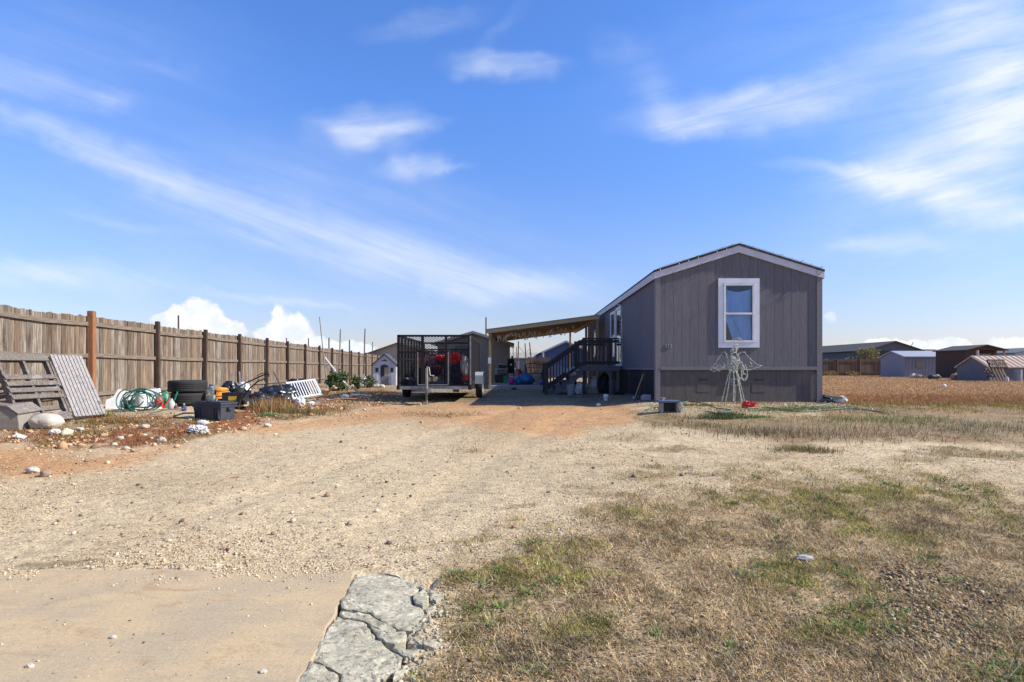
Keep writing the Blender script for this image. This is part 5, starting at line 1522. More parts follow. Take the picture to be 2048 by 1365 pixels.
# tail gate frame at the far end
ye = TD + TL
for x in np.linspace(TX0 + .3, TX1 - .3, 5): fr.lo((x - .022, ye - .02, TZ0), (x + .022, ye + .02, 1.45))
for z in (.55, .85, 1.15, 1.45): fr.lo((TX0 + .06, ye - .015, z - .02), (TX1 - .06, ye + .015, z + .02))
for a_, b_ in (((xv(805) + .0, TD + .05, 1.66), (TX0 + .06, TD + TL - .05, 1.66)),): pass
T_(fr, 'cage_frame', BLACK_STEEL)
gt = MB()
for px in (836, 897): gt.lo((xv(px) - .014, TD - .05, .36), (xv(px) + .014, TD - .03, 1.23))
gt.lo((xv(941) - .018, TD - .055, .36), (xv(941) + .018, TD - .031, TZ1 - .02)); gt.lo((xv(836), TD - .05, .345), (xv(897), TD - .03, .375))
T_(gt, 'gate_frame', GREY_STEEL)


def mesh_panel(o, u, v, pitch=.085, wdt=.0085, sl=.5):
    """expanded metal: two families of slanting strands clipped to the panel"""
    o, u, v = V(o), V(u), V(v); L, Hh = u.length, v.length; U_, V_ = u.normalized(), v.normalized(); n = U_.cross(V_)
    m = MB()
    for sg in (1, -1):
        k = -int(Hh / sl / pitch) - 2
        while k * pitch < L + Hh / sl:
            x0 = k * pitch; pts = []
            # strand x = x0 + sg * z / sl
            z0, z1 = 0, Hh
            xa, xb = x0, x0 + sg * Hh / sl
            if sg < 0: xa, xb = x0 + Hh / sl, x0
            def cz(x): return (x - xa) / (xb - xa) * Hh
            lo_, hi_ = max(min(xa, xb), 0), min(max(xa, xb), L)
            if hi_ - lo_ > .01:
                p = o + U_ * lo_ + V_ * cz(lo_); q = o + U_ * hi_ + V_ * cz(hi_)
                t = (q - p).normalized(); s_ = t.cross(n) * wdt / 2; e = n * .003
                m.mesh([p - s_ - e, p + s_ + e, q + s_ + e, q - s_ - e], [(0, 1, 2, 3)])
            k += 1
    return m


for o_, u_, v_ in (((TX0 + .01, TD + .03, TZ0), (0, TL - .06, 0), (0, 0, TZ1 - TZ0)), ((TX1 - .01, TD + .03, TZ0), (0, TL - .06, 0), (0, 0, TZ1 - TZ0)),
                   ((TX0 + .05, TD + .0, TZ0), (TX1 - TX0 - .1, 0, 0), (0, 0, TZ1 - TZ0 - .05)), ((TX0 + .05, ye, TZ0), (TX1 - TX0 - .1, 0, 0), (0, 0, 1.1))):
    T_(mesh_panel(o_, u_, v_, wdt=.016 if u_[0] == 0 else .010), 'mesh_panel', BLACK_STEEL, recalc=False)
# solid lower half of the side panels
T_(MB().lo((TX1 - .004, TD + .05, TZ0), (TX1 + .012, TD + TL - .05, TZ0 + .10)), 'side_plate', BLACK_STEEL)
T_(MB().lo((TX0 - .02, TD - .03, TZ0 - .12), (TX0 + .06, ye + .03, TZ0 - .021)).lo((TX1 - .06, TD - .03, TZ0 - .12), (TX1 + .02, ye + .03, TZ0 - .021)).lo((TX0 + .061, ye - .05, TZ0 - .12), (TX1 - .061, ye + .02, TZ0 - .022)), 'chassis', BLACK_STEEL)
T_(MB().lo((TX0 + .061, TD - .03, TZ0 - .11), (TX1 - .061, TD + .04, TZ0 - .022)), 'front_beam', GREY_STEEL)
dkb = MB()
for i in range(13):
    x = TX0 + .065 + i * (TX1 - TX0 - .13) / 13; dkb.lo((x + .003, TD + .045, TZ0 - .02), (x + (TX1 - TX0 - .13) / 13 - .003, ye - .055, TZ0 + .012))
T_(dkb, 'deck', DARK_STAIN)
tg = MB(); tip = V((-2.06, TD - .95, TZ0 - .10))
b3(tg, (TX0 + .35, TD + .3, TZ0 - .15), tip, .06, .08); b3(tg, (TX1 - .35, TD + .3, TZ0 - .15), tip + V((.02, 0, 0)), .06, .08)
b3(tg, tip + V((0, .05, .01)), tip + V((0, -.22, .01)), .10, .07)
T_(tg, 'tongue', GREY_STEEL)
jk = V((-2.19, TD - .62, 0)); jz = Hf(jk.x, jk.y)
jo = T_(MB().cyl((jk.x, jk.y, jz + .28), (jk.x, jk.y, .80), .038).cyl((jk.x, jk.y, jz + .02), (jk.x, jk.y, jz + .3), .028).cyl((jk.x, jk.y, jz), (jk.x, jk.y, jz + .02), .075), 'jack', GREY_STEEL, smooth=40)
T_(MB().tube([(jk.x, jk.y, .79), (jk.x + .02, jk.y - .05, .83), (jk.x + .07, jk.y - .06, .82), (jk.x + .10, jk.y - .06, .62), (jk.x + .20, jk.y - .06, .61)], .010, 6), 'crank', WHITE_PLASTIC, jo)
m = MB(); ch0 = tip + V((-.08, .1, -.03))
m.tube([ch0, ch0 + V((-.02, -.02, -.2)), V((-2.3, TD - .85, Hf(-2.3, TD - .9) + .02)), V((-2.7, TD - 1.05, Hf(-2.7, TD - 1) + .02)), V((-3.05, TD - .8, Hf(-3.05, TD - .8) + .02))], .012, 6)
T_(m, 'chain', RUST_STEEL)
for sx, x in ((-1, TX0 - .12), (1, TX1 + .13)):
    yv = TD + 2.05; rr = .335; zc = Hf(x, yv) + rr
    Mx = Matrix.Rotation(R(90), 3, 'Y')
    w_ = T_(MB().lathe([(.19, -.085), (.20, -.10), (.27, -.105), (.325, -.085), (rr, -.04), (rr, .04), (.325, .085), (.27, .105), (.20, .10), (.19, .085)], (x, yv, zc), 36, Mx), 'wheel', RUBBER, smooth=35)
    rm = T_(MB().lathe([(.02, -.02), (.07, -.03), (.12, .0), (.16, .03), (.192, .09), (.196, .10), (.196, -.08), (.02, -.06)], (x, yv, zc), 28, Mx), 'rim', pm('white_steel_rim', (.6, .6, .58), (.5, .5, .48), 4, .4), w_, smooth=35)
    fdm = MB(); prof = [(-.46, .10), (-.44, .34), (-.30, .44), (.30, .44), (.44, .34), (.46, .10)]
    for (y0, z0), (y1, z1) in zip(prof, prof[1:]):
        fdm.prism([(x - .115, yv + y0, zc + z0 - .005), (x + .125, yv + y0, zc + z0 - .005), (x + .125, yv + y1, zc + z1 - .005), (x - .115, yv + y1, zc + z1 - .005)], (0, 0, .008))
    T_(fdm, 'fender', pm('grey_fender', (.34, .34, .35), (.28, .28, .29), 4, .5))
# riding machine on the trailer
mw = thing('riding_mower', 'dark red riding mower with black handlebar carried inside the caged trailer', 'riding mower', (-2.28, TD + 1.7, TZ0 + .012), R(8))
DRED = pm('dark_red_paint', (.12, .009, .009), (.09, .008, .008), 4, .35)
MB().blob((-.02, -.45, .50), (.24, .42, .30), .05, 1.2, 3, 3).lo((-.20, -.2, .2), (.2, .7, .42)).build('body', DRED, mw, smooth=50)
for sx in (-1, 1):
    m = MB(); pr = [(.2, .42), (.28, .62), (.45, .74), (.7, .72), (.84, .55)]
    for (y0, z0), (y1, z1) in zip(pr, pr[1:]): m.prism([(sx * .22, y0, z0), (sx * .50, y0, z0), (sx * .50, y1, z1), (sx * .22, y1, z1)], (0, 0, .03))
    m.build('fender', DRED, mw)
    m = MB(); pr = [(-.75, .44), (-.66, .58), (-.50, .64), (-.34, .58)]
    for (y0, z0), (y1, z1) in zip(pr, pr[1:]): m.prism([(sx * .20, y0, z0), (sx * .46, y0, z0), (sx * .46, y1, z1), (sx * .20, y1, z1)], (0, 0, .03))
    m.build('front_fender', BLACK_STEEL, mw)
    for yv, r_, w_ in ((-.52, .21, .2), (.55, .27, .26)):
        MB().lathe([(.06, -w_ / 2), (r_ * .9, -w_ / 2), (r_, -w_ / 3), (r_, w_ / 3), (r_ * .9, w_ / 2), (.06, w_ / 2)], (sx * .40, yv, r_), 26, Matrix.Rotation(R(90), 3, 'Y')).build('wheel', RUBBER, mw, smooth=35)
MB().blob((0, .35, .72), (.17, .32, .09), .05, 1, 2, 3).build('seat', BLACK_PLASTIC, mw, smooth=50)
MB().tube([(-.42, -.05, .92), (-.30, -.12, .98), (-.1, -.22, .90), (0, -.25, .82), (.1, -.22, .90), (.30, -.12, .98), (.42, -.05, .92)], .016, 7).cyl((0, -.26, .55), (0, -.25, .86), .03).build('handlebar', BLACK_STEEL, mw, smooth=50)
MB().lo((-.16, -.90, .50), (.14, -.885, .515)).build('bumper_strip', GREY_STEEL, mw)
o = MB().blob((-1.48, TD + .70, TZ0 + .32), (.30, .40, .32), .22, 2.4, 21, 4, flat=-.30, ridge=True).build('trash_bag', BAG_BLACK, smooth=45); tag(setloc(o, (-1.48, TD + .70, TZ0 + .012)), 'big shiny black bag inside the trailer under the red rag', 'trash bag')
o = MB().blob((-1.60, TD + .50, TZ0 + .73), (.19, .18, .14), .5, 2.8, 23, 4, ridge=True).build('red_rag', RED_CLOTH, smooth=40); tag(setloc(o, (-1.60, TD + .55, TZ0 + .62)), 'bunched bright red rag on top of the black bag in the trailer', 'rag')
o = MB().blob((-1.99, TD + 1.0, TZ0 + .74), (.18, .12, .085), .4, 2.4, 24, 4, ridge=True).build('red_rag', RED_CLOTH, smooth=40); tag(setloc(o, (-1.99, TD + 1.0, TZ0 + .67)), 'folded red cloth lying on the mower hood behind the mesh', 'rag')
o = MB().lathe([(.09, 0), (.13, .03), (.14, .10), (.11, .18), (.04, .21)], (-1.24, TD + .24, TZ0 + .07), 20).build('red_can', RED_PLASTIC, smooth=45); tag(setloc(o, (-1.24, TD + .24, TZ0 + .07)), 'round red can low in the right front corner of the trailer', 'can')
o = MB().blob((-1.30, TD + .40, TZ0 + .45), (.10, .12, .34), .4, 2.2, 25, 3, ridge=True).build('glint_sheet', WHITE_PLASTIC, smooth=40); tag(setloc(o, (-1.30, TD + .4, TZ0 + .2)), 'crumpled pale sheet standing in for glints on the black bag in the trailer', 'glint sheet')  # added pale sheet imitates the bright glints on the black bag
o = MB().blob((-2.80, TD + .5, TZ0 + .10), (.22, .35, .10), .3, 2.2, 27, 3, ridge=True).build('coiled_strap', BLACK_PLASTIC, smooth=40); tag(setloc(o, (-2.8, TD + .5, TZ0 + .012)), 'heap of black straps in the left front corner of the trailer', 'straps')

# ================================================================== things round the deck and on the patio
b = on(3.0, 19.25); b.x = at(1189, 763, 19.2).x
for px, d, lb in ((1189, 19.3, 'white propane tank standing under the entrance landing'), (1226, 19.9, 'second pale tank under the landing beside the dark bag')):
    b = on(at(px, 760, d).x, d, .0 if px > 1200 else .16)
    o = thing('propane_tank', lb, 'propane tank', b)
    MB().lathe([(.10, 0), (.115, .03), (.15, .06), (.15, .26), (.12, .32), (.04, .345)], n=24).build('body', pm('tank_paint', (.62, .64, .66), (.54, .56, .58)), o, smooth=40)
    MB().lathe([(.075, .33), (.08, .41), (.072, .41), (.068, .33)], n=16).cyl((0, 0, .34), (0, 0, .39), .02).build('collar', WHITE_PLASTIC, o, smooth=40)
b = on(at(1189, 760, 19.3).x - .05, 19.25); tag(setloc(MB().lo(b + V((-.25, -.2, -.02)), b + V((.45, .2, .155))).build('block', CONC, bevel=.01), b), 'low concrete block under the propane tank', 'block')
bag(1207, 765, 19.0, (.20, .2, .36), 'tall slumped black bag under the entrance landing', 31, pm('dull_black_sack', (.014, .014, .016), rough=.8), .2, 1.6)
b = on(at(1142, 788, 18.3).x, 18.3); o = thing('plastic_bucket', 'grey plastic bucket on the ground beneath the stair stringer', 'bucket', b)
MB().lathe([(.11, 0), (.145, .30), (.152, .30), (.152, .33), (.138, .33), (.105, .01)], n=22).build('body', pm('grey_bucket', (.27, .28, .32), (.22, .23, .27)), o, smooth=40)
bag(1146, 747, 18.9, (.20, .2, .15), 'white shopping bag resting on the middle stair tread', 33, WHITE_PLASTIC, .35, 2.4, 'shopping_bag', 'bag')
o = [x for x in COL.objects if x.name.startswith('shopping_bag')][-1]; o.location.z = .56
bag(1160, 765, 18.95, (.15, .15, .22), 'white shopping bag in the dark under the stairs', 34, WHITE_PLASTIC, .35, 2.2, 'shopping_bag', 'bag')
a, b = on(at(1132, 793, 17.3).x, 17.3, .02), on(at(1203, 792, 17.4).x, 17.4, .02)
tag(setloc(MB().bar(a, b, .14, .04).build('plank', PALLET_GREY), a), 'grey plank lying in shade in front of the landing', 'plank')
a, b = on(at(1215, 794, 16.6).x, 16.6, .03), on(at(1240, 793, 16.8).x, 16.8, .03)
tag(setloc(MB().bar(a, b, .03, .03).build('stick', RAW_SCRAP), a), 'short pale stick beside the white jar in the shade', 'stick')
b = on(at(1212, 797, 15.9).x, 15.9, -.01); o = thing('jar', 'white rounded jar standing in the shade near the landing', 'jar', b)
MB().lathe([(.05, 0), (.055, .02), (.05, .06), (.075, .09), (.08, .14), (.05, .18), (.001, .185)], n=18).build('body', WHITE_PLASTIC, o, smooth=40)
b = on(at(1197, 812, 14.3).x, 14.3); tag(setloc(MB().blob(b + V((0, 0, .03)), (.055, .045, .04), .15, 1.5, 3, 3, flat=-.03).build('cup', WHITE_PLASTIC, smooth=50), b), 'small white cup tipped over at the edge of the home shadow', 'cup')
bag(1238, 780, 18.0, (.16, .14, .06), 'flat dark mat of debris right of the white jar', 37, BLACK_PLASTIC, .3, 2, 'debris_heap', 'debris')
# styrofoam box and tools beside the side wall
b = on(at(1298, 797, 14.7).x, 14.7); o = MB().prism([b + V(p) for p in ((-.16, 0, 0), (.16, 0, 0), (.16, 0, .10), (.12, 0, .14), (-.10, 0, .145), (-.16, 0, .10))], (0, .22, 0)).build('foam_box', pm('grey_foam', (.42, .42, .46), (.36, .36, .40)), bevel=.008)
tag(setloc(o, b), 'pale foam box in the shade by the front corner of the home', 'box')
for i, (x0, y0, x1, y1) in enumerate(((1268, 797, 1305, 748), (1276, 796, 1309, 750))):
    a = on(at(x0, y0, 14.9).x, 14.9, .01); b = V((3.44 + .0, 15.2, at(x1, y1, 15.2).z))
    o = thing('long_tool', ('front' if i == 0 else 'rear') + ' one of two long-handled tools leaning on the shaded side wall', 'tool', a)
    MB().tube([a, b], .013, 6).build('handle', RAW_SCRAP if i == 0 else RUST_STEEL, o, world=True)
    MB().blob(a + V((.0, 0, .04)), (.05, .04, .06), .2, 1.5, i, 2).build('tool_head', GREY_STEEL if i == 0 else RUST_STEEL, o, world=True)
# bench-like hose box
b = gnd(1338, 825); o = thing('garden_stool', 'low pale plastic stool with blue-grey top and open front', 'stool', b, R(-4))
PALEP = pm('pale_plastic_frame', (.33, .32, .28), (.24, .23, .21), 6, .5)
for sx in (-1, 1):
    MB().lo((sx * .16 - .03, -.12, -.02), (sx * .16 + .03, .14, .20)).build('leg', PALEP, o, bevel=.012)
MB().lo((-.128, .09, .0), (.128, .13, .198)).build('back_panel', BLACK_PLASTIC, o)
MB().lo((-.25, -.15, .202), (.21, .16, .245)).build('seat', pm('blue_grey_plastic', (.13, .17, .26), (.10, .14, .22), 4, .45), o, bevel=.016)
MB().lathe([(.05, .246), (.03, .255), (.03, .275), (.06, .285), (.055, .292)], (-.12, .06, 0), 18).build('cap_knob', PALEP, o, smooth=40)
MB().tube([(.205, -.10, .19), (.22, -.12, .10), (.195, -.12, .02), (.24, -.1, .0), (.265, -.06, .10), (.23, -.05, .20)], .014, 6).build('bracket', PALEP, o, smooth=50)
# garden hoses in front of the home
def ground_tube(name, px, r, mat, lb, cat='hose', lift=.012, humps=None):
    pts = [gnd(x, y) for x, y in px]; out = []
    for i in range(len(pts) - 1):
        p0, p1, p2, p3 = pts[max(i - 1, 0)], pts[i], pts[i + 1], pts[min(i + 2, len(pts) - 1)]
        for t in np.linspace(0, 1, 9)[:-1]:
            q = .5 * ((2 * p1) + (p2 - p0) * t + (2 * p0 - 5 * p1 + 4 * p2 - p3) * t * t + (3 * p1 - p0 - 3 * p2 + p3) * t ** 3)
            q.z = Hf(q.x, q.y) + r + lift; out.append(q)
    o = MB().tube(out, r, 6).build(name, mat, smooth=60); return tag(setloc(o, pts[0]), lb, cat)


ground_tube('garden_hose', [(1362, 808), (1378, 805), (1400, 808), (1430, 818), (1462, 823), (1440, 830), (1410, 824)], .012, HOSE_GREEN, 'green hose looping from the stool toward the wire angel')
ground_tube('garden_hose', [(1496, 819), (1530, 817), (1570, 821), (1610, 816), (1650, 812), (1668, 806), (1684, 803)], .012, pm('teal_hose', (.10, .24, .19), (.06, .18, .14), 10, .5), 'pale teal hose running right from the red bow past the home corner')
ground_tube('garden_hose', [(1500, 824), (1545, 820), (1600, 826), (1680, 820), (1730, 822), (1772, 828)], .010, HOSE_GREEN, 'dark green hose lying below the teal hose at the home corner')
ground_tube('garden_hose', [(1290, 822), (1310, 818), (1330, 820), (1322, 826)], .012, HOSE_GREEN, 'short green hose end lying left of the stool')
# rubble and boards at the right corner
for i, (px, py, d, w, lb) in enumerate([(1655, 803, 14.0, .5, 'weathered board on the small pile at the right home corner'), (1672, 800, 14.1, .42, 'pale board laid across the pile at the right home corner'), (1668, 808, 13.8, .3, 'short thick board at the front of the corner pile')]):
    b = at(px, py, d); b.z = Hf(b.x, d) + .04 + .05 * i
    tag(setloc(MB().bar(b + V((-w / 2, .1, .03)), b + V((w / 2, -.12, 0)), .12, .05).build('board_scrap', PALLET_LONG if i else PALLET_GREY), b), lb, 'board')
bag(1650, 806, 14.2, (.18, .2, .10), 'dark lump at the foot of the right home corner', 41, BLACK_PLASTIC, .3, 2, 'debris_heap', 'debris')
bag(1682, 808, 13.8, (.12, .1, .09), 'pale crumpled bag beside the corner pile', 42, WHITE_PLASTIC, .4, 2.2, 'plastic_bag', 'bag')
clump('grass_clump', 1440, 838, .30, .10, 700, .10, [(.05, .09, .03), (.09, .11, .04), (.14, .13, .05)], 'dark low weeds left of the red bow', 21)
clump('grass_clump', 1570, 822, .5, .12, 800, .09, [(.12, .17, .04), (.18, .20, .06), (.25, .19, .09)], 'green weeds along the hoses in front of the home', 22)
clump('grass_clump', 1512, 836, .16, .06, 300, .07, [(.11, .19, .05), (.17, .22, .07)], 'small bright green tuft right below the red bow', 23)
clump('grass_clump', 1515, 868, .45, .28, 700, .14, [(.30, .21, .12), (.20, .15, .08), (.14, .13, .05), (.34, .27, .18)], 'wiry brown weed clump on the verge below the red bow', 24)
clump('grass_clump', 1640, 872, .7, .35, 900, .14, [(.34, .24, .14), (.26, .17, .09), (.38, .31, .21), (.15, .13, .05)], 'broad dry brown weed clump along the verge at right', 25)
clump('grass_clump', 1960, 858, 1.0, .4, 900, .13, [(.30, .25, .17), (.20, .18, .12), (.16, .17, .06)], 'grey-brown weed clump at the right edge of the verge', 26)
clump('grass_clump', 1385, 812, .30, .10, 450, .10, [(.20, .20, .07), (.30, .24, .11), (.12, .14, .04)], '', 22)
clump('grass_clump', 1500, 808, .5, .08, 500, .08, [(.22, .21, .08), (.32, .25, .12)], '', 22)
clump('grass_clump', 1620, 818, .5, .12, 600, .09, [(.13, .18, .05), (.22, .22, .08)], '', 22)
clump('grass_clump', 1450, 832, .22, .10, 500, .11, [(.05, .08, .03), (.09, .11, .05)], '', 22)
clump('grass_clump', 1770, 842, .8, .35, 900, .10, [(.15, .21, .05), (.22, .25, .07), (.10, .16, .04)], 'bright green weed patch on the verge right of the home', 28)
clump('grass_clump', 1395, 852, .35, .2, 400, .10, [(.20, .17, .07), (.30, .20, .11), (.14, .14, .05)], 'sparse brown weed tuft on the verge below the stool', 29)
clump('grass_clump', 1610, 903, .22, .10, 500, .08, [(.16, .16, .05), (.24, .17, .09)], 'small weed tuft on the sandy track', 27)
o = gnd(1610, 1120); tag(setloc(MB().blob(o + V((0, 0, .012)), (.052, .045, .016), .35, 2, 5, 3).build('plastic_scrap', pm('grey_scrap', (.40, .38, .36), (.32, .30, .28)), smooth=40), o), 'flat pale scrap lying in the grass at right', 'scrap')

ground_tube('twig', [(424, 971), (440, 963), (456, 958), (480, 955)], .006, STONE_BROWN, 'thin brown twig lying on the gravel drive', 'twig', .004)
# ---- wire angel
ab = gnd(1472, 811); ab = V((at(1472, 805, 13.1).x, 13.1, Hf(5.06, 13.1)))
an = thing('wire_angel', 'tall wire-frame garden angel wrapped in pale light string before the window', 'garden figure', ab)
PXM = F / 13.1


def ap_(x, y, dy=0.0):      # drawing units to metres
    return V(((1400 + x / 7.18 - 1472) / PXM, dy, .80 - (660 + y / 7.18 - HY) / PXM - ab.z))


WRAP = pm('light_string_wrap', (.80, .80, .70), (.20, .24, .15), 55, .5)
WIRE = pm('white_wire', (.55, .55, .48), (.42, .43, .36), 30, .5)


def smooth_pts(pts, n=6):
    out = []
    for i in range(len(pts) - 1):
        p0, p1, p2, p3 = pts[max(i - 1, 0)], pts[i], pts[i + 1], pts[min(i + 2, len(pts) - 1)]
        for t in np.linspace(0, 1, n, endpoint=False):
            out.append(.5 * ((2 * p1) + (p2 - p0) * t + (2 * p0 - 5 * p1 + 4 * p2 - p3) * t * t + (3 * p1 - p0 - 3 * p2 + p3) * t ** 3))
    return out + [pts[-1]]


def wire(name, lines, r=.006, wrap=.011):
    m = MB(); rnd = random.Random(len(lines))
    for ln in lines:
        pts = smooth_pts([ap_(*p) for p in ln]); m.tube(pts, r, 5)
        L = sum((b - a).length for a, b in zip(pts, pts[1:])); n = max(3, int(L / .028))
        for i in range(n):
            t = i / n * (len(pts) - 1); k = int(t); q = pts[k].lerp(pts[min(k + 1, len(pts) - 1)], t - k)
            d = V((rnd.gauss(0, 1), rnd.gauss(0, 1), rnd.gauss(0, 1))).normalized()
            m.cyl(q, q + d * rnd.uniform(.012, .03), rnd.uniform(.004, .007), None, 5)
    return m.build(name, WRAP, an)


wire('skirt', [[(430, 585, -.05), (375, 800, -.14), (320, 1025, -.2)], [(440, 585, .05), (400, 800, .14), (365, 1030, .22)], [(455, 590, -.08), (448, 800, -.2), (435, 1045, -.27)], [(495, 590, -.08), (515, 820, -.2), (532, 1060, -.27)], [(500, 590, .06), (520, 800, .16), (538, 1040, .24)], [(520, 590, -.05), (570, 850, -.12), (600, 1050, -.18)], [(535, 590, .02), (590, 850, .08), (642, 1085, .1)],
               [(420, 588, 0), (475, 600, -.09), (540, 590, 0), (475, 580, .09), (420, 588, 0)]], .007)
wire('torso', [[(450, 350, 0), (430, 450, -.06), (440, 590, 0)], [(525, 340, 0), (560, 430, -.05), (525, 590, 0)], [(440, 400, -.05), (490, 500, -.1), (545, 420, -.05)], [(480, 440, -.08), (470, 540, -.09), (490, 600, -.06)], [(450, 340, 0), (470, 420, -.07), (520, 440, -.07), (530, 350, 0), (490, 325, -.04), (450, 350, 0)],
               [(410, 430, -.02), (380, 500, -.06), (400, 560, -.08), (440, 590, -.08)], [(400, 440, 0), (420, 520, -.05), (470, 560, -.08)], [(560, 420, 0), (600, 500, -.06), (620, 570, -.08), (560, 600, -.1)], [(430, 480, -.05), (520, 520, -.09)], [(440, 540, -.05), (540, 470, -.09)], [(470, 380, -.05), (520, 560, -.08)], [(550, 440, -.03), (580, 560, -.07), (560, 690, -.12)], [(500, 590, -.06), (540, 690, -.12), (600, 720, -.13)]], .006)
wire('head', [[(480, 330, 0), (470, 260, -.05), (500, 215, -.06), (540, 230, -.03), (535, 290, 0), (500, 330, 0), (480, 330, 0)], [(490, 320, .05), (480, 250, .06), (520, 215, .05), (545, 260, .04), (510, 325, .05)], [(465, 280, 0), (440, 300, 0), (455, 370, 0)], [(500, 240, -.06), (510, 320, -.06)], [(480, 280, -.07), (540, 270, -.05)]], .006)
wire('halo', [[(460, 150, 0), (490, 128, -.08), (545, 124, -.08), (590, 150, 0), (545, 160, .08), (490, 160, .08), (460, 150, 0)], [(470, 210, 0), (480, 170, 0), (500, 150, 0)]], .005)
wire('trumpet', [[(490, 300, -.1), (525, 225, -.14), (570, 170, -.18)], [(570, 170, -.18), (600, 185, -.18), (590, 215, -.18), (545, 240, -.16)], [(570, 170, -.18), (606, 180, -.21)]], .006)
wire('wing', [[(405, 410, .04), (390, 350, .05), (365, 320, .06), (330, 335, .07), (290, 400, .08), (230, 490, .08), (165, 575, .07)], [(165, 575, .07), (220, 600, .07), (260, 580, .07), (300, 590, .06), (350, 540, .05), (400, 500, .04)], [(240, 490, .08), (270, 520, .08), (230, 560, .08)], [(300, 480, .07), (310, 540, .07), (290, 590, .07)], [(345, 460, .06), (370, 520, .06), (330, 570, .06)], [(220, 500, .08), (210, 560, .08)]], .004)
wire('wing', [[(570, 350, .04), (600, 325, .05), (645, 322, .06), (680, 345, .07), (720, 395, .08), (780, 450, .08), (840, 495, .08), (893, 518, .07)], [(893, 518, .07), (855, 540, .07), (820, 535, .07), (800, 560, .07), (720, 575, .06), (660, 570, .05)], [(735, 460, .07), (770, 495, .07)], [(720, 520, .07), (790, 530, .07)], [(850, 500, .08), (870, 525, .08)]], .004)
wire('lyre', [[(610, 500, -.14), (640, 600, -.15), (640, 680, -.15), (600, 725, -.15), (565, 690, -.15), (570, 640, -.15), (620, 640, -.15), (630, 680, -.15), (600, 700, -.15)], [(580, 500, -.14), (585, 640, -.15)]], .008)
rs = random.Random(77)
def scribble(cx, cy, rx, ry, n, dy):
    out = []
    for _ in range(n):
        a0 = rs.uniform(0, 6.28); out.append([(cx + rx * rs.uniform(.3, 1) * math.cos(a0 + t * rs.uniform(.8, 1.4)), cy + ry * rs.uniform(.3, 1) * math.sin(a0 + t * rs.uniform(.8, 1.4)), dy + rs.uniform(-.07, .07)) for t in range(4)])
    return out
wire('torso', scribble(480, 480, 65, 100, 9, -.03), .003)
wire('wing', scribble(290, 540, 90, 40, 5, .06), .0022)
rb = on(ab.x + .12, ab.y - .42); o = thing('red_bow', 'bright red bow heaped on the ground in front of the wire angel', 'bow', rb)
MB().blob((-.05, 0, .075), (.085, .08, .08), .3, 2.2, 51, 4, flat=-.07, ridge=True).build('loop', RED_PLASTIC, o, smooth=45)
MB().blob((.10, .02, .085), (.07, .06, .05), .35, 2.4, 52, 4, ridge=True).build('loop', RED_PLASTIC, o, smooth=45)
MB().blob((.10, -.03, .025), (.08, .05, .03), .3, 2.4, 53, 3, ridge=True).blob((-.14, -.02, .05), (.03, .03, .05), .3, 2.4, 54, 3).build('ribbon_tail', RED_PLASTIC, o, smooth=45)

# ---- patio clutter
def table(name, lb, x0, x1, y, z, top, mat, legm, dep=.7, wr=False):
    o = thing(name, lb, 'table', V(((x0 + x1) / 2, y, z)))
    MB().lo((x0 - (x0 + x1) / 2, 0, top - .03), (x1 - (x0 + x1) / 2, dep, top)).build('tabletop', mat, o, bevel=.006)
    for sx in (0, 1):
        for sy in (0, 1):
            x = (x0 + .05 if sx == 0 else x1 - .05) - (x0 + x1) / 2; yv = .05 + sy * (dep - .1)
            if wr:
                MB().tube([(x, yv, top - .03), (x * .9, yv, top * .7), (x * .82, yv, top * .5), (x * .95, yv, top * .2), (x, yv, 0)], .016, 6).build('leg', legm, o)
            else: MB().lo((x - .02, yv - .02, 0), (x + .02, yv + .02, top - .031)).build('leg', legm, o)
    return o


P_ = lambda px, d: (px - CX) / F * d
table('patio_table', 'wrought-leg patio table with dull blue top on the covered patio', P_(1050, 26.3), P_(1090, 26.3), 26.3, .12, .74, pm('blue_grey_top', (.12, .16, .20)), BLACK_STEEL, .9, True)
m = MB(); tb = thing('patio_bench', 'black wrought-iron bench with scroll back beside the blue patio table', 'bench', V((P_(1068, 27.6), 27.6, .12)))
for x in (-.42, .42): m.tube([(x, -.2, 0), (x, -.2, .42), (x, .2, .42), (x, .26, .86)], .018, 6).tube([(x, .2, 0), (x, .2, .42)], .018, 6)
m.build('frame', BLACK_STEEL, tb)
m = MB()
for i in range(7): m.lo((-.42, -.22 + i * .065, .42), (.42, -.18 + i * .065, .445))
m.build('seat', BLACK_STEEL, tb)
m = MB()
for i in range(5): m.tube([(-.34 + .17 * i + .06 * math.sin(t), .22 + .04 * (t / 6.28), .48 + .055 * t) for t in np.linspace(0, 6.28, 12)], .010, 5)
m.tube([(-.42, .26, .86), (0, .27, .92), (.42, .26, .86)], .016, 6).build('backrest', BLACK_STEEL, tb)
table('folding_table', 'white folding table beside the carport posts and tan shed', P_(990, 29.2), P_(1017, 29.2) + .1, 29.2, .0 + .0, .78, WHITE_PLASTIC, WHITE_PLASTIC, .6)
o = MB().bar((P_(996, 29.4), 29.4, 1.03), (P_(1013, 29.4), 29.4, .98), .30, .03).build('white_tray', WHITE_PLASTIC); tag(setloc(o, (P_(1004, 29.4), 29.4, 1.0)), 'white tray tilted above the folding table against the shed', 'tray')
o = MB().lo((P_(997, 29.35), 29.3, .785), (P_(1012, 29.35), 29.65, .985)).build('grey_crate', BLACK_PLASTIC); tag(setloc(o, (P_(1004, 29.4), 29.4, .785)), 'dark crate on the folding table under the white tray', 'crate')
sm = thing('smoker_grill', 'tall black smoker cabinet beyond the white folding table', 'grill', V((P_(1022, 28.2), 28.2, .0)))
MB().lo((-.16, 0, .55), (.16, .35, 1.25)).build('cabinet', BLACK_STEEL, sm, bevel=.012)
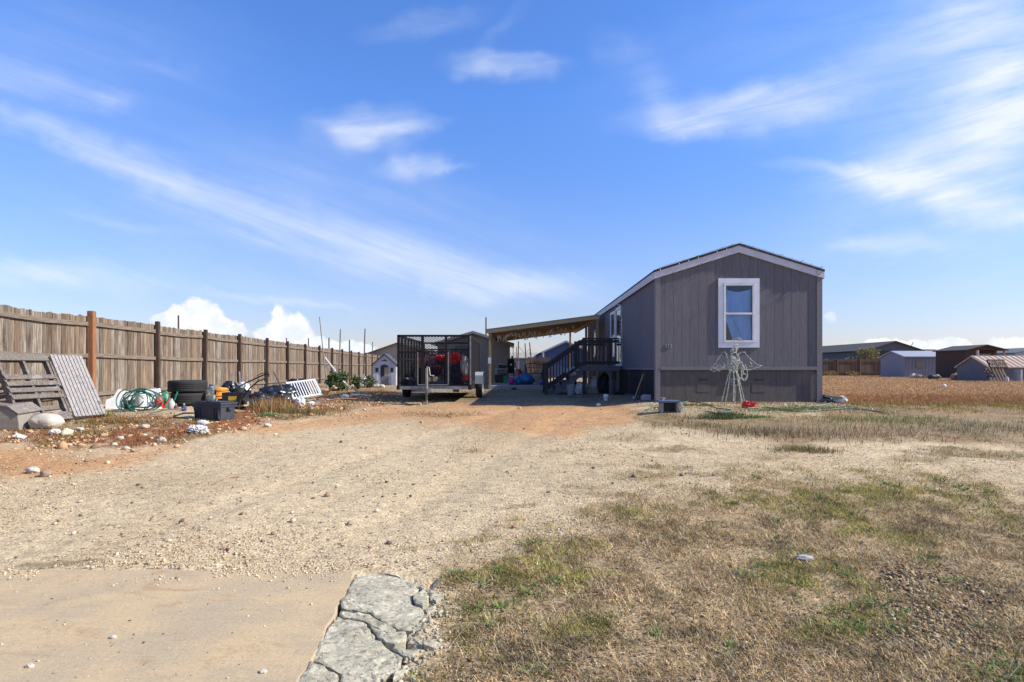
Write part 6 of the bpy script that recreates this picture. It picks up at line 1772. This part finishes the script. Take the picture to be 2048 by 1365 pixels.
for sx in (-1, 1):
    MB().lo((sx * .14 - .015, .02, 0), (sx * .14 + .015, .05, .55)).build('leg', BLACK_STEEL, sm); MB().lo((sx * .14 - .015, .30, 0), (sx * .14 + .015, .33, .55)).build('leg', BLACK_STEEL, sm)
MB().cyl((0, -.015, .98), (0, -.001, .98), .05).build('dial', WHITE_PLASTIC, sm)
MB().cyl((.05, .2, 1.25), (.05, .2, 1.40), .04).build('chimney', BLACK_STEEL, sm)


def heap(name, cat, px, py, d, rad, seed, mat, lb, z=.12, amp=.25):
    c = V((P_(px, d), d, z)); o = MB().blob(c + V((0, 0, rad[2] * .8)), rad, amp, 1.8, seed, 4, flat=-rad[2] * .75).build(name, mat, smooth=50); return tag(setloc(o, c), lb, cat)


heap('tarp_bundle', 'tarp', 1052, 770, 24.2, (.36, .35, .26), 61, TARP_BLUE, 'large blue tarp bundle on the patio', amp=.18)
heap('tarp_bundle', 'tarp', 1035, 770, 24.0, (.16, .2, .20), 62, pm('light_blue_tarp', (.03, .22, .36)), 'smaller lighter blue bundle left of the large blue tarp', amp=.3)
heap('toy_pile', 'toys', 1024, 772, 23.7, (.15, .14, .17), 63, pm('magenta_plastic', (.42, .03, .17), (.30, .03, .14)), 'pink and magenta toy heap at the front of the patio', amp=.5)
heap('toy_pile', 'toys', 1086, 772, 23.5, (.18, .15, .12), 64, pm('purple_plastic', (.20, .10, .36)), 'purple toy heap at the right front of the patio', amp=.4)
heap('red_bundle', 'bundle', 1038, 760, 25.4, (.16, .15, .36), 65, pm('faded_red', (.42, .08, .04)), 'faded red bundle behind the blue tarp', amp=.2)
heap('debris_heap', 'debris', 1028, 779, 22.2, (.10, .10, .05), 66, BLACK_PLASTIC, 'small dark heap on the ground before the patio edge', z=Hf(0, 22.2))
heap('pale_bundle', 'bundle', 1076, 765, 28.9, (.35, .12, .30), 67, pm('pale_cloth', (.55, .50, .42)), 'pale cloth bundle behind the wrought-iron bench', amp=.3)
for i, (px, py, d, w, h, mt, lb) in enumerate([(1000, 780, 27.0, .25, .35, BLACK_PLASTIC, 'dark bin between the left carport posts'), (1008, 775, 28.2, .22, .42, GREY_PAINT, 'grey bin right of the dark bin under the carport'), (1012, 770, 26.2, .12, .3, GREEN_PLASTIC, 'narrow green planter near the left patio edge')]):
    c = V((P_(px, d), d, .0 if P_(px, d) < -.92 else .12)); o = thing('bin', lb, 'bin', c)
    MB().prism([(-w * .85, 0, 0), (w * .85, 0, 0), (w, 0, h), (-w, 0, h)], (0, w * 1.4, 0)).build('body', mt, o, bevel=.01)
    MB().lo((-w * 1.05, -.02, h + .002), (w * 1.05, w * 1.45, h + .03)).build('lid', mt, o, bevel=.008)
# sticks with wires behind the patio
for x0, y0, x1, y1, d, lb in ((1037, 683, 1035, 745, 33, 'thin dark pole left of two leaning poles behind the patio'), (1050, 687, 1055, 740, 34, 'rusty pole leaning between two others behind the patio'), (1059, 685, 1067, 738, 34.5, 'dark pole leaning right behind the patio'), (1026, 689, 1027, 716, 50, 'faint thin pole beside the shed eave'), (1033, 694, 1033, 716, 50, 'faint short pole next to the tan mobile home roof')):
    a = at(x1, y1, d); a = on(a.x, d, -.05); b = at(x0, y0, d)
    tag(setloc(MB().tube([a, b], [.045, .03] if d < 40 else [.03, .03], 6).build('leaning_pole', RUST_STEEL), a), lb, 'pole')
m = MB(); a, b, c = at(1037, 693, 33), at(1048, 706, 33.8), at(1062, 700, 34.4); m.tube([a, b], .014, 4); m.tube([at(1051, 706, 34), at(1061, 698, 34.4), at(1059, 709, 34.4)], .014, 4)
tag(setloc(m.build('wire', RUST_STEEL), a), 'loose wires strung between the leaning poles behind the patio', 'wire')

# ================================================================== buildings behind and beyond
def gable_house(name, lb, x0, x1, y0, y1, he, hr, wallm, roofm, ov=.15, cat='house', along='y', parts=None, base=-.1, thick=.08):
    o = thing(name, lb, cat, V(((x0 + x1) / 2, y0, 0)))
    cx, cy = (x0 + x1) / 2, (y0 + y1) / 2
    if along == 'y':
        prof = [(x0, y0, base), (x1, y0, base), (x1, y0, he), (cx, y0, hr), (x0, y0, he)]; ext = (0, y1 - y0, 0)
        MB().prism(prof, ext).build('wall', wallm, o, world=True)
        rm = MB()
        for s, xe in ((-1, x0 - ov), (1, x1 + ov)):
            k = (hr - he) / (cx - x0); ze = he - k * ov
            rm.prism([(xe, y0 - ov, ze + .004), (cx, y0 - ov, hr + .004), (cx, y0 - ov, hr + thick), (xe, y0 - ov, ze + thick)], (0, y1 - y0 + 2 * ov, 0))
    else:
        prof = [(x0, y0, base), (x0, y1, base), (x0, y1, he), (x0, cy, hr), (x0, y0, he)]; ext = (x1 - x0, 0, 0)
        MB().prism(prof, ext).build('wall', wallm, o, world=True)
        rm = MB()
        for s, ye_ in ((-1, y0 - ov), (1, y1 + ov)):
            k = (hr - he) / (cy - y0); ze = he - k * ov
            rm.prism([(x0 - ov, ye_, ze + .004), (x0 - ov, cy, hr + .004), (x0 - ov, cy, hr + thick), (x0 - ov, ye_, ze + thick)], (x1 - x0 + 2 * ov, 0, 0))
    rm.build('roof', roofm, o, world=True)
    return o


def wbox(o, name, mat, a, b):
    return MB().lo(a, b).build(name, mat, o, world=True)


TAN_ROOF = pm('tan_shingles', (.24, .19, .15), (.18, .145, .115), 8, .95, .4, 30)
TAN_TRIM = pm('tan_trim', (.30, .26, .21))
SHEDW = pm('shed_wood_siding', (.33, .275, .225), (.24, .20, .165), 6, .85, .3, 30, (6, 6, .6))
o = gable_house('storage_shed', 'weathered tan storage shed with pale trim behind the trailer', -3.78, -.17, 29.4, 34, 2.06, 2.60, SHEDW, TAN_ROOF, .28, 'shed')
for s, xe in ((-1, -3.78 - .28), (1, -.17 + .28)):
    k = (2.60 - 2.06) / 1.805; m = MB(); m.prism([(xe, 29.11, 2.06 - k * .28 + .07), (-1.975, 29.11, 2.67), (-1.975, 29.11, 2.55), (xe, 29.11, 2.06 - k * .28 - .05)], (0, -.03, 0)); m.build('rake_trim', TAN_TRIM, o, world=True)
wbox(o, 'corner_board', SHEDW, (-.19, 29.36, 0), (-.10, 29.40, 2.0)); wbox(o, 'door', pm('shed_door_wood', (.20, .17, .15), (.14, .12, .10), 5, .8, .2, 30, (6, 6, .6)), (-2.9, 29.36, .05), (-1.7, 29.398, 1.95))
o = gable_house('brown_roofed_house', 'low tan house with brown roof beyond the left fence end', -13.2, -7.2, 52, 66, 2.0, 3.05, pm('beige_siding', (.36, .30, .24)), pm('brown_shingles', (.20, .135, .095), (.15, .10, .075), 8, .95), .3)
wbox(o, 'window', DARKGLASS, (-11.6, 51.96, .9), (-10.6, 51.998, 1.8))
o = gable_house('blue_house', 'dark blue gabled home behind the stairs', P_(1086, 48), P_(1086, 48) + 3.8, 48, 62, 2.15, 3.02, pm('blue_siding', (.04, .07, .15), (.032, .058, .125), 4, .8, .2, 30, (6, 6, .6)), SHINGLE, .15)
for s, xe in ((-1, P_(1086, 48) - .15), (1, P_(1086, 48) + 3.95)):
    xc = P_(1086, 48) + 1.9; k = .87 / 1.9; MB().prism([(xe, 47.84, 2.15 - k * .15 + .06), (xc, 47.84, 3.08), (xc, 47.84, 2.96), (xe, 47.84, 2.15 - k * .15 - .06)], (0, -.03, 0)).build('rake_trim', pm('pale_blue_trim', (.30, .34, .42)), o, world=True)
wbox(o, 'corner_board', WHITE_PAINT, (P_(1086, 48) - .02, 47.95, -.1), (P_(1086, 48) + .10, 47.998, 2.1))
o = gable_house('beige_mobile_home', 'long low beige home with pale roof seen past the patio', P_(1012, 58), P_(1098, 58), 58, 62, 1.82, 2.35, pm('beige_panel', (.34, .29, .23), (.28, .24, .19), 4, .8, .2, 30, (6, 6, .6)), pm('pale_roof', (.36, .32, .27), (.30, .27, .23)), .2, along='x')
for px in (1026, 1033): wbox(o, 'window', WHITE_PAINT, (P_(px, 58), 57.94, .75), (P_(px, 58) + .28, 57.998, 1.5))
wbox(o, 'window', DARKGLASS, (P_(1028.5, 58), 57.93, .85), (P_(1032.5, 58), 57.99, 1.45)); wbox(o, 'skirting', pm('dim_skirt', (.20, .18, .15)), (P_(1012, 58), 57.95, -.1), (P_(1098, 58), 57.999, .5))
BROWNF = pm('brown_board_fence', (.13, .085, .055), (.09, .06, .04), 5, .85, .3, 30, (6, 6, .6), island=.25)


def board_fence(lb, px0, px1, d, h, end=None):
    o = thing('board_fence', lb, 'fence', on(P_((px0 + px1) / 2, d), d))
    x = P_(px0, d); x1 = P_(px1, d); m = MB()
    while x < x1:
        m.lo((x + .006, d, -.05), (x + .144, d + .02, h + random.uniform(-.03, .03))); x += .15
    m.build('boards', BROWNF, o, world=True)
    n = int((x1 - P_(px0, d)) / 2.4) + 1
    for i in range(n):
        xx = P_(px0, d) + i * 2.4; MB().lo((xx - .06, d - .1, -.05), (xx + .06, d - .012, h + .04)).build('post', pm('post_tan', (.17, .11, .07)), o, world=True)
    for z in (.35, h - .25): MB().lo((P_(px0, d), d - .05, z - .05), (x1, d - .004, z + .05)).build('rail', BROWNF, o, world=True)
    return o


board_fence('brown board fence behind the patio poles', 1057, 1100, 44, 1.62)
board_fence('dark brown board fence across the field at right', 1630, 1790, 62, 1.78)
a = on(P_(1793, 61.8), 61.8); b = at(1787, 721, 61.8); tag(setloc(MB().bar(a, b, .14, .14).build('fence_post', pm('pale_post', (.46, .38, .28))), a), 'pale leaning post at the end of the dark brown field fence', 'post')
DKROOF = pm('dark_roofing', (.075, .068, .062), (.055, .05, .046), 6, .9)
o = gable_house('long_grey_house', 'long dark grey home whose roof ridge runs away behind the field fence', 40.5, 46.5, 66, 86, 2.85, 3.83, pm('dusk_blue_siding', (.10, .105, .13), (.08, .085, .11)), DKROOF, .3)
wbox(o, 'window', DARKGLASS, (40.45, 69.5, 1.2), (40.498, 70.5, 2.1)); wbox(o, 'window', DARKGLASS, (40.45, 79, 1.2), (40.498, 80.2, 2.1)); wbox(o, 'door', WHITE_PAINT, (40.44, 74.2, .3), (40.498, 75.0, 2.0)); wbox(o, 'gable_panel', pm('dark_gable', (.055, .048, .045)), (40.6, 65.95, 1.2), (46.4, 65.998, 2.8))
o = gable_house('low_dark_house', 'low dark roofed house between the grey home and the brown shed', P_(1835, 84), P_(1905, 84), 84, 92, 2.9, 3.6, pm('dim_wall', (.10, .09, .085)), DKROOF, .3, along='x')
a = at(1823, 686, 80); tag(setloc(MB().tube([V((a.x - .1, 80, 2.5)), V((a.x, 80, 3.9)), V((a.x + .25, 80, 4.4))], .05, 5).build('vent_pipe', GREY_STEEL), (a.x, 80, 2.5)), 'bent vent pipe sticking up above the low dark roof', 'pipe')
METALW = pm('pale_metal_siding', (.20, .21, .25), (.17, .18, .22), 4, .6, .15, 30, (5, 5, .3))
METALR = pm('grey_metal_roof', (.34, .35, .37), (.28, .29, .31), 4, .5, .1, 30, (5, .4, 5))
o = gable_house('metal_shed', 'pale blue-grey metal shed with grey roof right of the field fence', 35.2, 39.6, 52, 55.4, 1.82, 2.33, METALW, METALR, .12, 'shed', along='x')
m = MB(); x = 35.3
while x < 39.5: m.lo((x, 51.975, -.05), (x + .04, 51.998, 1.8)); x += .3
m.build('ribs', METALW, o, world=True)
wbox(o, 'window', DARKGLASS, (36.2, 51.955, .85), (36.9, 51.974, 1.4)); wbox(o, 'door_trim', WHITE_PAINT, (38.2, 51.95, .0), (38.55, 51.974, 1.75)); wbox(o, 'fascia', GREY_PAINT, (35.05, 51.86, 1.74), (39.7, 51.90, 1.82))
BRW = pm('dark_brown_siding', (.07, .038, .03), (.05, .028, .022), 5, .8, .3, 30, (6, 6, .6))
bs = thing('brown_shed', 'tall dark brown cabin shed with small porch beside the metal shed', 'shed', V((37.2, 46, 0)))
X0, X1, Y0, Y1 = 35.35, 38.45, 45.2, 48.4; he, hr = 2.2, 2.58; cx = (X0 + X1) / 2
MB().lo((X0, Y0, -.1), (X0 + .9, Y1, he)).lo((X0 + .901, Y0 + .8, -.1), (X1, Y1, he)).build('wall', BRW, bs, world=True)
MB().prism([(X0, Y0, he), (X1, Y0, he), (cx, Y0, hr)], (0, .05, 0)).build('gable', BRW, bs, world=True)
m = MB(); k = (hr - he) / (cx - X0)
for xe in (X0 - .12, X1 + .12): m.prism([(xe, Y0 - .2, he - k * .12 + .004), (cx, Y0 - .2, hr + .004), (cx, Y0 - .2, hr + .07), (xe, Y0 - .2, he - k * .12 + .07)], (0, Y1 - Y0 + .4, 0))
m.build('roof', DKROOF, bs, world=True)
wbox(bs, 'post', WHITE_PAINT, (X0 + .93, Y0 + .0, -.1), (X0 + 1.05, Y0 + .12, he)); wbox(bs, 'post', LUMBER_V, (X1 - .12, Y0, -.1), (X1 - .02, Y0 + .1, he)); wbox(bs, 'corner_board', LUMBER_V, (X0 + .78, Y0 - .03, -.1), (X0 + .90, Y0 - .002, he))
w_ = wbox(bs, 'window', pm('pale_window', (.26, .28, .27)), (X0 + 1.45, Y0 + .75, 1.3), (X1 - .5, Y0 + .798, 1.95))
RUSTR = pm('rusty_tin_roof', (.47, .33, .24), (.38, .27, .20), 5, .6, .2, 30, (5, .5, 5), c3=(.60, .46, .36), c3t=(.5, .7), c3s=1.2)
o = gable_house('tin_roofed_shed', 'low grey animal shed with rusty tan tin roof at the right edge', 29.6, 35.5, 36, 38.6, .86, 1.52, pm('dim_grey_boards', (.15, .15, .175), (.11, .11, .13), 5, .85, .3, 30, (6, 6, .6)), RUSTR, .1, 'shed', along='x')
m = MB(); x = 29.6
while x < 35.4: m.bar((x, 35.9, .90), (x, 37.3, 1.615), .05, .03); x += .35
m.build('roof_ribs', RUSTR, o, world=True)
o = gable_house('pale_blue_house', 'pale blue-white house with grey roof at the far right edge', P_(2030, 70), P_(2030, 70) + 8, 70, 80, 2.65, 3.3, pm('pale_blue_siding', (.42, .47, .56), (.36, .41, .50)), pm('green_grey_roof', (.12, .13, .12)), .3)
A = V((P_(1984, 34.2), 34.2, .86)); pallet('wooden_pallet', 'dark pallet lying up the rusty tin roof', A, A + V((1.0, 0, 0)), A + V((.06, .4, .48)), [((i + .5) / 8, .08) for i in range(8)], BROWNF, across=False, group='pallets by the tin roofed shed')
A = V((P_(1982, 34.0), 34.0, Hf(28, 34))); pallet('wooden_pallet', 'dark slatted pallet leaning on the front of the tin roofed shed', A, A + V((1.15, 0, 0)), A + V((.35, .9, .82)), [((i + .5) / 6, .09) for i in range(6)], BROWNF, across=False, group='pallets by the tin roofed shed')
for px, y0, d, h, lb, mt in ((1888, 778, 24.0, .085, 'white ball lying in the brown field', WHITE_PLASTIC), (1831, 757, 47, .22, 'pale rock near the metal shed', STONE), (1840, 758, 46, .15, 'low dark lump near the metal shed', STONE_BROWN), (1868, 762, 42, .22, 'dark lump left of the tin roofed shed', BLACK_PLASTIC), (1920, 762, 39, .30, 'grey-brown mound between the brown shed and the tin roofed shed', STONE_BROWN)):
    c = on(P_(px, d), d); tag(setloc(MB().blob(c + V((0, 0, h * .75)), (h * (1 if h < .1 else 2), h, h), .02 if h < .1 else .3, 1.6, int(px), 3).build('ball' if h < .1 else 'lump', mt, smooth=50), c), lb, 'ball' if h < .1 else 'mound')
c = on(P_(2013, 33.6), 33.6); tag(setloc(MB().lathe([(.12, 0), (.11, .22), (.07, .30), (.001, .31)], c, 14).build('stump', pm('pale_stump', (.52, .44, .38)), smooth=40), c), 'small pale stump in front of the tin roofed shed', 'stump')
c = on(P_(2036, 35.3), 35.3); tag(setloc(MB().cyl(c, c + V((0, 0, .72)), .2, .2, 18).build('drum', pm('dim_white_drum', (.26, .28, .31)), smooth=40), c), 'pale drum standing right of the leaning dark pallet', 'drum')
tag(setloc(MB().lo((P_(1880, 49), 49, -.05), (P_(1880, 49) + .05, 49.05, 1.25)).build('metal_post', RUST_STEEL), (P_(1880, 49), 49, 0)), 'thin dark post in front of the metal shed door', 'post')
# small half-bare tree behind the field fence
b = on(P_(1735, 64), 64); tre = thing('small_tree', 'small half-bare tree with yellow-green leaves behind the field fence', 'tree', b)
m = MB(); rnd = random.Random(5)
m.tube([b, b + V((.05, 0, .9)), b + V((0, 0, 1.6))], [.09, .07, .05], 7)
tips = []
for k in range(22):
    a = rnd.uniform(0, 6.28); r_ = rnd.uniform(.5, 1.6); e = b + V((r_ * math.cos(a), r_ * math.sin(a) * .6, rnd.uniform(2.0, 3.7)))
    s_ = b + V((0, 0, rnd.uniform(.9, 1.6))); mid = s_.lerp(e, .5) + V((rnd.uniform(-.1, .1), 0, .1)); m.tube([s_, mid, e], [.035, .022, .008], 5); tips += [e, mid]
m.build('trunk', STONE_BROWN, tre, world=True)
n = 0; leaves('crown', b + V((0, 0, 2.3)), (1.6, 1.0, 1.0), 1500, .10, [(.24, .22, .08), (.17, .17, .06), (.33, .27, .11), (.12, .11, .05)], tre, .15, 8, .5, .55)
for px, d, lb, s in ((1660, 61.5, 'dry brown tuft at the foot of the field fence, left part', 3), (1706, 61.6, 'dry brown tuft at the foot of the field fence, right part', 4)):
    c = on(P_(px, d), d); o = thing('dry_weed', lb, 'weed', c); leaves('foliage', c + V((0, 0, .25)), (.8, .4, .3), 260, .08, [(.34, .24, .12), (.25, .18, .09)], o, .1, s, .3)
